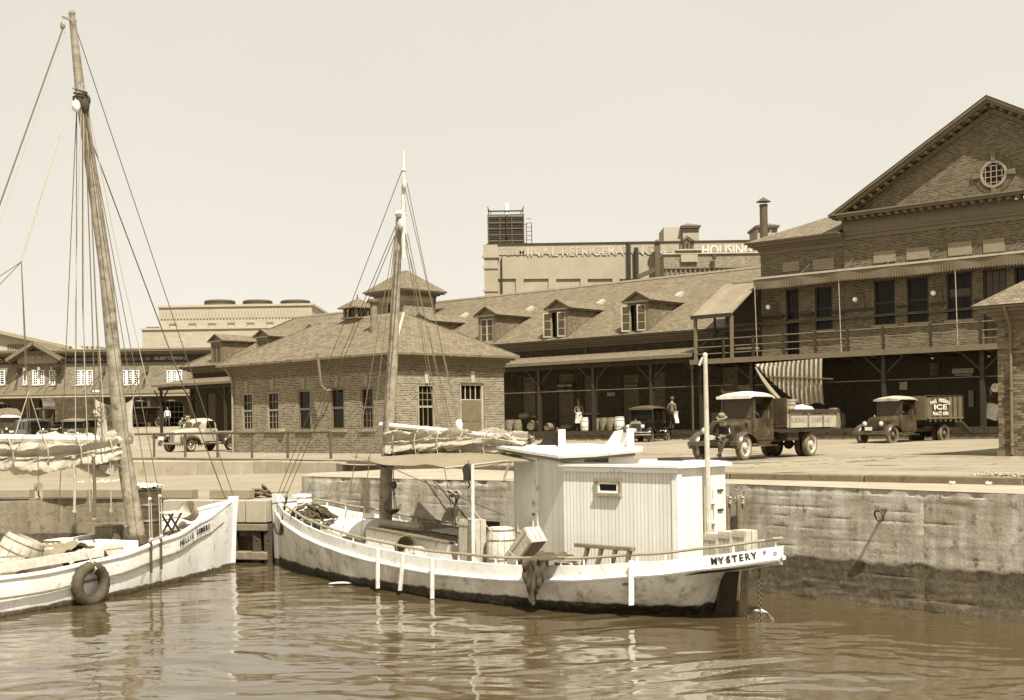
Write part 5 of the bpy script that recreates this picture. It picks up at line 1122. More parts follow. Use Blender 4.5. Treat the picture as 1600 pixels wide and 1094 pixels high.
part('handle', MB().ball(vM(0, cz0 + .15) @ Vector((1.15, -.06, .95)), .03, 8, 6), 'iron', do)
a, z1 = MF.px(914, 715, -hw + .08); b2, z0 = MF.px(952, 723, -hw + .08); part('vent_slot', MB().box(a, b2, -hw + .06, -hw + .078, z0, z1), 'glass_dark', pho)
q = MB(); q.box(a - .05, b2 + .05, -hw + .045, -hw + .078, z1, z1 + .05); q.box(a - .05, b2 + .05, -hw + .045, -hw + .078, z0 - .05, z0); part('vent_frame', q, 'white_paint', pho)
# light boards on the roof
def lightboard(x, m, y=-.45):
    q = MB().prism([(0, 0), (.0, .06), (.1, .08), (.18, .16), (.3, .3), (.55, .34), (.72, .34), (.72, 0)], .03, T(x, y, pz1 + .16)); o = part('light_board', q, m, my); q = MB().box(.72, .75, -.14, .03, 0, .35, T(x, y, pz1 + .16)); part('lamp_screen', q, 'white_paint', o)
    part('lamp', MB().lathe([(.04, 0), (.045, .04), (.03, .09), (.01, .11)], 10, T(x + .6, y - .03, pz1 + .44)), 'iron', o)
lightboard(9.15, 'sign_black', -.1); lightboard(11.0, 'white_paint', -.25)
part('hatch_slide', MB().box(12.35, 12.9, -.3, .3, cz1 + .08, cz1 + .16), 'dark_wood', cb)
q = MB(); 
for x in (13.16,):
    for yy in (.05, .32): q.box(x - .03, x + .01, yy - .02, yy + .02, .65, 2.2)
    for zz in (.85, 1.2, 1.55, 1.9): q.box(x - .03, x + .01, .07, .3, zz, zz + .05)
part('ladder', q, 'white_paint', my)
for zz in (1.75, 2.1): part('door_hinge', MB().box(13.1, 13.13, .45, .6, zz, zz + .04), 'iron', cb)
q = MB(); u, z = MF.px(1095, 556, -.2); part('ensign_pole', MB().tube([(13.25, -.0, .6), (13.22, 0, z)], [.055, .038], 8), 'crate_wood', my, smooth=True); part('truck', MB().ball((13.22, 0, z + .02), .045, 8, 6).tube([(13.2, -.05, z - .02), (13.14, -.07, z - .16)], .02, 6), 'spar_light', my)
# mast, topmast, boom, furled sail
mz = MF.px(624, 335, 0)[1]; mx0, mxt = 4.27, MF.px(624, 335, 0)[0]; tt = MF.px(630.5, 236, 0)
part('mast', MB().tube([(mx0 - .03, 0, .4), (mx0, 0, 2.), ((mx0 + mxt) / 2, 0, mz / 2 + .8), (mxt, 0, mz)], [.15, .145, .12, .075], 12), 'spar', my, smooth=True)
tm = part('topmast', MB().tube([(mxt + .12, 0, mz - 1.), (mxt + .14, 0, mz), (tt[0], 0, tt[1])], [.045, .055, .026], 10), 'barrel_light', my, smooth=True)
q = MB().ball((mxt + .05, 0, mz), .14, 8, 6, (1, 1, .6)).ball((mxt + .17, -.1, mz - .25), .09, 8, 6, (1, .6, 1.4)).ball((tt[0] + .06, -.05, tt[1] - .75), .07, 8, 6, (1, .6, 1.6)).ball((tt[0], 0, tt[1] - .42), .05, 8, 6); part('masthead_blocks', q, 'spar_light', my, smooth=True)
part('mast_collar', MB().lathe([(.2, 0), (.2, .1)], 12, T(mx0, 0, 2.45)), 'iron', my)
bz0 = MF.px(603, 690, 0)[1]; bx1 = MF.px(826, 690, 0)[0]
boom = part('boom', MB().tube([(mx0 + .1, 0, bz0 - .05), (bx1 - .3, 0, bz0 - .02)], [.07, .06], 8), 'spar_light', my, smooth=True)
part('gaff', MB().tube([(mx0 - .1, -.03, bz0 + .38), (mx0 + 2.4, -.05, bz0 + .2), (bx1 - .6, -.04, bz0 + .08)], [.06, .055, .045], 8), 'spar_light', my, smooth=True)
def furled(x0, x1, z0, z1, r, root, seed=1, n=190, m=84, droop=.12, yo=0.):
    def fn(s_, t_):
        x = x0 + (x1 - x0) * s_; a = 2 * math.pi * t_; ties = abs(math.sin(s_ * math.pi * 4.5 + .3 * seed)) ** .6; tw = a + .5 * math.sin(x * .9 + seed) + .25 * ties
        rr = r * (.62 + .3 * ties) * (1 - .35 * s_)
        rr *= 1 + .26 * (1 - 2 * abs(math.sin(tw * 2.5 + .6 * math.sin(x * 1.7)))) + .13 * (1 - 2 * abs(math.sin(tw * 5.5 - x * .8))) + .07 * (1 - 2 * abs(math.sin(tw * 11 + x * 2.1 + 2 * math.sin(x)))) + .05 * MN.noise(Vector((x * 7, a * 2, seed))) + .12 * MN.noise(Vector((x * 1.6, math.cos(a) * 2.5, math.sin(a) * 2.5 + seed)))
        return (x, math.cos(a) * rr * .75 + yo, z0 + (z1 - z0) * s_ - droop * ties * .55 + math.sin(a) * rr * 1.1)
    return MB().grid(fn, n, m)
fs_ = part('furled_sail', furled(mx0 + .2, bx1 + .05, bz0 + .06, bz0 + .0, .33, my), 'canvas', my, smooth=60)
for k in range(6): x = mx0 + .55 + k * (bx1 - mx0 - .6) / 5.5; q = MB(); kr = 1.15 - .5 * k / 6; q.tube([(x + .02 * math.sin(t), .2 * kr * math.cos(t), bz0 + .02 + .25 * kr * math.sin(t)) for t in [2 * math.pi * i / 12 for i in range(13)]], .014, 5); q.tube([(x, -.2, bz0 - .1), (x + .1, -.22, bz0 - .4)], .008, 4); part('sail_tie', q, 'rope', fs_)
q = MB()
for k in range(9): q.tube([(bx1 - 1.2 + .06 * k, .1 * math.sin(k), bz0 + .05 * k % .2), (bx1 - .55, -.08 + .04 * math.sin(k * 2), bz0 + .1 + .04 * math.cos(k)), (bx1 - .1 + .05 * math.sin(k * 3), .1 * math.sin(k * 5), bz0 - .12 + .03 * (k % 4))], .035, 6)
part('rope_bundle', q, 'rope', my, smooth=True)
# tarp awning below the boom
A0 = MF.px(548, 712, -1.1); A1 = MF.px(800, 722, -1.0)
def awf(s_, t_):
    x = A0[0] + (A1[0] - A0[0]) * s_; y = -1.1 + 2.2 * t_; zr = 2.64 + .16 * math.sin(s_ * math.pi) ** .6; ec = A0[1] + (A1[1] - A0[1]) * s_
    ze = ec - .2 * math.sin(s_ * math.pi) ** .7 + .1 * math.exp(-((s_ - .52) / .08) ** 2); k = abs(2 * t_ - 1)
    return (x, y * (1 - .25 * math.sin(s_ * math.pi) * k * 0), zr + (ze - zr) * k ** 1.2 + .03 * k * math.sin(s_ * 21 + 3 * t_) * .6)
part('awning_tarp', MB().sheet(awf, 40, 16, .012), 'tarp', my, smooth=60)
part('awning_spar', MB().tube([(7.6, -1.15, 2.5), (9.3, -1.05, 2.66)], .022, 7), 'crate_wood', my); part('awning_post', MB().tube([(8.6, -1.35, .55), (8.57, -1.3, 2.6)], .035, 8), 'spar_light', my, smooth=True)
# standing rigging
def rope_set(name, root, lst, m='rope_dark', r=.009):
    for p, q_ in lst: part(name, MB().tube([p, ((p[0] + q_[0]) / 2, (p[1] + q_[1]) / 2, (p[2] + q_[2]) / 2 - .02), q_], r, 5), m, root)
hd = (mxt, 0, mz - .25)
rope_set('shroud', my, [((hd[0], -.08, hd[2]), (mx0 + .5, -B_(4.8) + .05, 1.1)), ((hd[0], -.08, hd[2]), (mx0 + 1.2, -B_(5.5) + .05, 1.05)), ((hd[0], .08, hd[2]), (mx0 + .5, B_(4.8) - .05, 1.1)), ((hd[0], .08, hd[2]), (mx0 + 1.2, B_(5.5) - .05, 1.05))], r=.009)
rope_set('forestay', my, [((mxt - .1, 0, mz - .2), (.1, 0, 1.6)), ((mxt - .1, .03, mz - .3), (.25, .05, 1.6)), ((tt[0] - .05, 0, tt[1] - .4), (-.05, 0, 1.62))], r=.009)
e1 = MF.px(720, 668, 0); e2 = MF.px(711, 667, 0)
rope_set('topping_lift', my, [((tt[0] + .08, -.05, tt[1] - .8), (e1[0], -.05, e1[1] + .15)), ((tt[0] + .04, .05, tt[1] - .7), (e2[0], .05, e2[1] + .15)), ((hd[0] + .2, 0, hd[2] - .2), (mx0 + 1.9, 0, bz0 + .3)), ((hd[0] + .2, .06, hd[2] - .2), (mx0 + 2.15, .0, bz0 + .3)), ((hd[0] + .16, -.1, hd[2] - .3), (mx0 + .22, -.1, bz0 + .5)), ((hd[0] + .12, -.16, hd[2] - .3), (mx0 + .18, -.17, bz0 + .2))], m='rope_dark', r=.009)
part('block', MB().ball((e1[0], -.05, e1[1] + .05), .1, 10, 6, (1, .6, 1.25)), 'white_paint', my, smooth=True)
def pulley(root, p, r, m='iron', top=.4):
    q = MB().lathe([(r * .9, -r * .3), (r, 0), (r * .9, r * .3)], 16, T(*p) @ RX(R(90))); o = part('pulley_block', q, m, root, smooth=30); part('hook', MB().tube([(p[0], p[1], p[2] - r * .8), (p[0], p[1], p[2] - r * 1.7), (p[0] + .04, p[1], p[2] - r * 2.1), (p[0] - .02, p[1], p[2] - r * 2.4)], .018, 5), 'iron', o); part('strop', MB().tube([(p[0], p[1], p[2] + r), (p[0], p[1], p[2] + top)], .01, 5), 'rope_dark', o)
pp = MF.px(732, 735, -1.22); pulley(my, (pp[0], -1.22, pp[1]), .14, top=.2); part('block_cheek', MB().box(pp[0] - .09, pp[0] + .09, -1.28, -1.16, pp[1] - .2, pp[1] - .05), 'iron', my); pp = MF.px(615, 758, -.3); pulley(my, (pp[0], -.3, pp[1]), .09, top=1.0)
rope_set('guy_line', my, [((mx0 + .1, -.1, 2.5), (7.6, .5, 1.45)), ((8.58, -1.3, 1.7), (10.2, -1.75, .9))], m='rope')
bl = MF.px(612, 797, -.4); part('scale_pan', MB().lathe([(.02, 0), (.14, .05), (.19, .12)], 16, T(bl[0], -.4, bl[1] - .1)), 'iron_rail', my)
for t in range(3): part('pan_chain', MB().tube([(bl[0] + .17 * math.cos(t * 2.1), -.4 + .17 * math.sin(t * 2.1), bl[1] + .02), (bl[0] + .02, -.35, bl[1] + .5)], .008, 4), 'iron', my)
# foredeck: windlass trunk, hatch
trk = MB(); trk.loft([[(x, .42 * math.cos(math.pi * k / 10), .78 + .0 + (.42 + .03 * (x - 2)) * math.sin(math.pi * k / 10)) for k in range(11)] + [(x, -.42, .5), (x, .42, .5)][::1] for x in (2.15, 3.0, 3.9)]); part('windlass_box', trk, 'white_paint', my, smooth=30)
part('trunk_rim', MB().tube([(2.13, .43 * math.cos(math.pi * k / 12), .78 + .43 * math.sin(math.pi * k / 12)) for k in range(13)], .03, 6), 'hull_white', my, smooth=True)
part('mast_partner', MB().box(mx0 - .3, mx0 + .3, -.3, .3, .5, .95), 'white_paint', my, bevel=.03)
part('samson_post', MB().box(.95, 1.1, -.08, .08, 1.1, 1.75).box(.9, 1.15, -.22, .22, 1.55, 1.62).box(.9, 1.15, -.2, .2, 1.68, 1.74), 'white_paint', my)
hz = MB().loft([[(4.62, -.85, .45), (4.62, -.85, 1.13), (4.62, .85, 1.13), (4.62, .85, .45)], [(7.4, -.85, .35), (7.4, -.85, .93), (7.4, .85, .93), (7.4, .85, .35)]]); ht = part('cargo_hatch', hz, 'hull_white', my)
for k in range(12): x = 4.66 + k * .225; z = 1.14 - (x - 4.62) * .2 / 2.78; part('hatch_board', MB().box(x, x + .21, -.9, .9, z - .012, z + .03), 'old_wood', ht)
q = MB().beam((4.7, -.1, 1.24), (5.4, .3, 1.2), .2, .16); part('rolled_canvas', MB().tube([(4.8, -.55, 1.24), (5.9, -.35, 1.17)], .09, 8), 'canvas', ht, smooth=True)
part('loose_sheet', MB().sheet(lambda s_, t_: (5.9 + s_ * 1.1, -.2 + t_ * .7, 1.11 - s_ * .07 + .03 * MN.noise(Vector((s_ * 6, t_ * 5, 2)))), 12, 8, .01), 'crate_wood', ht)
q = MB().box(6.2, 7.3, .6, .64, .95, 1.3); part('hatch_coaming', q, 'dark_wood', ht)
# ---- loose things aboard Mystery
def barrel(name, label, p, h=.75, r=.26, m='barrel_wood', group=None, lay=None, hoops=4, open_=False, M=None, cat='barrel'):
    o = thing(name, label, cat, M if M is not None else T(*p), group)
    n = 14
    for i in range(1):
        prof = [(r * .86, 0), (r * .97, h * .25), (r, h * .5), (r * .97, h * .75), (r * .86, h)]
        q = MB().lathe(prof, 20, caps=False); q.lathe([(r * .8, .04), (r * .001, .04)], 20, caps=False)
        if not open_: q.lathe([(r * .001, h - .03), (r * .82, h - .03), (r * .82, h)], 20, caps=False)
        part('staves', q, m, o, smooth=30)
    sv = MB()
    for k in range(n): a = 2 * math.pi * k / n; sv.tube([((rr + .001) * math.cos(a), (rr + .001) * math.sin(a), z) for rr, z in prof], .004, 4, caps=False)
    part('stave_joint', sv, 'old_wood', o)
    for k in range(hoops):
        z = h * (.06, .28, .72, .94)[k] if hoops == 4 else h * (k + .5) / hoops; rr = r * (1 - .14 * (abs(z / h - .5) * 2) ** 2) + .006; part('hoop', MB().lathe([(rr, z - .014), (rr + .004, z), (rr, z + .014)], 20, caps=False), 'old_wood', o)
    return o
def mloc(x, y, z): return MM @ Vector((x, y, z))
D_ = lambda x: H_(x) - .27
pc = MF.px(783, 830, -.95)[0]
barrel('barrel', 'large pale barrel standing on the workboat deck beside the thin awning post', mloc(pc, -.95, D_(pc)), .86, .29, 'barrel_light')
pc = MF.px(725, 830, -.9)[0]; barrel('barrel', 'barrel half hidden behind the upright crate at the hatch end of the workboat', mloc(pc, -.75, D_(pc)), .82, .24, 'barrel_light')
def crate(label, M, w, d, h, slat=.12, m='crate_wood', group=None, name='crate', lid=True):
    o = thing(name, label, 'crate', M, group); ns = max(1, int(w / slat)); part('frame', MB().box(0.01, w - .01, .01, d - .01, .01, h * .96), m if not lid else 'old_wood', o)
    for k in range(ns): x = k * w / ns; part('slat', MB().box(x + .008, x + w / ns - .008, -.012, .012, 0, h), m, o)
    nd = max(1, int(d / slat))
    for k in range(nd): y = k * d / nd; part('slat', MB().box(w - .012, w + .012, y + .008, y + d / nd - .008, 0, h), m, o); part('slat', MB().box(0, w, y + .008, y + d / nd - .008, h - .01, h + .012), m, o)
    for z in (.02, h - .1): part('cleat', MB().box(-.01, w + .01, -.024, -.0121, z, z + .07), m, o)
    return o
pc = MF.px(724, 860, -1.1)[0]; crate('tall slatted crate standing on end beside the barrel on the workboat deck', MM @ T(pc, -1.2, D_(pc)) @ RZ(-.1), .48, .3, .98, .13)
pc = MF.px(795, 875, -1.45)[0]; crate('long crate tilted against the rail below the cabin door of the workboat', MM @ T(pc + .12, -1.5, D_(pc) + .12) @ RZ(-.12) @ RY(R(-42)), .85, .36, .34, .12)
pc = MF.px(870, 870, -1.4)[0]; barrel('bushel_basket', 'small bushel basket under the dark cloth beside the workboat cabin', mloc(pc + .1, -1.25, D_(pc)), .3, .24, 'crate_wood', hoops=2, open_=True, cat='basket')
def basket(label, M, m='crate_wood'):
    o = thing('bushel_basket', label, 'basket', M); q = MB().lathe([(.001, 0), (.15, 0), (.23, .27), (.215, .27), (.14, .02), (.001, .02)], 20, caps=False); part('basket_body', q, m, o, smooth=30)
    for z, r_ in ((.02, .16), (.13, .195), (.26, .235)): part('hoop', MB().lathe([(r_, z), (r_ + .01, z + .015), (r_, z + .03)], 20, caps=False), 'old_wood', o)
    for k in range(14): a = 2 * math.pi * k / 14; part('splint', MB().beam((.153 * math.cos(a), .153 * math.sin(a), 0), (.232 * math.cos(a), .232 * math.sin(a), .27), .03, .005), m, o)
    return o
b1 = MF.px(622, 848, -1.25)[0]; basket('dark bushel basket lying on its side behind the workboat rail', MM @ T(b1, -1.2, D_(b1) + .22) @ RY(R(80)) @ RX(.2), 'old_wood')
b1 = MF.px(650, 849, -1.25)[0]; basket('pale bushel basket tipped over next to the dark one on the workboat side deck', MM @ T(b1 + .15, -1.25, D_(b1) + .2) @ RY(R(-110)))
# dark oilskin over the rail
pc = MF.px(845, 880, -1.8)[0]
def clf(s_, t_):
    x = pc - .36 + .8 * s_ - .35 * t_ * (s_ - .45); a = t_ * 1.35
    y = -1.35 - .55 * min(1, a / .5) ; z = H_(x) + .12 + .1 * (1 - min(1, a / .5)) * (1 - s_ * .6) - max(0, a - .5) * (.95 - .9 * abs(s_ - .4)) 
    nz_ = MN.noise(Vector((x * 7, z * 4, 1.3))); return (x + .03 * nz_, y - .1 * abs(nz_) - .05 * abs(math.sin(x * 16 + 2 * t_)) * min(1, t_ * 2) - .04 - .06 * MN.noise(Vector((x * 3, t_ * 3, 8))), z + .07 * MN.noise(Vector((x * 7, t_ * 6, 4))))
solo('oilskin_cloth', MB().sheet(clf, 40, 30, .012).xf(MM), 'tarp' if False else 'dark_cloth', 'dark rumpled oilskin hanging over the workboat rail almost to the waterline', 'cloth', smooth=60)
# ladder rack
u0, u1 = MF.px(899, 846, -1.35)[0], MF.px(990, 846, -1.35)[0]; ld = thing('slatted_rack', 'trapezoid wooden rack with four slanted slats beside the workboat cabin', 'rack', MM @ T(u0, -1.35, D_(u0)))
w = u1 - u0; part('top_rail', MB().box(0, w, -.05, .06, .58, .65), 'old_wood', ld, bevel=.01); part('bottom_rail', MB().box(.0, w * .98, -.05, .06, -.02, .03), 'old_wood', ld)
for k in range(4): x = .1 + k * w * .24; part('slat', MB().beam((x, 0, .02), (x + .2, 0, .59), .08, .05), 'old_wood', ld)
for xp, t_ in ((1110, 'open slatted crate on the stern deck nearest the cabin'), (1132, 'middle slatted crate on the stern deck behind the name'), (1154, 'end slatted crate on the stern deck behind the last letters of the name')):
    x = MF.px(xp, 850, -.3)[0]; crate(t_, MM @ T(x - .1, -.35, H_(x) - .2) @ RZ(-.15), .3, .3, .56, .15, m='crate_wood', group='crates on the stern deck')
# rope heap & gear on the foredeck
def heap(p, r, n, seed, th=.02):
    rg_ = random.Random(seed); q = MB(); pts = []
    for i in range(n): a = rg_.uniform(0, 6.3); rr = r * rg_.random() ** .5; pts.append((p[0] + rr * math.cos(a), p[1] + rr * .8 * math.sin(a), p[2] + rg_.uniform(0, .5) * (1 - rr / r) + .02))
    out = []
    for a, b in zip(pts, pts[1:]):
        for k in range(4): t = k / 4; out.append(tuple(x + (y - x) * t + .03 * math.sin((k + i) * 2.) for i, (x, y) in enumerate(zip(a, b))))
    q.tube(out, th, 5); return q
solo('rope_heap', heap(mloc(1.75, -.35, H_(1.75) - .1), .6, 40, 3, .026), 'rope', 'heap of tangled mooring rope on the workboat foredeck', 'rope', smooth=True)
solo('net_heap', heap(mloc(2.3, -.6, H_(2) - .05), .6, 55, 8, .035), 'dark_cloth', 'dark tangled net and gear by the rope heap on the workboat foredeck', 'net', smooth=True)
an = thing('anchor', 'small dark anchor hung over the bow rail of the workboat', 'anchor', MM @ T(1.15, -B_(1.15) - .08, H_(1.15) - .25)); part('shank', MB().tube([(0, 0, -.35), (.25, .05, .55)], .03, 6), 'iron', an); part('arms', MB().tube([(-.28, 0, -.1), (-.12, 0, -.33), (.05, 0, -.36), (.2, 0, -.15)], .035, 6), 'iron', an); part('stock', MB().tube([(.1, -.25, .4), (.3, .3, .42)], .02, 6), 'iron', an)
for i, (xp, yt, yb, lean) in enumerate(((591, 862, 918, 0), (631, 862, 922, -.12), (676, 873, 934, 0), (987, 868, 944, 0))):
    D = MF; u, zt_ = MF.px(xp, yt, -1.95 if i < 3 else -1.6); x = u; y = -B_(x) - .09; zt_ = H_(x) + .02; zb_ = MF.px(xp, yb, y)[1]; x, _ = MF.px(xp, (yt + yb) / 2, y)
    M_ = MM @ T(x, y, 0); q = MB().beam((0, .0, zt_), (lean * .9, -.02, zb_ - .02), .085 if i < 3 else .11, .04)
    o = solo('fender_board', q, 'barrel_light' if i < 3 else 'white_paint', ('first upright fender board hung from the rail, nearest the bow of the workboat', 'slanting fender board hung between two upright ones on the workboat side', 'third fender board from the bow hung amidships on the workboat', 'wide white fender board hung below the slatted rack near the stern')[i], 'fender', group='boards hung along the workboat side', bevel=.006); o.matrix_world = M_; WM[o.name] = M_
ch = thing('rudder_chain', 'thin chain hanging from the workboat stern into the water', 'chain', MM @ T(14.42, -.2, 0))
for k in range(26): part('link', MB().lathe([(.028, -.009), (.036, 0), (.028, .009)], 8, caps=False), 'iron_rail', ch, M=T(0, 0, 1.0 - k * .042) @ (RX(R(90)) if k % 2 else RY(R(90))) @ Matrix.Diagonal((1, 1, 1, 1)))
# mooring line from bow to the landing
P0 = mloc(.1, 0, 1.6); P1 = Vector((-7.2, 33.9, -.5)); solo('mooring_line', MB().tube([tuple(P0 + (P1 - P0) * t + Vector((0, 0, -.35 * math.sin(t * math.pi)))) for t in [i / 14 for i in range(15)]], .022, 6), 'rope_dark', 'sagging mooring line from the workboat bow to the rope pile on the landing', 'rope', smooth=True)

# ================================================================ SLOOP at the left
NO = Vector((-6.84, 30.95, WATER)); NM = Matrix(((.5, -.866, 0, NO.x), (.866, .5, 0, NO.y), (0, 0, 1, NO.z), (0, 0, 0, 1)))    # x forward, y away from the camera
nl = thing('white_sloop', 'white sailing sloop with tall raked mast and the name NELLIE SOMERS at its bow', 'boat', NM)
class NFr:
    def px(s, x, y, v=0.):
        sx, t = st(x, y); a = sx / F; ox = NO.x - .866 * v; oy = NO.y + .5 * v; u = (a * oy - ox) / (.5 - a * .866); D = oy + u * .866; return u, EYE - t * D / F - WATER
NP = NFr()
LN = 13.
def nB(x): x = -x; return interp([(0, .03), (.6, .30), (1.5, .66), (3, 1.15), (5, 1.6), (7.5, 1.85), (10, 1.7), (13, 1.1)], x)
def nH(x): x = -x; return interp([(0, 1.58), (1.5, 1.28), (3, 1.02), (5, .80), (7, .70), (10, .7), (13, .9)], x)
def nW(x): x = -x; return interp([(0, .02), (1.5, .56), (3, 1.02), (5, 1.5), (7.5, 1.76), (10, 1.5), (13, .6)], x)
h = MB()
for sg in (-1, 1):
    def fn(s_, t_, sg=sg):
        x = -s_ * LN + .12 * (1 - s_) ** 8 * (1 - t_); zt_ = nH(-s_ * LN); b0 = nB(-s_ * LN); bw = nW(-s_ * LN)
        if t_ < .65: q = t_ / .65; return (x, sg * (b0 + (bw - b0) * q ** 2.), zt_ * (1 - q))
        q = (t_ - .65) / .35; return (x, sg * bw * (1 - q ** 1.7), -.6 * q)
    h.grid(fn, 70, 14, flip=sg < 0)
part('hull', h, 'hull_white', nl, smooth=35)
xs = [-LN * i / 60 for i in range(61)]
for sg in (-1, 1):
    part('cap_rail', MB().loft([[(x, sg * (nB(x) + .035), nH(x)), (x, sg * (nB(x) + .035), nH(x) + .05), (x, sg * (nB(x) - .09), nH(x) + .05), (x, sg * (nB(x) - .09), nH(x))] for x in xs]), 'hull_white', nl)
    part('rub_rail', MB().tube([(x - .05, sg * (nB(x) * .93 + nW(x) * .07 + .03), nH(x) - .34) for x in xs], .024, 5), 'old_wood', nl, smooth=True)
    part('inner_bulwark', MB().loft([[(x, sg * (nB(x) - .03), nH(x)), (x, sg * (nB(x) - .07), nH(x)), (x, sg * (nB(x) - .07), nH(x) - .3), (x, sg * (nB(x) - .03), nH(x) - .3)] for x in xs]), 'white_paint', nl)
q = MB().grid(lambda s_, t_: (-s_ * LN, (2 * t_ - 1) * (nB(-s_ * LN) - .05), nH(-s_ * LN) - .24), 40, 4); part('deck', q, 'deck', nl)
part('stem', MB().prism([(-.08, -.6), (.05, -.6), (.16, 1.2), (.24, 1.72), (-.02, 1.72), (-.1, 1.2)], .12, T(0, -.06, 0)), 'hull_white', nl, bevel=.01)
# name
g_ = 0
for ch_, xp in zip('NELLIE SOMERS', [281.5 + k * 3.62 for k in range(13)]):
    if ch_ == ' ': continue
    bx, be = -1, 1e9
    for i in range(300):
        x = -.2 - i * .01; P = NM @ Vector((x, -nB(x), nH(x) - .15)); s_ = P.x / P.y * F; e = abs(s_ - (xp - CX - 2.))
        if e < be: be, bx = e, x
    x = bx; d = Vector((.02, -(nB(x + .01) - nB(x - .01)), nH(x + .01) - nH(x - .01))).normalized(); up0 = Vector((0, 0, 1)); nn = d.cross(up0).normalized(); up = nn.cross(d).normalized()
    if up.z < 0: up = -up
    if nn.y > 0: nn = -nn
    o_ = Vector((x, -nB(x) - .03, nH(x) - .17)); Mx = Matrix(((d.x, -nn.x, up.x, o_.x), (d.y, -nn.y, up.y, o_.y), (d.z, -nn.z, up.z, o_.z), (0, 0, 0, 1))); q = MB(); text(q, ch_, .17, Mx, .008, bold=.004, sx=.9); part('letter', q, 'text_black', nl)
# mast
m0 = NP.px(213, 828, 0); m1 = NP.px(190, 690, 0); m2 = NP.px(125, 140, 0); m3 = NP.px(112.5, 24, 0)
part('mast', MB().tube([(m0[0] + .05, 0, .4), (m0[0], 0, m0[1]), (m1[0], 0, m1[1]), ((m1[0] + m2[0]) / 2 + .12, 0, (m1[1] + m2[1]) / 2), (m2[0], 0, m2[1]), (m3[0], 0, m3[1])], [.18, .18, .165, .135, .105, .065], 14), 'spar', nl, smooth=True)
part('mast_boot', MB().lathe([(.27, -.05), (.24, .12), (.2, .14)], 14, T(m0[0], 0, m0[1] - .25)), 'dark_cloth', nl)
q = MB().ball((m3[0], 0, m3[1] + .04), .075, 8, 6).beam((m3[0] - .25, 0, m3[1] - .1), (m3[0] + .12, 0, m3[1] - .1), .04, .04).ball((m3[0] - .25, 0, m3[1] - .28), .07, 8, 6, (.6, 1, 1.3)); part('masthead', q, 'spar', nl, smooth=30)
q = MB().ball((m2[0] + .02, -.1, m2[1] - .35), .11, 8, 6, (1, 1, 1.6)).ball((m2[0] + .15, -.02, m2[1] - .2), .09, 8, 6, (1, 1, 1.5))
for k in range(5): q.tube([(m2[0] + .14 * math.cos(t), .14 * math.sin(t), m2[1] - .02 - k * .05 + .05 * math.sin(t + k)) for t in [i * .6 for i in range(12)]], .018, 5)
part('hounds', q, 'dark_wood', nl, smooth=30)
part('mast_block', MB().ball((m2[0] - .18, -.08, m2[1] - .4), .09, 8, 6, (1, 1, 1.5)), 'white_paint', nl, smooth=True)
bzn = .9 + 2.0; b0 = NP.px(188, 688, -.05); b1 = NP.px(-40, 684, -.05)
gf = part('gaff', MB().tube([(b0[0] + .1, -.05, b0[1]), (-11.5, -.05, b0[1] + (b1[1] - b0[1]) * 2.0)], .085, 8), 'spar_light', nl, smooth=True)
c0 = NP.px(190, 712, -.0); part('boom', MB().tube([(c0[0], 0, c0[1] - .02), (-11.5, 0, c0[1] - .0)], .08, 8), 'spar_light', nl, smooth=True)
sl_ = part('furled_sail', furled(m1[0] - .25, -11.3, c0[1] + .14, c0[1] + .12, .40, nl, seed=4, n=200, m=84, droop=.1), 'canvas', nl, smooth=60)
for k in range(7): x = m1[0] - .5 - k * .85; part('sail_tie', MB().tube([(x + .03 * math.sin(t * 2), .27 * math.cos(t), c0[1] + .14 + .36 * math.sin(t)) for t in [2 * math.pi * i / 14 for i in range(15)]], .016, 5), 'rope', sl_)
q = MB()
for k in range(2): q.sheet(lambda s_, t_, k=k: (m1[0] - .2 - .6 * s_ - .1 * k, -.2 + .1 * k + .05 * math.sin(s_ * 9 + k), c0[1] - .18 - .05 * k - .22 * math.sin(s_ * 3.1) * t_), 12, 4, .012)
part('loose_canvas', q, 'canvas', sl_, smooth=60)
# rigging
hn = (m2[0], 0, m2[1] - .25)
sh = [NP.px(241, 797, -nB(-2.9)), NP.px(250, 790, -nB(-2.6))]
for (xb, yb), n_ in (((222, 850), 0), ((243, 845), 1)):
    u, z = NP.px(xb, yb, -1.15); part('shroud', MB().tube([(hn[0], -.1, hn[2]), (u, -nB(u) - .03, z + .9)], .0095, 5), 'rope_dark', nl); [part('deadeye', MB().ball(c_q, .042, 8, 6), 'crate_wood', nl, smooth=True) for c_q in ((u, -nB(u) - .03, z + .95), (u, -nB(u) - .05, z + .1))]
    for dx in (-.03, .03): part('lanyard', MB().tube([(u + dx, -nB(u) - .03, z + .95), (u + dx, -nB(u) - .05, z + .1)], .012, 5), 'rope', nl)
    part('chainplate', MB().box(u - .02, u + .02, -nB(u) - .06, -nB(u) - .02, z - .6, z + .05), 'iron_rail', nl)
    part('shroud', MB().tube([(hn[0], .1, hn[2]), (u, nB(u) + .03, z + .4)], .0095, 5), 'rope_dark', nl)
st1 = NP.px(352, 779, 0)
part('forestay', MB().tube([(m2[0] + .12, 0, m2[1] - .7), (st1[0], 0, st1[1])], .014, 5), 'rope_dark', nl); part('topmast_stay', MB().tube([(m3[0] + .1, 0, m3[1] - .25), (.1, 0, 1.75)], .01, 5), 'rope_dark', nl)
lf = NP.px(44, 408, -.3)
part('topping_lift', MB().tube([(m3[0] - .25, 0, m3[1] - .35), (NP.px(-140, 690, 0)[0], 0, 3.)], .016, 5), 'rope_dark', nl)
part('topping_lift', MB().tube([(m3[0] - .2, 0, m3[1] - .4), (NP.px(-125, 690, 0)[0], 0, 3.)], .008, 5), 'rope', nl)
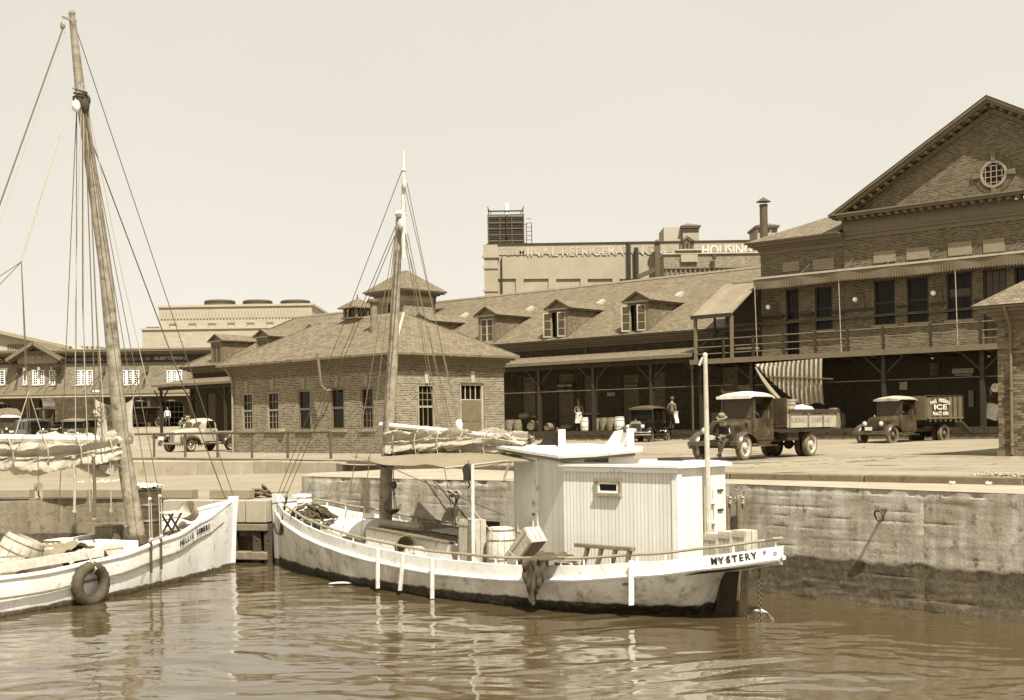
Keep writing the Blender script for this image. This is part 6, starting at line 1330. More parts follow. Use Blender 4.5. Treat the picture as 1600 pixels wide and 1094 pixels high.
for dx in (0, -.12): part('peak_halyard', MB().tube([(m2[0] - .15 + dx * .4, 0, m2[1] + .0 + dx), (lf[0] + dx * .3, -.1, lf[1])], .009, 5), 'rope', nl)
for q_ in ((NP.px(44, 690, -.05)), (NP.px(48, 690, -.05)), NP.px(-60, 470, 0), NP.px(-60, 505, 0)): part('halyard', MB().tube([(lf[0], -.1, lf[1]), (q_[0], -.05, q_[1])], .009, 5), 'rope_dark', nl)
for k, (xb, yb) in enumerate(((118, 690), (137, 690), (141, 800), (150, 690), (165, 690), (160, 690), (230, 600))):
    u, z = NP.px(xb, yb, -.1 * k); part('halyard', MB().tube([(hn[0] - .06 + .03 * k, -.1, hn[2] - .1), (hn[0] - .1 * (k < 3) + (u - hn[0]) * .6 + .03 * math.sin(k * 3), -.1 * k * .6 - .05, z + (hn[2] - z) * .4), (u, -.1 * k, z)], .009 + .004 * (k % 2), 5), 'rope_dark' if k % 2 else 'rope', nl)
for xb, yb in ((20, 640), (75, 640)):
    u1_, z1_ = NP.px(45, 612, -.4); u, z = NP.px(xb, 700, -.4); part('lazy_jack', MB().tube([(u1_, -.4, z1_), (u, -.35, z)], .009, 5), 'rope', nl)
for xp, y0, y1, w in ((115, 718, 800, .03), (146, 715, 812, .035), (172, 720, 800, .012)):
    u, z1_ = NP.px(xp, y0, -.3); _, z0_ = NP.px(xp, y1, -.3); part('reef_tackle', MB().tube([(u, -.3, z1_), (u + .02, -.3, (z0_ + z1_) / 2), (u, -.3, z0_)], w, 6), 'rope_dark' if w > .03 else 'rope', nl); [part('block', MB().ball((u, -.3, zq), .05, 8, 6), 'spar', nl, smooth=True) for zq in (z0_, z1_ + .03)]
u, z = NP.px(60, 761, -.5); pulley(nl, (u, -.5, z), .1, 'spar', top=.6)
# banner on the mast
BD = 28.6
def bf(s_, t_):
    xa = 145 + 66 * s_ + 3 * t_ * (s_ > .5); top = 618 + 15 * math.sin(s_ * math.pi) ** .5; bot = 700 - 10 * math.sin(s_ * math.pi)
    xe = xa + (6 * math.sin(t_ * math.pi) if s_ < .5 else -5 * math.sin(t_ * math.pi)) * abs(1 - 2 * s_) ; p = AT(xe, top + (bot - top) * t_, BD)
    return (p.x, p.y + .06 * math.sin(s_ * 11 + t_ * 2), p.z)
bn = solo('canvas_banner', MB().sheet(bf, 30, 16, .01), 'canvas', 'pale canvas banner with faded letters tied behind the sloop mast', 'banner', smooth=60)
q = MB()
for s_, x, y, sz in (('S', 155, 645, .34), ('O', 164, 643, .3), ('C', 172, 657, .22), ('H', 171, 664, .2), ('T', 155, 685, .25), ('A', 160, 686, .22), ('R', 168, 685, .22), ('D', 203, 684, .28)):
    p = AT(x, y, BD - .09); text(q, s_, sz, Matrix.Translation(p), .006, sx=.8)
part('letters', q, 'text_blue', bn, kind='stuff')
# cargo on the sloop
def nloc(px_, py_, v, dz=0.): u, z = NP.px(px_, py_, v); return NM @ Vector((u, v, z + dz))
u = NP.px(236, 800, .45)[0] - .1; dzk = nH(u) - .24
dr_ = thing('oil_drum', 'dark ribbed oil drum with rags on top standing beside the sloop mast', 'drum', NM @ T(u + .1, .55, dzk)); hh = NP.px(235, 764, .55)[1] - dzk
q = MB(); prof = []
for k in range(25): z = hh * k / 24; prof.append((.30 + (.02 if abs(z / hh - .33) < .03 or abs(z / hh - .66) < .03 else 0) + .004 * math.sin(k * 2.5), z))
part('shell', MB().lathe(prof, 26), 'oil_drum', dr_, smooth=30); part('rim', MB().lathe([(.31, hh - .03), (.33, hh), (.31, hh + .01)], 24, caps=False), 'iron_rail', dr_)
solo('rag_pile', MB().sheet(lambda s_, t_: ((s_ - .5) * .55, (t_ - .5) * .5, hh + .06 + .1 * MN.noise(Vector((s_ * 5, t_ * 5, 1))) + .1 * (.25 - (s_ - .5) ** 2)), 20, 20, .02).xf(NM @ T(u + .1, .55, dzk)), 'shirt_white', 'white rags heaped on top of the oil drum', 'rags', smooth=60)
def nthing_at(x, y, v): u, z = NP.px(x, y, v); return u, nH(u) - .24
u, z = nthing_at(300, 800, .1); bk = basket('pale slatted bushel basket tipped on its side on the sloop foredeck', NM @ T(u, .05, z + .25) @ RY(R(-55)) @ RZ(.3))
u, z = nthing_at(270, 800, -.1); ch_ = thing('folding_stool', 'dark folding stool standing behind the sloop rail near the bow basket', 'stool', NM @ T(u, -.05, z))
part('seat', MB().box(-.22, .22, -.15, .15, .5, .54), 'shirt_white', ch_); [part('leg', MB().beam((sx1 * .2, yy, 0), (-sx1 * .2, yy, .5), .035, .035), 'dark_wood', ch_) for sx1 in (-1, 1) for yy in (-.12, .12)]
u, z = nthing_at(160, 830, -.5); crate('white wooden box on the sloop deck just aft of the mast', NM @ T(u - .3, -.6, z), .75, .45, .36, .2, m='barrel_light', name='deck_box')
u, z = nthing_at(118, 830, 0); crate('open white crate with raised corner on the sloop deck under the boom', NM @ T(u - .3, .1, z + .1) @ RZ(.3), .6, .4, .4, .2, m='barrel_light')
u, z = nthing_at(45, 850, -.6); barrel('wooden_tub', 'big open wooden tub leaning on the sloop deck at the left edge', None, .62, .42, 'crate_wood', M=NM @ T(u - .35, -.55, z + .25) @ RY(.35) @ RX(.3), hoops=3, open_=True, cat='tub')
u, z = nthing_at(28, 880, -1.); barrel('wooden_tub', 'smaller wooden tub standing below the leaning tub at the left edge', None, .55, .3, 'crate_wood', M=NM @ T(u - .25, -1.1, z), hoops=3, open_=True, cat='tub')
for k, (x, y, v, sx1, lab) in enumerate(((95, 838, -.3, .9, 'crumpled pale sailcloth heaped on the sloop deck aft of the white box'), (125, 858, -.9, .7, 'loose canvas folds lying along the sloop side deck'), (70, 845, .3, .8, 'rumpled cloth bundle beside the open crate on the sloop'))):
    u, z = nthing_at(x, y, v); solo('sail_bundle', MB().sheet(lambda s_, t_, k=k: ((s_ - .5) * 1.5 * sx1, (t_ - .5) * .8, .2 + 1.1 * sx1 * (.25 - (s_ - .5) ** 2) + .15 * MN.fractal(Vector((s_ * 3, t_ * 2.5, k * 3.)), .9, 2., 4)), 50, 36, .015).xf(NM @ T(u, v, z)), 'canvas' if k else 'crate_wood', lab, 'sailcloth', smooth=60)
u, z = nthing_at(72, 870, -1.2); crate('dark wooden fish box with leaves on it by the sloop rail', NM @ T(u - .4, -1.25, z) @ RZ(.1), .8, .4, .3, .15, m='old_wood', name='fish_box')
part('after_house', MB().box(-8.8, -6.2, -.8, .8, .4, 1.0), 'white_paint', nl, bevel=.02); part('hatch_coaming', MB().box(m0[0] - 1.6, m0[0] - .5, -.6, .6, .6, .98), 'white_paint', nl, bevel=.02); part('side_plank', MB().beam((-5.2, -1.35, .92), (-8.5, -1.62, .86), .05, .18), 'barrel_light', nl)
for k, (x, y, v, lab, mm_) in enumerate(((60, 862, -1.0, 'coil of old rope lying by the sloop rail below the tubs', 'rope'), (150, 850, -1.0, 'dark tangle of line beside the tyre lashing on the sloop deck', 'rope_dark'), (108, 846, .5, 'tangled pale lines heaped behind the open crate on the sloop', 'rope'))):
    u, z = nthing_at(x, y, v); solo('rope_coil', heap((0, 0, 0), .38, 26, 20 + k, .022).xf(NM @ T(u, v, z + .02)), mm_, lab, 'rope', smooth=True)
for k, (x, y, v, L_, a_) in enumerate(((110, 862, -1.1, 1.6, .1), (20, 868, -.9, 1.9, -.2))):
    u, z = nthing_at(x, y, v); solo('loose_plank', MB().beam((-L_ / 2, 0, .25), (L_ / 2, .1, .3 + a_), .16, .03).xf(NM @ T(u, v, z) @ RZ(.1 * k)), 'barrel_light', ('pale plank lying across the gear near the tyre on the sloop', 'pale plank resting against the tubs at the left edge')[k], 'plank')
u, z = nthing_at(85, 850, -.2); solo('canvas_heap', MB().sheet(lambda s_, t_: ((s_ - .5) * 1.3, (t_ - .5) * .9, .22 + 1.1 * (.25 - (s_ - .5) ** 2) + .16 * MN.fractal(Vector((s_ * 2.6, t_ * 2.2, 33)), .9, 2., 4)), 50, 36, .015).xf(NM @ T(u, -.5, z)), 'tarp', 'dark tan canvas heaped between the leaning tub and the white box on the sloop', 'canvas', smooth=60)
u, z = nthing_at(185, 822, .5); crate('dark fish box standing behind the sloop mast', NM @ T(u - .2, .5, z) @ RZ(.4), .6, .4, .45, .15, m='old_wood', name='fish_box')
x5 = 3.0; basket('dark bushel basket standing on the windlass box end of the workboat foredeck', MM @ T(3.0, .6, H_(3.) - .27), 'old_wood')
# tyre fender
u, _ = NP.px(142, 912, -1.5); yv = -nB(u) - .16; u, z = NP.px(142, 913, yv); ty = thing('tyre_fender', 'worn rubber tyre hung as a fender on the side of the sloop', 'tyre', NM @ T(u, yv, z))
r0, r1 = .33, .12; q = MB(); n, m_ = 40, 16; vs = []; fs = []
for i in range(n):
    for j in range(m_):
        a = 2 * math.pi * i / n; b2 = 2 * math.pi * j / m_; rr = r0 + r1 * .85 * math.cos(b2); tr = .016 if (i % 2 and (b2 < 1.1 or b2 > 5.2)) else 0; vs.append(((rr + tr) * math.cos(a), r1 * math.sin(b2), (rr + tr) * math.sin(a)))
for i in range(n):
    for j in range(m_): fs.append((i * m_ + j, ((i + 1) % n) * m_ + j, ((i + 1) % n) * m_ + (j + 1) % m_, i * m_ + (j + 1) % m_))
q.add(vs, fs); part('casing', q, 'rubber', ty, smooth=50); part('lashing', MB().tube([(0, 0, .18), (.02, -.13, .3), (.0, -.02, .46), (-.02, .08, .6)], .022, 6), 'rope', ty)
# ================================================================ VEHICLES (x forward, y left, z up; origin on the ground under the rear axle)
def wheel(root, x, y, r, w, side, kind='spoke', tm='tyre', rm='iron_rail'):
    M = T(x, y, r) @ RX(R(-90 if side > 0 else 90))       # local z points outwards
    prof = [(r * .70, -w * .42), (r * .86, -w * .5), (r * .97, -w * .38), (r, -w * .15), (r, w * .15), (r * .97, w * .38), (r * .86, w * .5), (r * .70, w * .42), (r * .66, 0), (r * .70, -w * .42)]
    o = part('wheel', MB().lathe(prof, 28, M, caps=False), tm, root, smooth=45)
    part('rim', MB().lathe([(r * .70, -w * .3), (r * .62, -w * .3), (r * .62, w * .36), (r * .72, w * .44)], 28, M, caps=False), rm, o, smooth=35)
    if kind == 'spoke':
        q = MB()
        for k in range(10): a = 2 * math.pi * k / 10; q.add(*beam_vf((.08 * math.cos(a), .08 * math.sin(a), 0), (r * .64 * math.cos(a), r * .64 * math.sin(a), .0), .045, .04), M)
        part('spokes', q, 'crate_wood' if rm == 'spoke_light' else rm, o)
    else: part('disc', MB().lathe([(.001, w * .2), (r * .3, w * .22), (r * .5, w * .05), (r * .64, w * .12)], 24, M, caps=False), rm, o, smooth=50)
    part('hub', MB().lathe([(.1, -.05), (.1, w * .35), (.07, w * .55), (.001, w * .6)], 14, M), 'chrome' if kind != 'spoke' else rm, o, smooth=30)
    part('inner_disc', MB().lathe([(.001, -w * .35), (r * .62, -w * .35)], 16, M, caps=False), 'iron', o)
    return o
def beam_vf(p, q, w, h): b = MB().beam(p, q, w, h); return b.v, b.f
def fender(root, x, y, r, w, m, a0=-10, a1=175, tail=None, lift=.1):
    secs = []; n = 14
    for i in range(n + 1):
        a = R(a0 + (a1 - a0) * i / n); rr = r + lift; cx_, cz_ = x + rr * math.cos(a), r + rr * math.sin(a) * .95
        if tail and i > n * .55: t = (i - n * .55) / (n * .45); cx_ -= tail * t ** 2; cz_ += .06 * t * (1 - t)
        nx, nz = math.cos(a), math.sin(a); row = []
        for k in range(7): s_ = (k / 6 * 2 - 1); row.append((cx_ - nx * .07 * s_ * s_, y + w / 2 * s_, cz_ - nz * .07 * s_ * s_))
        for k in range(6, -1, -1): s_ = (k / 6 * 2 - 1); row.append((cx_ - nx * (.07 * s_ * s_ + .018), y + w / 2 * s_ * .96, cz_ - nz * (.07 * s_ * s_ + .018)))
        secs.append(row)
    return part('fender', MB().loft(secs), m, root, smooth=45)
def headlight(root, x, y, z, r=.13, m='car_black'):
    M = T(x, y, z) @ RY(R(90)); o = part('headlight', MB().lathe([(.02, -.16), (r * .6, -.12), (r * .95, -.03), (r, .02), (r * .9, .03)], 18, M), m, root, smooth=40)
    part('lens', MB().lathe([(r * .9, .02), (r * .6, .045), (.001, .055)], 18, M, caps=False), 'lamp_glass', o, smooth=40); part('bezel', MB().lathe([(r * .9, .03), (r * 1.05, .015), (r, .0)], 18, M, caps=False), 'chrome', o); part('stalk', MB().tube([(x - .05, y, z - r), (x - .08, y, z - r - .22)], .02, 6), m, o); return o
def rsec(x, w, z0, z1, rt=.12, n=5):
    """body cross-section: flat sides, rounded top"""
    P = [(x, -w, z0), (x, -w, z1 - rt)]
    for k in range(1, n): a = math.pi * k / n / 2; P.append((x, -w + w * .45 * (1 - math.cos(a)), z1 - rt + rt * math.sin(a)))
    P += [(x, -w * .4, z1 + .01), (x, w * .4, z1 + .01)]
    for k in range(n - 1, 0, -1): a = math.pi * k / n / 2; P.append((x, w - w * .45 * (1 - math.cos(a)), z1 - rt + rt * math.sin(a)))
    P += [(x, w, z1 - rt), (x, w, z0)]; return P
def chassis(root, x0, x1, m='iron'):
    for sg in (-1, 1): part('chassis_rail', MB().box(x0, x1, sg * .38 - .03, sg * .38 + .03, .5, .64), m, root)
def vintage(name, label, cat, M, wb=4.0, tr=1.42, wr=.40, kind='truck', paint='truck_paint', roofm='truck_roof', top=1.95, group=None, tm='tyre', fendm=None, spokes='spoke', plate=True, cabw=.74, rimm='iron_rail'):
    o = thing(name, label, cat, M, group); fx = wb; fendm = fendm or paint; rm = rimm
    for sg in (-1, 1):
        wheel(o, fx, sg * tr / 2, wr, .17, sg, spokes, tm, rm)
        wheel(o, 0, sg * tr / 2, wr, .2, sg, spokes, tm, rm)
        if kind == 'truck': wheel(o, 0, sg * (tr / 2 - .26), wr, .18, sg, 'disc', 'tyre_dark', 'iron')
        fender(o, fx, sg * tr / 2, wr, .32, fendm, -5 if kind == 'truck' else -25, 168, .25)
        if kind == 'sedan': fender(o, 0, sg * tr / 2, wr, .32, fendm, 10, 190, 0)
    part('axle', MB().tube([(fx, -tr / 2, wr), (fx, tr / 2, wr)], .04, 6), 'iron', o); part('axle', MB().tube([(0, -tr / 2, wr), (0, tr / 2, wr)], .05, 6).ball((0, 0, wr), .16, 10, 8), 'iron', o)
    chassis(o, -1.0 if kind == 'truck' else -.6, fx + .35)
    ht = wr + .75       # hood top
    rx_ = fx + .12      # radiator plane
    cx1 = rx_ - 1.05    # cowl / windscreen base
    part('hood', MB().loft([rsec(rx_, .29, .62, ht - .04, .14), rsec(rx_ - .6, .33, .6, ht, .14), rsec(cx1, .46, .58, ht + .05, .13)]), paint, o, smooth=35)
    for sg in (-1, 1):
        for k in range(9): x = rx_ - .3 - k * .055; part('louvre', MB().beam((x, sg * (.335 + k * .004), .78), (x, sg * (.335 + k * .004), .98), .012, .015), paint, o)
    rs = part('radiator_shell', MB().loft([rsec(rx_ + .08, .30, .55, ht - .02, .13), rsec(rx_, .31, .55, ht, .13)]), 'chrome' if kind == 'sedan' else paint, o, smooth=35)
    part('radiator_core', MB().box(rx_ + .081, rx_ + .095, -.24, .24, .6, ht - .14), 'iron', rs); part('radiator_cap', MB().lathe([(.03, 0), (.035, .04), (.01, .09)], 10, T(rx_ + .04, 0, ht)), 'chrome', rs)
    for sg in (-1, 1): headlight(o, rx_ + .16, sg * .39, wr + .47, .125 if kind == 'truck' else .115, paint)
    part('headlight_bar', MB().tube([(rx_ + .08, -.5, wr + .3), (rx_ + .12, 0, wr + .27), (rx_ + .08, .5, wr + .3)], .02, 6), 'iron', o)
    if kind == 'truck': part('bumper', MB().box(fx + .5, fx + .56, -.82, .82, .42, .56), 'iron_rail', o, bevel=.01)
    else:
        for z in (.42, .54): part('bumper', MB().tube([(fx + .48, -.85, z), (fx + .6, -.3, z), (fx + .6, .3, z), (fx + .48, .85, z)], .03, 6), 'chrome', o)
    for sg in (-1, 1): part('bumper_iron', MB().box(fx + .2, fx + .5, sg * .38 - .025, sg * .38 + .025, .46, .54), 'iron', o)
    if plate: part('number_plate', MB().box(fx + .575, fx + .585, -.2 if kind == 'truck' else -.17, .14, .6, .74), 'shirt_white', o)
    # cab / body
    cw = cabw; z0 = .56; belt = ht + .06; bx0 = cx1 - (1.15 if kind == 'truck' else 2.35)
    body = MB(); body.box(bx0, cx1 - .0, -cw, -cw + .05, z0, belt); body.box(bx0, cx1, cw - .05, cw, z0, belt); body.box(bx0, bx0 + .05, -cw + .05, cw - .05, z0, belt); body.box(bx0, cx1, -cw + .05, cw - .05, z0, z0 + .05); body.box(cx1 - .04, cx1, -cw + .05, cw - .05, z0, belt)
    body.loft([rsec(cx1, .47, .58, ht + .05, .13), [(x + .0, y * cw / .47, z) for x, y, z in rsec(cx1 - .12, .47, .58, belt, .1)]], caps=False)
    bo = part('cab', body, paint, o, bevel=.01)
    pil = MB(); ps = [cx1 - .04, bx0 + .03] if kind == 'truck' else [cx1 - .04, cx1 - .95, cx1 - 1.05, bx0 + .45, bx0 + .03]
    rt = top - .13
    for x in ps:
        for sg in (-1, 1): pil.beam((x, sg * (cw - .03), belt), (x - (.02 if x > bx0 + 1 else 0), sg * (cw - .05), rt), .06, .06)
    pil.box(bx0, cx1, -cw + .0, -cw + .05, rt - .04, rt + .02); pil.box(bx0, cx1, cw - .05, cw, rt - .04, rt + .02); pil.box(cx1 - .06, cx1, -cw + .05, cw - .05, rt - .04, rt + .02); pil.box(bx0, bx0 + .05, -cw + .05, cw - .05, rt - .2, rt + .02)
    for sg in (-1, 1): pil.box(bx0, bx0 + .05, sg * cw - sg * .3, sg * (cw - .05), belt, rt)
    part('cab_pillars', pil, paint, bo)
    rf = []
    xf_ = cx1 + (.22 if kind == 'truck' else .08)
    for x, d in ((xf_, -.035), (xf_ - .12, -.0), ((xf_ + bx0) / 2, .035), (bx0 + .1, .02), (bx0 - .04, -.06)):
        w_ = cw + .03; rf.append([(x, w_ * (2 * k / 10 - 1), rt + .02 + d * .6 + (.10 + d) * (1 - (abs(2 * k / 10 - 1)) ** 2.6)) for k in range(11)] + [(x, w_ * (1 - 2 * k / 10), rt + .0 + min(0, d)) for k in range(11)])
    part('cab_roof', MB().loft(rf), roofm, o, smooth=40); part('visor', MB().box(xf_ - .02, xf_ + .02, -cw, cw, rt - .06, rt + .03), roofm, o)
    part('windscreen', MB().add([(cx1 - .03, -cw + .07, belt + .02), (cx1 - .03, cw - .07, belt + .02), (cx1 - .05, cw - .07, rt - .05), (cx1 - .05, -cw + .07, rt - .05)], [(0, 1, 2, 3)]), 'glass_curtain' if kind == 'truck' else 'glass_dark', o)
    if kind == 'sedan':
        for a_, b_ in ((cx1 - .08, cx1 - .92), (cx1 - 1.08, bx0 + .5)):
            for sg in (-1, 1): part('side_glass', MB().add([(a_, sg * (cw - .03), belt + .02), (b_, sg * (cw - .03), belt + .02), (b_, sg * (cw - .045), rt - .05), (a_, sg * (cw - .045), rt - .05)], [(0, 1, 2, 3)]), 'glass_dark', o)
        part('rear_quarter', MB().box(bx0, bx0 + .42, -cw + .0, -cw + .05, belt, rt).box(bx0, bx0 + .42, cw - .05, cw, belt, rt).box(bx0, bx0 + .05, -cw + .05, cw - .05, belt, rt), paint, o)
        part('interior', MB().box(bx0 + .3, cx1 - .4, -cw + .1, cw - .1, belt - .1, belt + .25), 'dark_cloth', o)
    else:
        part('cab_back', MB().box(bx0 + .0, bx0 + .04, -cw + .3, cw - .3, belt, rt - .2), 'dark_wood', o)
        part('seat', MB().box(bx0 + .1, bx0 + .6, -cw + .1, cw - .1, .9, 1.05).box(bx0 + .06, bx0 + .16, -cw + .1, cw - .1, 1.05, 1.45), 'dark_cloth', o)
    q = MB(); n = 14; q.tube([(cx1 - .35 + .06 * math.sin(2 * math.pi * k / n), .35 + .19 * math.cos(2 * math.pi * k / n), belt + .03 + .17 * math.sin(2 * math.pi * k / n)) for k in range(n + 1)], .012, 5); part('steering_wheel', q, 'iron', o)
    for sg in (-1, 1):
        d_ = part('door', MB().box(cx1 - .92, cx1 - .1, sg * (cw + .004) - .006, sg * (cw + .004) + .006, z0 + .1, belt - .03), paint, o, bevel=.004); part('handle', MB().beam((cx1 - .8, sg * (cw + .03), belt - .14), (cx1 - .68, sg * (cw + .03), belt - .14), .025, .02), 'chrome', d_)
        part('running_board', MB().box(cx1 - 1.0 if kind == 'truck' else .55, fx - wr - .08, sg * (cw - .02), sg * (cw + .22), .38, .42), paint if kind == 'truck' else 'iron', o)
        part('valance', MB().box(cx1 - 1.0 if kind == 'truck' else .5, fx - wr - .1, sg * (cw - .04) - .01, sg * (cw - .04) + .01, .42, z0), paint, o)
    return o, bx0, belt, rt
def orient(p, fwd, zoff=0.): a = math.atan2(fwd[1], fwd[0]); return Matrix.Translation((p[0], p[1], zoff)) @ RZ(a)
def from_front_near(pf, fwd, wb, tr=1.42, side=1, z=0.):
    """root matrix from the ground contact of the near front wheel (side=+1: it is the left one)"""
    f = Vector(fwd).normalized(); l = Vector((-f.y, f.x)) * side; c = Vector(pf[:2]) - l * tr / 2 - f * wb; return orient((c.x, c.y), f, z)
# --- flat bed truck
f1 = (-.64, -.77); M1 = from_front_near((6.62, 36.66), f1, 4.1); t1, bx, belt, rt = vintage('flatbed_truck', 'old flatbed truck with pale cab roof and loaded bed, man seated on bumper', 'truck', M1, wb=4.1, wr=.385, top=1.97, cabw=.57, spokes='spoke', rimm='crate_wood')
bz = 1.02
bd = part('truck_bed', MB().box(-1.35, bx - .12, -.92, .92, bz - .08, bz), 'old_wood', t1)
for sg in (-1, 1): part('side_board', MB().box(-1.4, bx - .14, sg * .95 - .025, sg * .95 + .025, bz - .12, bz + .29), 'truck_bed', t1, bevel=.01); part('top_board', MB().box(-1.45, bx - .14, sg * 1.0 - .02, sg * 1.0 + .02, bz + .31, bz + .44), 'dark_wood', t1, bevel=.01)
hb = part('headboard', MB().box(bx - .14, bx - .08, -.95, .95, bz, bz + .78), 'truck_paint', t1); part('tail_board', MB().box(-1.42, -1.37, -.9, .9, bz - .1, bz + .3), 'old_wood', t1)
for x in (-1.38, -.4, .6, bx - .2): part('stake', MB().box(x - .03, x + .03, .976, 1.01, bz - .12, bz + .3), 'old_wood', t1)
part('tail_chain', MB().tube([(-1.42, .9, bz + .35), (-1.5, .85, bz + .2), (-1.46, .9, bz)], .03, 5), 'iron', t1)
q = MB(); text(q, 'BROKERAGE & TRANSFER CO', 1., T(-.0 + .45, .978, bz + .1) @ RZ(R(180)) @ Matrix.Diagonal((2.7 / text_w('BROKERAGE & TRANSFER CO'), 1, .2, 1)), .006); part('faded_lettering', q, 'tarp', t1)
part('fuel_tank', MB().box(.9, 1.5, -.9, -.5, .5, .8).box(.9, 1.6, .5, .8, .52, .75), 'iron', t1); part('lamp', MB().ball((4.0 - .55, .52, 1.22), .06, 8, 6), 'iron', t1)
def P1(x, y, z): return M1 @ Vector((x, y, z))
for x, y, lab in ((1.45, .5, 'bushel basket nearest the cab on the flatbed truck'), (.95, .52, 'middle bushel basket on the flatbed truck load')):
    bb = basket(lab, M1 @ T(x, y, bz + .42) @ Matrix.Diagonal((1.05, 1.05, 1.15, 1)))
    part('lid', MB().lathe([(.001, .28), (.24, .27), (.24, .25)], 18, caps=False), 'crate_wood', bb)
crate('wooden box under the baskets on the flatbed truck', M1 @ T(.6, .2, bz) , 1.2, .6, .4, .2, m='crate_wood')
def sackf(s_, t_): a = 2 * math.pi * t_; b_ = math.pi * s_; return (.42 * math.cos(b_) * -1, .26 * math.sin(b_) ** .7 * math.cos(a) * (1 + .1 * MN.noise(Vector((s_ * 4, a, 1)))), .2 * math.sin(b_) ** .7 * math.sin(a) + .2 + .04 * MN.noise(Vector((s_ * 6, t_ * 6, 2))))
for k, (x, y, z) in enumerate(((.2, .5, .2), (-.25, .5, .16))):
    o = solo('sack', MB().grid(sackf, 14, 14).xf(Matrix.Identity(4)), 'shirt_white', ('pale sack lying low at the rear of the flatbed truck load', 'white sack on top at the rear of the flatbed truck load')[k], 'sack', smooth=60); o.matrix_world = M1 @ T(x, y, bz + z) @ RZ(.4 * k)
# --- ice truck
f2 = (-.75, -.66); M2 = from_front_near((15.7, 52.9), f2, 4.0, z=.06); t2, bx, belt, rt = vintage('ice_truck', 'dark ice delivery truck with tall boarded sides lettered ICE, parked at the platform', 'truck', M2, wb=4.0, wr=.40, top=2.0, roofm='truck_bed', tm='tyre', cabw=.6)
part('truck_bed', MB().box(-1.15, bx - .15, -.95, .95, .98, 1.08), 'dark_wood', t2)
xs_ = [-1.15 + (bx - .2 + 1.15) * k / 7 for k in range(8)]
for k in range(7):
    a, b = xs_[k], xs_[k + 1]; h0 = 2.25 - .02 * k
    for sg in (-1, 1): part('side_panel', MB().box(a + .02, b - .02, sg * .96 - .02, sg * .96 + .02, 1.1, 2.0 - .01 * k), 'ice_boards', t2, bevel=.006); part('stake', MB().box(a - .025, a + .025, sg * 1.0 - .02, sg * 1.0 + .02, 1.0, 2.04), 'dark_wood', t2); part('bracket', MB().box(a + .2, a + .25, sg * 1.0 - .02, sg * 1.0 + .03, .92, 1.02), 'trim', t2)
part('top_rail', MB().box(-1.15, bx - .2, .93, .99, 2.01, 2.06), 'trim_dark', t2); part('bottom_rail', MB().box(-1.15, bx - .2, .985, 1.03, 1.04, 1.1), 'trim', t2)
part('headboard', MB().box(bx - .2, bx - .12, -.95, .95, 1.0, 2.02), 'ice_boards', t2); part('tail_gate', MB().box(-1.2, -1.14, -.95, .95, 1.0, 1.98), 'dark_wood', t2); part('tail_step', MB().beam((-1.5, .6, .9), (-2.1, .7, .45), .4, .1), 'iron', t2)
q = MB(); tx = xs_[4] + .15
def tl(s_, x, z, h, w=None): text(q, s_, 1., T(x, 1.025, z) @ RZ(R(180)) @ Matrix.Diagonal(((w / text_w(s_)) if w else h / .72, 1, h / .72, 1)), .006, bold=.02)
for i, ch in enumerate('PAUL PRODUCE'):
    f = i / 11 - .5
    if ch != ' ': text(q, ch, .2, T(tx + .1 - f * 1.5, 1.025, 1.82 - .5 * f * f * 1.0) @ RZ(R(180)) @ RY(-f * .6 * -1), .006, bold=.008)
tl('ICE', tx + .1, 1.53, .22, 1.0); tl('Phone', tx + .5, 1.26, .16, .4); tl('ST. 6086', tx - .15, 1.26, .16, .8)
part('lettering', q, 'text_white', t2, kind='stuff')
# --- sedan
f3 = (-.37, -.93); M3 = from_front_near((6.98, 64.6), f3, 3.1, z=.1); vintage('black_sedan', 'black sedan with bright headlights facing the boats at the loading platform', 'car', M3, wb=3.1, wr=.37, kind='sedan', paint='car_black', roofm='car_roof', top=1.88, tm='tyre', cabw=.63)
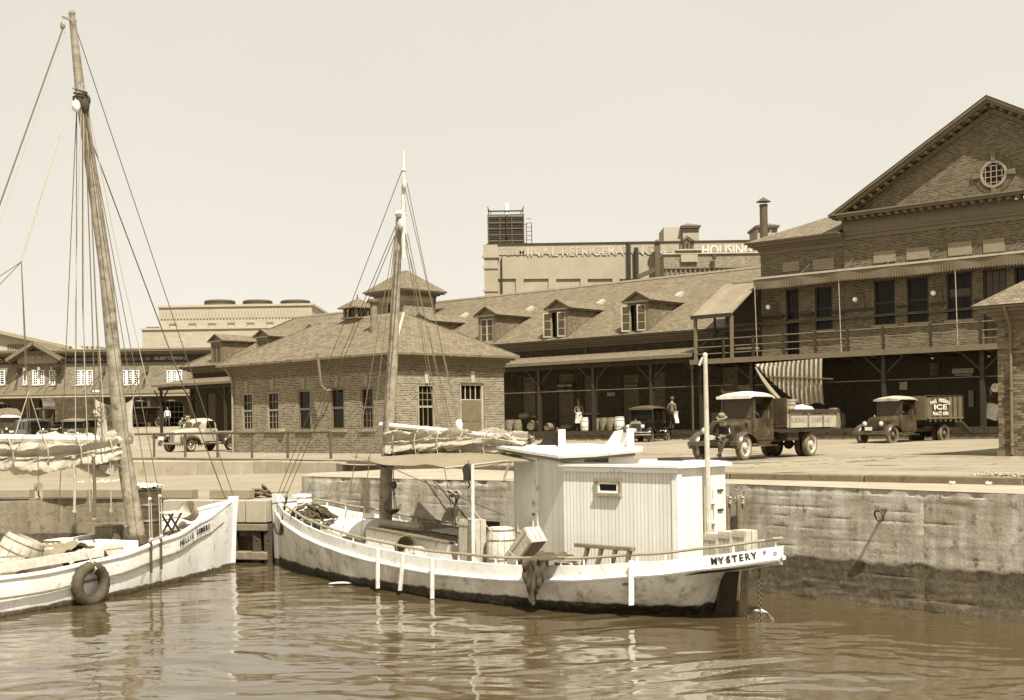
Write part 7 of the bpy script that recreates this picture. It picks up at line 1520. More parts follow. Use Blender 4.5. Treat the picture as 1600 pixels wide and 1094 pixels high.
# --- pickup (late thirties)
def pickup(M):
    o = thing('white_pickup', 'pale rounded pickup truck parked at the corner of the small brick building', 'truck', M); wb, tr, wr = 2.9, 1.42, .36; P = 'pickup_paint'
    for sg in (-1, 1):
        for x in (0, wb): wheel(o, x, sg * tr / 2, wr, .17, sg, 'disc', 'tyre_dark', 'trim_light')
    def bulge(x, y, m, l=.62, w=.2, h=.5):
        secs = []
        for i in range(13):
            a = math.pi * i / 12; cx_ = x - l * math.cos(a) * 1.05; hz_ = wr + .02 + (h - .02) * math.sin(a) ** .65; row = []
            for k in range(9): b_ = math.pi * k / 8; row.append((cx_, y + w * -math.cos(b_) * (.5 + .5 * math.sin(a)), hz_ - .16 * (1 - math.sin(b_))))
            for k in range(8, -1, -1): b_ = math.pi * k / 8; row.append((cx_ * 1., y + w * .9 * -math.cos(b_) * (.5 + .5 * math.sin(a)), hz_ - .03 - .16 * (1 - math.sin(b_))))
            secs.append(row)
        return part('fender', MB().loft(secs), m, o, smooth=60)
    for sg in (-1, 1): bulge(wb, sg * .74, 'truck_paint'); bulge(0, sg * .78, 'truck_paint', .55, .17, .45)
    hood = [rsec(wb + .52, .16, .5, .98, .2), rsec(wb + .42, .27, .5, 1.05, .22), rsec(wb, .36, .5, 1.12, .22), rsec(wb - .75, .56, .5, 1.2, .22)]; part('hood', MB().loft(hood), P, o, smooth=60)
    gr = part('grille', MB().loft([rsec(wb + .56, .12, .48, .96, .16), rsec(wb + .5, .18, .46, 1.0, .18)]), 'chrome', o, smooth=40)
    for k in range(8): part('grille_bar', MB().box(wb + .56, wb + .575, -.12, .12, .52 + k * .05, .54 + k * .05), 'iron', gr)
    cab = [rsec(wb - .75, .56, .45, 1.18, .12), rsec(wb - 1.0, .68, .42, 1.2, .12), rsec(wb - 1.95, .72, .42, 1.2, .12), rsec(wb - 2.0, .7, .42, 1.2, .12)]; cb_ = part('cab', MB().loft(cab), P, o, smooth=50)
    def top_sec(x, w, z): return [(x, -w, 1.14), (x, -w * .96, 1.4), (x, -w * .86, z - .1), (x, -w * .5, z - .01), (x, 0, z + .015), (x, w * .5, z - .01), (x, w * .86, z - .1), (x, w * .96, 1.4), (x, w, 1.14)]
    part('cab_top', MB().loft([top_sec(wb - .84, .6, 1.2), top_sec(wb - 1.05, .63, 1.56), top_sec(wb - 1.2, .67, 1.68), top_sec(wb - 1.75, .69, 1.7), top_sec(wb - 1.98, .64, 1.55), top_sec(wb - 2.02, .6, 1.3)]), P, o, smooth=60)
    for y0, y1 in ((-.52, -.03), (.03, .52)): part('windscreen', MB().add([(wb - .835, y0, 1.24), (wb - .835, y1, 1.24), (wb - 1.03, y1 * .93, 1.52), (wb - 1.03, y0 * .93, 1.52)], [(0, 1, 2, 3)]), 'glass_curtain', cb_)
    for sg in (-1, 1):
        part('side_window', MB().add([(wb - 1.12, sg * .735, 1.2), (wb - 1.78, sg * .735, 1.2), (wb - 1.75, sg * .675, 1.56), (wb - 1.25, sg * .675, 1.56)], [(0, 1, 2, 3)]), 'glass_dark', cb_)
        dd = part('door', MB().box(wb - 1.85, wb - 1.05, sg * .728 - .008, sg * .728 + .008, .52, 1.17), P, o, bevel=.005); part('handle', MB().beam((wb - 1.75, sg * .76, 1.05), (wb - 1.62, sg * .76, 1.05), .025, .02), 'chrome', dd)
        part('running_board', MB().box(.45, wb - .55, sg * .7, sg * .92, .36, .4), 'iron', o); headlight(o, wb + .32, sg * .5, .88, .12, P)
        part('bed_side', MB().box(-.75, wb - 2.05, sg * .72 - .02, sg * .72 + .02, .55, 1.0), 'truck_paint', o); part('bed_rail', MB().tube([(-.75, sg * .72, 1.0), (wb - 2.05, sg * .72, 1.0)], .03, 6), P, o)
    part('bed_floor', MB().box(-.75, wb - 2.05, -.7, .7, .5, .56), 'dark_wood', o); part('tail_gate', MB().box(-.78, -.75, -.7, .7, .55, .98), P, o)
    part('bumper', MB().tube([(wb + .55, -.85, .44), (wb + .72, -.4, .44), (wb + .72, .4, .44), (wb + .55, .85, .44)], .045, 8), 'chrome', o, smooth=True); part('rear_bumper', MB().tube([(-.9, -.8, .42), (-.95, .8, .42)], .04, 8), 'trim_light', o)
    part('hand_truck', MB().beam((.4, .8, .5), (-.3, .95, 1.45), .05, .05).beam((.1, .78, .5), (-.6, .93, 1.4), .05, .05), 'trim_light', o); part('number_plate', MB().box(wb + .76, wb + .77, -.75, -.35, .62, .8), 'shirt_white', o)
    return o
pickup(from_front_near((-16.2, 64.4), (-.5, -.87), 2.9, z=.01))
# --- cars and trucks far left
def gzp(x, y): return gz(x, y)
def far_at(px, py, D): p = AT(px, py, D); return p.x, p.y
x, y = far_at(345, 672, 112); 
# dark sedan seen from the side
x, y = far_at(236, 670, 119); f = (-.9, -.43); vintage('dark_sedan', 'dark sedan seen from its side in front of the left market arches', 'car', orient((x + .6, y), f, gz(x, y) - .02), wb=3.0, wr=.38, kind='sedan', paint='car_black', roofm='car_black', top=1.85, cabw=.68)
x, y = far_at(62, 675, 110); t4, bx, belt, rt = vintage('covered_truck', 'dark covered delivery truck with a canvas arch over its load, far left', 'truck', orient((x + 2.4, y + 1.5), (-.85, -.52), gz(x, y) - .02), wb=3.9, wr=.42, top=2.1, roofm='truck_paint')
part('van_body', MB().box(-2.2, bx - .1, -.95, .95, .9, 2.95), 'truck_paint', t4, bevel=.03); part('lettering', MB().box(-1.9, -1.5, .951, .965, 1.6, 1.9).box(-1.9, -1.55, .951, .965, 1.35, 1.45), 'text_white', t4)
ch = MB().loft([[(bx + x_, .95 * math.cos(math.pi * k / 12), 2.0 + .95 * math.sin(math.pi * k / 12)) for k in range(13)] for x_ in (-.1, .9)], closed=False, caps=False); part('canvas_arch', ch, 'truck_paint', t4)
x, y = far_at(110, 690, 88); vintage('small_car', 'small dark car with open grille parked left of the canvas banner', 'car', orient((x - .5, y + 2.5), (.25, -.97), gz(x, y) - .02), wb=2.9, wr=.38, kind='sedan', paint='truck_paint', roofm='old_wood', top=1.85)
x, y = far_at(88, 688, 90); vintage('parked_roadster', 'dark boxy car between the covered truck and the small car', 'car', orient((x - 3.2, y + 3), (.5, -.86), gz(x, y) - .02), wb=2.9, wr=.38, kind='sedan', paint='truck_paint', roofm='truck_paint', top=1.9)
x, y = far_at(30, 679, 104); t5, bx, belt, rt = vintage('canvas_truck', 'long truck with tan canvas tilt at the left edge of the photo', 'truck', orient((x - 2.2, y + 3), (.45, -.89), gz(x, y) - .02), wb=3.8, wr=.42, top=2.0)
part('canvas_tilt', MB().loft([[(xx, -1.0, .95), (xx, -1.0, 2.2), (xx, -.7, 2.55), (xx, 0, 2.65), (xx, .7, 2.55), (xx, 1.0, 2.2), (xx, 1.0, .95)] for xx in (-3.6, -2, 0, bx - .1)]), 'old_wood', t5)
x, y = far_at(12, 682, 98); vintage('dark_coupe', 'dark car with pale headlight at the far left edge', 'car', orient((x + 1, y + 2), (.7, -.71), gz(x, y) - .02), wb=2.9, wr=.38, kind='sedan', paint='car_black', roofm='truck_paint', top=1.85)
x, y = far_at(278, 672, 112); vintage('open_car', 'car front with light hood just behind the pale pickup', 'car', orient((x + 3.2, y + 1.5), (-.8, -.6), gz(x, y) - .02), wb=2.9, wr=.38, kind='sedan', paint='old_wood', roofm='car_black', top=1.75)

for k, (px_, py_, D_q, fwd, lab, pm, nm) in enumerate(((52, 690, 86, (.6, -.8), 'dark touring car packed behind the sloop boom, third from the left edge', 'car_black', 'touring_car'), (150, 684, 100, (-.5, -.87), 'dark sedan half hidden behind the canvas banner', 'truck_paint', 'sedan'), (128, 676, 112, (.9, -.43), 'dark car side-on between the covered truck and the banner', 'car_black', 'coupe'))):
    x, y = far_at(px_, py_, D_q); vintage(nm, lab, 'car', orient((x - 1, y + 2), fwd, gz(x, y) - .02), wb=2.9, wr=.38, kind='sedan', paint=pm, roofm=pm, top=1.85)
# ================================================================ PEOPLE
def person(label, M, J=None, mats=None, scale=1., hat=None, apron=False, face=0., extra=None, shirt='shirt_mid', trous='trouser', sleeves=True, head_tilt=(0, 0)):
    """front is -y; joints in metres, standing height 1.75"""
    o = thing('person', label, 'person', M)
    D0 = dict(pelvis=(0, 0, .95), waist=(0, .0, 1.1), chest=(0, .01, 1.32), neck=(0, .01, 1.50), head=(0, -.01, 1.6), shL=(.185, .01, 1.43), elL=(.25, .03, 1.14), wrL=(.24, -.06, .9), shR=(-.185, .01, 1.43), elR=(-.25, .03, 1.14), wrR=(-.24, -.06, .9),
              hipL=(.1, 0, .9), knL=(.12, -.02, .5), anL=(.13, .03, .09), toL=(.15, -.14, .04), hipR=(-.1, 0, .9), knR=(-.12, -.02, .5), anR=(-.13, .03, .09), toR=(-.15, -.14, .04))
    D0.update(J or {}); V = {k: Vector(v) for k, v in D0.items()}
    names = ['pelvis', 'waist', 'chest', 'neck', 'head', 'shL', 'elL', 'wrL', 'shR', 'elR', 'wrR', 'hipL', 'knL', 'anL', 'toL', 'hipR', 'knR', 'anR', 'toR']
    rad = dict(pelvis=(.155, .11), waist=(.14, .1), chest=(.165, .11), neck=(.058, .06), head=(.06, .07), shL=(.062,) * 2, elL=(.046,) * 2, wrL=(.03,) * 2, hipL=(.088,) * 2, knL=(.062,) * 2, anL=(.042,) * 2, toL=(.042, .035))
    for k in list(rad):
        if k.endswith('L'): rad[k[:-1] + 'R'] = rad[k]
    vs = [V[n] for n in names]; rr = [rad[n] for n in names]; seg = [None] * len(names)
    E_ = [('pelvis', 'waist'), ('waist', 'chest'), ('chest', 'neck'), ('neck', 'head'), ('chest', 'shL'), ('shL', 'elL'), ('elL', 'wrL'), ('chest', 'shR'), ('shR', 'elR'), ('elR', 'wrR'), ('pelvis', 'hipL'), ('hipL', 'knL'), ('knL', 'anL'), ('anL', 'toL'), ('pelvis', 'hipR'), ('hipR', 'knR'), ('knR', 'anR'), ('anR', 'toR')]
    E_ = [(names.index(a), names.index(b)) for a, b in E_]
    hands = []
    for s_ in 'LR':
        w = V['wr' + s_]; d = (w - V['el' + s_]).normalized(); sd = Vector((1 if s_ == 'L' else -1, 0, 0)); sd = (sd - d * sd.dot(d)).normalized(); nn = d.cross(sd)
        palm = w + d * .06; iw = names.index('wr' + s_); ip = len(vs); vs.append(palm); rr.append((.034, .022)); E_.append((iw, ip)); hands.append(ip)
        for k, (off, ln) in enumerate(((-.03, .07), (-.01, .085), (.01, .08), (.03, .062))):
            a_ = palm + d * .035 + nn * off; b_ = a_ + d * ln * .5 - sd * .012; c_ = b_ + d * ln * .4 - sd * .03; i0 = len(vs)
            vs += [a_, b_, c_]; rr += [(.0095,) * 2, (.009,) * 2, (.0075,) * 2]; E_ += [(ip, i0), (i0, i0 + 1), (i0 + 1, i0 + 2)]; hands += [i0, i0 + 1, i0 + 2]
        a_ = palm - nn * .04 + d * .0; b_ = a_ - nn * .012 + d * .04; i0 = len(vs); vs += [a_, b_]; rr += [(.011,) * 2, (.009,) * 2]; E_ += [(iw, i0), (i0, i0 + 1)]; hands += [i0, i0 + 1]
    me = bpy.data.meshes.new('body'); me.from_pydata([tuple(v) for v in vs], E_, []); ob = bpy.data.objects.new('t', me); COL.objects.link(ob)
    sk = ob.modifiers.new('s', 'SKIN'); me.skin_vertices or None
    if not me.skin_vertices: 
        pass
    for i, r_ in enumerate(rr): me.skin_vertices[0].data[i].radius = r_; me.skin_vertices[0].data[i].use_root = (i == 0)
    sb_ = ob.modifiers.new('d', 'SUBSURF'); sb_.levels = 1; sb_.render_levels = 1
    dg = bpy.context.evaluated_depsgraph_get(); m2 = bpy.data.meshes.new_from_object(ob.evaluated_get(dg)); bpy.data.objects.remove(ob); m2.name = 'body'; m2.materials.clear()
    for m_ in ('skin', shirt, trous, 'shoe'): m2.materials.append(MATS[m_])
    segs = [(vs[a], vs[b], a, b) for a, b in E_]; mi = []
    for p in m2.polygons:
        c = p.center; best = 1e9; lab = 0
        for A_, B2, a, b in segs:
            ab = B2 - A_; t = max(0, min(1, (c - A_).dot(ab) / max(ab.dot(ab), 1e-9))); d = (A_ + ab * t - c).length
            if d < best:
                best = d
                if a in hands or b in hands: lab = 0
                else:
                    na, nb = names[a], names[b]
                    if nb == 'head' or (nb == 'neck' and t > .75): lab = 0
                    elif nb[:2] == 'to' or (nb[:2] == 'an' and t > .93): lab = 3
                    elif nb[:2] in ('hi', 'kn', 'an') : lab = 2
                    elif nb[:2] == 'wr' and t > (.93 if sleeves else .1): lab = 0
                    elif nb == 'waist' and t < .35: lab = 2
                    else: lab = 1
        mi.append(lab)
    m2.polygons.foreach_set('material_index', mi); m2.shade_smooth(); b_o = link('body', m2, o)
    # head with face
    hc = V['head'] + Vector((0, -.015, .065)); tilt = RX(head_tilt[0]) @ RZ(head_tilt[1]); HM = T(*hc) @ RZ(face) @ RX(head_tilt[0])
    q = MB(); prof = []
    def hf(s_, t_):
        th = math.pi * s_; ph = 2 * math.pi * t_; x = .075 * math.sin(th) * math.cos(ph); y = .095 * math.sin(th) * math.sin(ph); z = -.115 * math.cos(th)
        if z < 0: x *= 1 - .35 * (-z / .115) ** 1.5; y = y * (1 - .2 * (-z / .115)) - .012 * (-z / .115)
        return (x, y, z)
    q.grid(hf, 12, 18); q.add([(-.014, -.09, .01), (.014, -.09, .01), (.018, -.092, -.03), (-.018, -.092, -.03), (0, -.118, -.026), (0, -.093, .02)], [(0, 3, 4, 5), (1, 5, 4, 2), (3, 2, 4)])
    for sg in (-1, 1): q.ball((sg * .078, .005, -.01), .025, 6, 5, (.4, .8, 1.2))
    q.xf(HM); hd_ = part('head', q, 'skin', o, smooth=50)
    e = MB()
    for sg in (-1, 1): e.ball((sg * .03, -.082, .012), .011, 6, 4, (1.2, .6, .7)); e.box(sg * .03 - .018, sg * .03 + .018, -.093, -.085, .03, .037)
    e.box(-.022, .022, -.088, -.08, -.055, -.048); e.xf(HM); part('face_features', e, 'hair', hd_)
    if hat == 'brim': part('hat', MB().lathe([(.15, 0), (.155, .008), (.1, .02), (.095, .1), (.07, .125), (.001, .115)], 20, HM @ T(0, .0, .045) @ RX(-.12), caps=False), 'hat_felt', o, smooth=35); part('hat_band', MB().lathe([(.101, .02), (.099, .045)], 20, HM @ T(0, 0, .047) @ RX(-.12), caps=False), 'hair', o)
    elif hat == 'cap': part('cap', MB().lathe([(.085, 0), (.098, .03), (.1, .06), (.06, .085), (.001, .088)], 18, HM @ T(0, .005, .05), caps=False).box(-.06, .06, -.15, -.07, .052, .062, HM), 'hat_felt', o, smooth=35)
    part('hair', MB().grid(lambda s_, t_: tuple(Vector(hf(.42 + .58 * s_, t_)) * 1.06 + Vector((0, .012, 0))), 8, 18).xf(HM), 'hair', o, smooth=60)
    if apron: part('apron', MB().sheet(lambda s_, t_: ((s_ - .5) * (.36 + .12 * t_), -.125 - .03 * math.sin(s_ * 9) * t_ + .08 * (2 * s_ - 1) ** 2 - .02, 1.08 - .62 * t_), 14, 10, .012), 'shirt_white', o, smooth=60)
    if extra: extra(o)
    return o
# seated man on the truck bumper
fw = Vector(f1).normalized(); bump = M1 @ Vector((4.1 + .6, .42, 0)); ang = math.atan2(fw.y, fw.x) + R(90) + .35
person('man in dark jacket and brimmed hat sitting cross-legged on the flatbed truck bumper', Matrix.Translation((bump.x + .02, bump.y, -.02)) @ RZ(ang),
       dict(pelvis=(0, .02, .62), waist=(0, -.02, .78), chest=(0, -.15, .98), neck=(0, -.27, 1.1), head=(0, -.33, 1.15), shL=(.2, -.14, 1.05), elL=(.27, -.22, .78), wrL=(.05, -.42, .72), shR=(-.2, -.14, 1.05), elR=(-.28, -.22, .78), wrR=(-.02, -.44, .74), hipL=(.1, 0, .58), knL=(.1, -.44, .62), anL=(-.05, -.47, .24), toL=(-.1, -.62, .18), hipR=(-.1, 0, .58), knR=(-.08, -.42, .54), anR=(-.06, -.36, .12), toR=(-.07, -.52, .06)), hat='brim', shirt='cloth_black', head_tilt=(.5, 0))
# man with apron on the platform
u, _ = FW.px(903, 650, .6); person('man in white apron and hat standing beside the white barrel on the platform', FW.M @ T(u, .7, .7) @ RZ(.35), dict(elL=(.27, .02, 1.16), wrL=(.16, -.14, 1.0), elR=(-.27, .02, 1.16), wrR=(-.14, -.14, 1.02)), hat='brim', apron=True, shirt='shirt_mid', trous='cloth_black')
u, _ = FW.px(1052, 650, .5)
def bag(o): part('cloth_bag', MB().sheet(lambda s_, t_: (.27 + .05 * math.sin(t_ * 5) * s_, -.1 + .34 * s_, .95 - .5 * t_ - .05 * s_), 8, 8, .05), 'shirt_white', o, smooth=60)
person('man seen from behind walking on the platform, carrying a white cloth', FW.M @ T(u, .4, .7) @ RZ(R(180)), dict(elL=(.27, .05, 1.15), wrL=(.28, -.12, .95), knL=(.12, -.1, .5), anR=(-.12, .14, .1), toR=(-.13, .02, .05)), hat='cap', shirt='shirt_mid', trous='trouser', extra=lambda o: part('cloth_bag', MB().sheet(lambda s_, t_: (-.3 + .04 * math.sin(t_ * 5), -.12 + .3 * s_, 1.0 - .62 * t_), 8, 8, .05), 'shirt_white', o, smooth=60))
for px_, sh_, lab, an in ((252, 'cloth_black', 'man in dark suit walking beyond the canopy post at far left', .5), (262, 'shirt_white', 'man in white shirt walking next to the dark suited one', .3)):
    p = AT(px_, 670, 117); person(lab, Matrix.Translation((p.x, p.y, gz(p.x, p.y) - .02)) @ RZ(an), dict(knL=(.12, -.16, .52), anL=(.13, -.2, .1), toL=(.14, -.34, .06), anR=(-.13, .22, .12), toR=(-.13, .1, .05)), hat='cap' if sh_ != 'shirt_white' else None, shirt=sh_)
# man behind the pilothouse, only his patterned sleeve shows
pq = AT(829, 755, 29.25)
person('person in patterned sleeve seated on the quay behind the pilothouse, only forearm and hand showing', Matrix.Translation((pq.x, pq.y, -.12)), dict(pelvis=(0, .05, .13), waist=(0, -.02, .25), chest=(0, -.16, .38), neck=(0, -.27, .44), head=(0, -.34, .46), shL=(.19, -.18, .42), elL=(.24, -.3, .25), wrL=(.1, -.45, .2), shR=(-.2, -.2, .44), elR=(-.43, -.26, .47), wrR=(-.57, -.32, .12), hipL=(.1, 0, .11), knL=(.12, -.42, .12), anL=(.12, -.45, -.3), toL=(.13, -.6, -.36), hipR=(-.1, 0, .11), knR=(-.1, -.42, .12), anR=(-.1, -.45, -.3), toR=(-.11, -.6, -.36)), shirt='print_shirt', hat=None, head_tilt=(.4, 0))
person('person standing in shade at the platform end beside the hanging scale', FW.M @ T(FW.px(1549, 640, 1.6)[0], 1.6, .7) @ RZ(-.3), dict(wrL=(.1, -.25, 1.1)), hat='cap', apron=True, shirt='trouser')
# ================================================================ STREET FURNITURE AND GOODS
fe = thing('pipe_railing', 'dark pipe railing along the street edge in front of the small brick building', 'railing', T(-10.6, 49, 0))
FT = T(10.6, -49, 0)
fpts = [(-14.81, 52.92), (-13.1, 51.5), (-11.38, 50.0), (-9.76, 48.5), (-8.1, 46.9), (-6.75, 45.6)]
fpx_ = [241, 289.6, 340, 393.8, 449.6, 517]
P_ = []
for xp, yp in zip(fpx_, (715, 715, 716.5, 717, 718.5, 718)): g_ = G(xp, yp, -.02); P_.append((g_.x, g_.y))
# straighten: fit the posts on a line between the end posts
A_, B_ = Vector(P_[0]), Vector(P_[-1]); P2 = []
for xp in fpx_:
    s_ = st(xp, 716)[0] / F; d = B_ - A_; t = (s_ * A_.y - A_.x) / (d.x - s_ * d.y); P2.append(A_ + d * t)
for p in P2:
    po = part('post', MB().tube([(p.x, p.y, -.05), (p.x, p.y, .96)], .05, 8), 'iron_rail', fe, world=True, smooth=30); part('base_flange', MB().lathe([(.09, -.01), (.09, .03), (.06, .05)], 10, T(p.x, p.y, 0)), 'iron_rail', po, world=False) if False else None
ext = P2[0] + (P2[0] - P2[1]) * 1.2
for a, b in zip([ext] + P2, P2): part('rail', MB().tube([(a.x, a.y, .97), (b.x, b.y, .97)], .045, 8), 'iron_rail', fe, world=True, smooth=30)
part('post', MB().tube([(ext.x, ext.y, -.05), (ext.x, ext.y, .97)], .05, 8), 'iron_rail', fe, world=True)
# platform goods
def pf(px_, v, z=.71): return FW.M @ Vector((FW.px(px_, 660, v)[0], v, z))
def grp(i): return 'barrels on the loading platform'
barrel('barrel', 'white barrel standing beside the man in the apron', pf(914, .55), .78, .27, 'shirt_white', grp(0))
barrel('barrel', 'white barrel standing just left of the black sedan', pf(968, .55), .78, .29, 'shirt_white', grp(0))
barrel('barrel', 'dark barrel between two posts right of the aproned man', pf(933, .9), .72, .27, 'old_wood', grp(0))
barrel('barrel', 'dark barrel in the middle of the row left of the second white one', pf(944, .9), .74, .27, 'old_wood', grp(0))
barrel('barrel', 'dark barrel with cloth on its lid next to the second white one', pf(955, .7), .74, .27, 'old_wood', grp(0))
barrel('barrel', 'dark upright barrel nearest the small building corner on the platform', pf(797, .8), .72, .3, 'old_wood', grp(0))
barrel('barrel', 'dark upright barrel second from the small building corner', pf(809, .8), .72, .27, 'old_wood', grp(0))
p = pf(829, .5); barrel('barrel', 'large empty barrel lying with its open end to the street', None, .8, .34, 'old_wood', grp(0), M=Matrix.Translation((p.x, p.y, .7 + .36)) @ RZ(FW.rot) @ RX(R(-90)), open_=True)
p = pf(854, .6); barrel('barrel', 'smaller empty barrel lying right of the platform post', None, .6, .24, 'old_wood', grp(0), M=Matrix.Translation((p.x, p.y, .7 + .26)) @ RZ(FW.rot) @ RX(R(-90)), open_=True)
solo('sack', MB().grid(sackf, 14, 14).xf(Matrix.Translation(pf(885, 1.5)) @ RZ(-.7) @ Matrix.Diagonal((1.1, 1, 1, 1))), 'old_wood', 'dark sack lying in the doorway left of the man with the apron', 'sack', smooth=60)
solo('sack', MB().grid(sackf, 14, 14).xf(Matrix.Translation(pf(820, 1.4) + Vector((0, 0, .72))) @ RZ(-.7)), 'tarp', 'pale bundle on top of the barrels by the market window', 'sack', smooth=60)
barrel('barrel', 'barrel on the platform behind the tail of the flatbed truck', pf(1304, .7), 1.0, .32, 'old_wood', grp(0)); barrel('barrel', 'barrel standing beside the screen door, lower one', pf(1312, 1.2), .72, .3, 'old_wood', grp(0))
sc_ = thing('hanging_scale', 'white round dial scale hanging at the right end of the platform', 'scale', FW.M @ T(*(lambda q: (q[0], 1.0, q[1]))(FW.px(1555, 606, 1.0))))
part('dial', MB().lathe([(.19, -.03), (.2, 0), (.001, .01)], 24, RX(R(90)), caps=True), 'shirt_white', sc_, smooth=30); part('needle', MB().box(-.008, .008, -.03, -.012, -.02, .12), 'text_black', sc_); part('hanger', MB().tube([(0, 0, .2), (0, 0, 1.1)], .015, 5), 'iron', sc_)
u, _ = FW.px(1550, 655, 1.2); crate('pale carton tilted near the hanging scale on the platform', FW.M @ T(u - .2, 1.0, 1.1) @ RY(.3), .45, .4, .7, .5, m='barrel_light', name='carton'); 
u, _ = FW.px(1190, 650, 2.); crate('dark bench box under the market window behind the truck cab', FW.M @ T(FW.px(1108, 650, 2)[0], 2.2, .7), 2.2, .6, .9, .5, m='old_wood', name='bench_box')
# anchor ring on the quay wall, fender stubs
def on_wall(xp, yp, A=(4.36, 25.76), B=(8.29, 20.77)):
    s_, t_ = st(xp, yp); a = Vector(A); d = Vector(B) - a; s_ /= F; t = (s_ * a.y - a.x) / (d.x - s_ * d.y); p = a + d * t; n = Vector((-d.y, d.x)).normalized()
    if n.y > 0: n = -n
    return Vector((p.x, p.y, EYE - t_ * p.y / F)), Vector((n.x, n.y, 0)), Vector((d.x, d.y, 0)).normalized()
p, n, d = on_wall(1385, 796)
ar = thing('mooring_ring', 'iron mooring ring hanging from an eye bolt on the quay wall', 'ring', Matrix.Translation(p)); part('eye_bolt', MB().tube([tuple(n * -.1), tuple(n * .22)], .03, 8).ball(tuple(n * .22), .045, 8, 6), 'iron_rail', ar)
part('ring', MB().tube([tuple(n * (.22 + .04 * math.cos(t)) + d * .09 * math.sin(t) + Vector((0, 0, -.1 + .1 * math.cos(t)))) for t in [2 * math.pi * i / 16 for i in range(17)]], .018, 6), 'iron_rail', ar, smooth=True)
for xp, yp, lab in ((1162, 783, 'dark fender post with splintered top standing against the quay wall beside the cabin'), (1142, 783, 'short broken fender post half hidden by the cabin edge')):
    p, n, d = on_wall(xp, yp); po = thing('fender_post', lab, 'post', Matrix.Translation(p + n * .12)); part('post_timber', MB().tube([(0, 0, 0), (.0, 0, -1.2 if xp > 1150 else -.3), (0, 0, -2.2 if xp > 1150 else -.9)], .07, 8), 'old_wood', po, smooth=True)
    q = MB()
    for k in range(9): a = k * .7; q.tube([(0, 0, .0), tuple(d * (.1 + .03 * (k % 3)) * math.cos(a) + Vector((0, 0, .1 * math.sin(a) + .02)))], .035, 5)
    part('frayed_top', q, 'concrete', po, smooth=40)
p, n, d = on_wall(718, 773, (-.02, 28.6), (-2.19, 30.2)); bt = thing('mooring_cleat', 'iron cleat with pale rope turns on the quay wall behind the hatch', 'cleat', Matrix.Translation(p + n * .15)); q = MB().tube([tuple(n * -.3), tuple(n * .05)], .04, 6)
for k in range(4): q.tube([tuple(d * .17 * math.cos(t) + Vector((0, 0, .05 * math.sin(2 * t) + .02 * k)) + n * .03 * k) for t in [2 * math.pi * i / 14 for i in range(15)]], .018, 5)
part('rope_turns', q, 'rope', bt, smooth=True)
for sx1 in (-.25, -.1, .02): part('hanging_line', MB().tube([(0, 0, 0), tuple(d * sx1 + Vector((0, 0, -.8)))], .008, 4), 'rope_dark', bt)
# rope pile & bollard on the landing
g_ = G(405, 778, -.65); solo('rope_pile', heap((g_.x, g_.y, -.62), .4, 30, 12, .03), 'rope_dark', 'dark coil of rope and scrap lying on the landing edge between the boats', 'rope', smooth=True)
solo('plank_scrap', MB().beam((g_.x - .7, g_.y, -.6), (g_.x + .7, g_.y + .3, -.52), .12, .05), 'old_wood', 'weathered plank lying under the rope on the landing', 'plank')
# ladder against nothing, litter on the landing, oyster shells by the kerb
g_ = G(162, 752, -.62); rl = random.Random(5)
lt = MB()
for k in range(26): x = g_.x + rl.gauss(0, .5); y = g_.y + rl.gauss(0, .35); lt.box(-.05, .05, -.04, .04, 0, .03 + .04 * rl.random(), T(x, y, -.64) @ RZ(rl.random() * 3))
solo('litter', lt, 'shirt_white', 'scatter of white paper litter on the landing behind the mast', 'litter', kind='stuff')
sh = MB(); 
for k in range(800):
    t = rl.random(); a = G(1530, 744); b = G(1640, 748); c = a + (b - a) * (t ** .7) * 1.3; x = c.x + rl.gauss(0, .12) + .3 * t; y = c.y + rl.gauss(.15, .22) + .2 * t; s_ = rl.uniform(.015, .035); sh.box(-s_, s_, -s_ * .6, s_ * .6, 0, s_ * .5, T(x, y, .0 + rl.random() * .06) @ RZ(rl.random() * 3) @ RX(rl.uniform(-.5, .5)))
for k in range(180):
    u = rl.uniform(-14, 8); p = FW.M @ Vector((u, -.25 - abs(rl.gauss(0, .25)), .17)); s_ = rl.uniform(.02, .06); sh.box(-s_, s_, -s_ * .6, s_ * .6, 0, s_, T(p.x, p.y, .17) @ RZ(rl.random() * 3))
solo('oyster_shells', sh, 'shell', 'drift of pale oyster shells along the kerb at the right edge', 'shells', kind='stuff')
for px_, py_, k in ((1488, 757, 0), (1545, 758, 1)):
    g_ = G(px_, py_, -.12); solo('paper_scrap', MB().sheet(lambda s_, t_: ((s_ - .5) * .1, (t_ - .5) * .09, .03 + .08 * MN.noise(Vector((s_ * 4, t_ * 4, k)))), 6, 6, .01).xf(Matrix.Translation(g_)), 'shirt_white', ('crumpled paper on the quay ledge nearer the ring', 'crumpled paper on the quay ledge nearer the right edge')[k], 'paper')
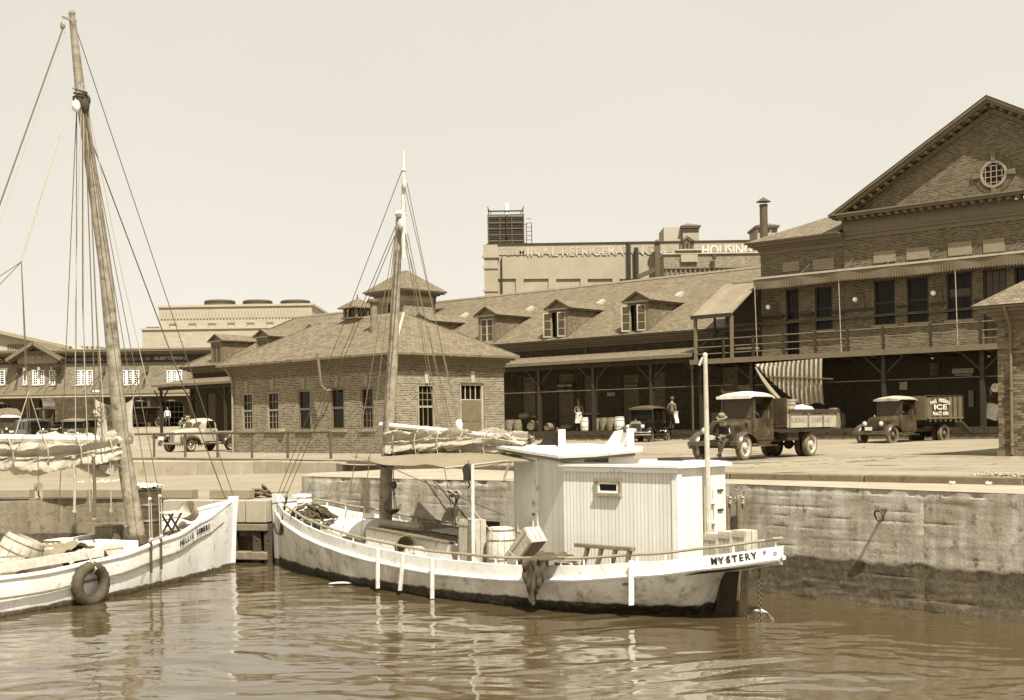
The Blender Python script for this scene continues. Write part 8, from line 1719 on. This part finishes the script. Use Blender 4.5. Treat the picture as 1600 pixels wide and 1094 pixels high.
# tar stains / wheel tracks on the pavement (thin raised patches)
st_ = MB()
for (x0, y0), (x1, y1), w_ in (((1180, 726), (1500, 705), .25), ((1330, 722), (1590, 700), .3), ((1150, 732), (1420, 717), .16), ((900, 700), (1050, 698), .3)):
    a, b = G(x0, y0), G(x1, y1); n = 40
    for k in range(n):
        t = (k + rl.random()) / n
        if rl.random() < .4: continue
        c = a + (b - a) * t; l_ = (b - a).length / n * rl.uniform(.4, 1.3); d_ = (b - a).normalized(); an_ = math.atan2(d_.y, d_.x); pts = [(l_ * (.5 + .2 * rl.random()) * math.cos(q), w_ * rl.uniform(.25, .5) * math.sin(q)) for q in [i * math.pi / 5 for i in range(10)]]
        zc_ = gz(c.x, c.y) + .004; st_.add([(x, y, 0) for x, y in pts], [tuple(range(10))], T(c.x, c.y, zc_) @ RZ(an_))
for k in range(70):
    c = G(rl.uniform(300, 1600), rl.uniform(704, 745)); 
    if not (c.y < 62 and c.y > 22) : continue
    if (c.x - 4.67) * .685 + (c.y - 27.57) * .73 < .8 and c.x > 0: continue
    if c.x <= 0 and c.y < 47 + (-c.x - 6) * .75: continue
    a_ = rl.uniform(-.8, .1); sc2 = rl.uniform(.3, 1.); pts = [(sc2 * rl.uniform(.5, 1.3) * math.cos(q), sc2 * .35 * rl.uniform(.4, 1.2) * math.sin(q)) for q in [i * math.pi / 7 for i in range(14)]]
    st_.add([(x, y, 0) for x, y in pts], [tuple(range(14))], T(c.x, c.y, gz(c.x, c.y) + .008) @ RZ(a_)) if rl.random() < .35 else None
def strip_mark(c, ang, ln, w, wob, zo):
    n = max(4, int(ln / .25)); P = []; x, y = c; a_ = ang
    for q in range(n): P.append((x, y)); a_ = ang + wob * MN.noise(Vector((q * .35, c[0], c[1]))) * 2; x += ln / n * math.cos(a_); y += ln / n * math.sin(a_)
    for (x0, y0), (x1, y1) in zip(P, P[1:]):
        if rl.random() < .12: continue
        d_ = Vector((x1 - x0, y1 - y0)).normalized(); nx_q, ny_q = -d_.y * w / 2, d_.x * w / 2; z = max(gz(x0, y0), gz(x1, y1)) + zo
        st_.add([(x0 - nx_q, y0 - ny_q, z), (x1 - nx_q, y1 - ny_q, z), (x1 + nx_q, y1 + ny_q, z), (x0 + nx_q, y0 + ny_q, z)], [(0, 1, 2, 3)])
for k in range(34):
    c = G(rl.uniform(650, 1600), rl.uniform(703, 738))
    if not (26 < c.y < 66) or (c.x - 4.67) * .685 + (c.y - 27.57) * .73 < 1.2 or (c.x < 2 and c.y < 44): continue
    strip_mark((c.x, c.y), rl.choice((-.72, -.72, .85)) + rl.uniform(-.15, .15), rl.uniform(2, 7), rl.uniform(.025, .06), .5, .013)
for c0 in ((2, 47.5), (9.5, 38.), (12.5, 41.)):
    for o_ in (0, 1.4): strip_mark((c0[0] + o_ * .65, c0[1] + o_ * .75), -.72, 9, .14, .12, .017)
o = structure('pavement_stains', st_, 'asphalt_stain')
# floating scrap
g_ = G(532, 914, WATER); solo('floating_scrap', MB().sheet(lambda s_, t_: ((s_ - .5) * .5, (t_ - .5) * .16 * math.sin(s_ * 3.1), .03 + .02 * math.sin(s_ * 3)), 10, 4, .02).xf(Matrix.Translation(g_)), 'shirt_white', 'pale scrap floating on the water off the workboat bow', 'scrap')
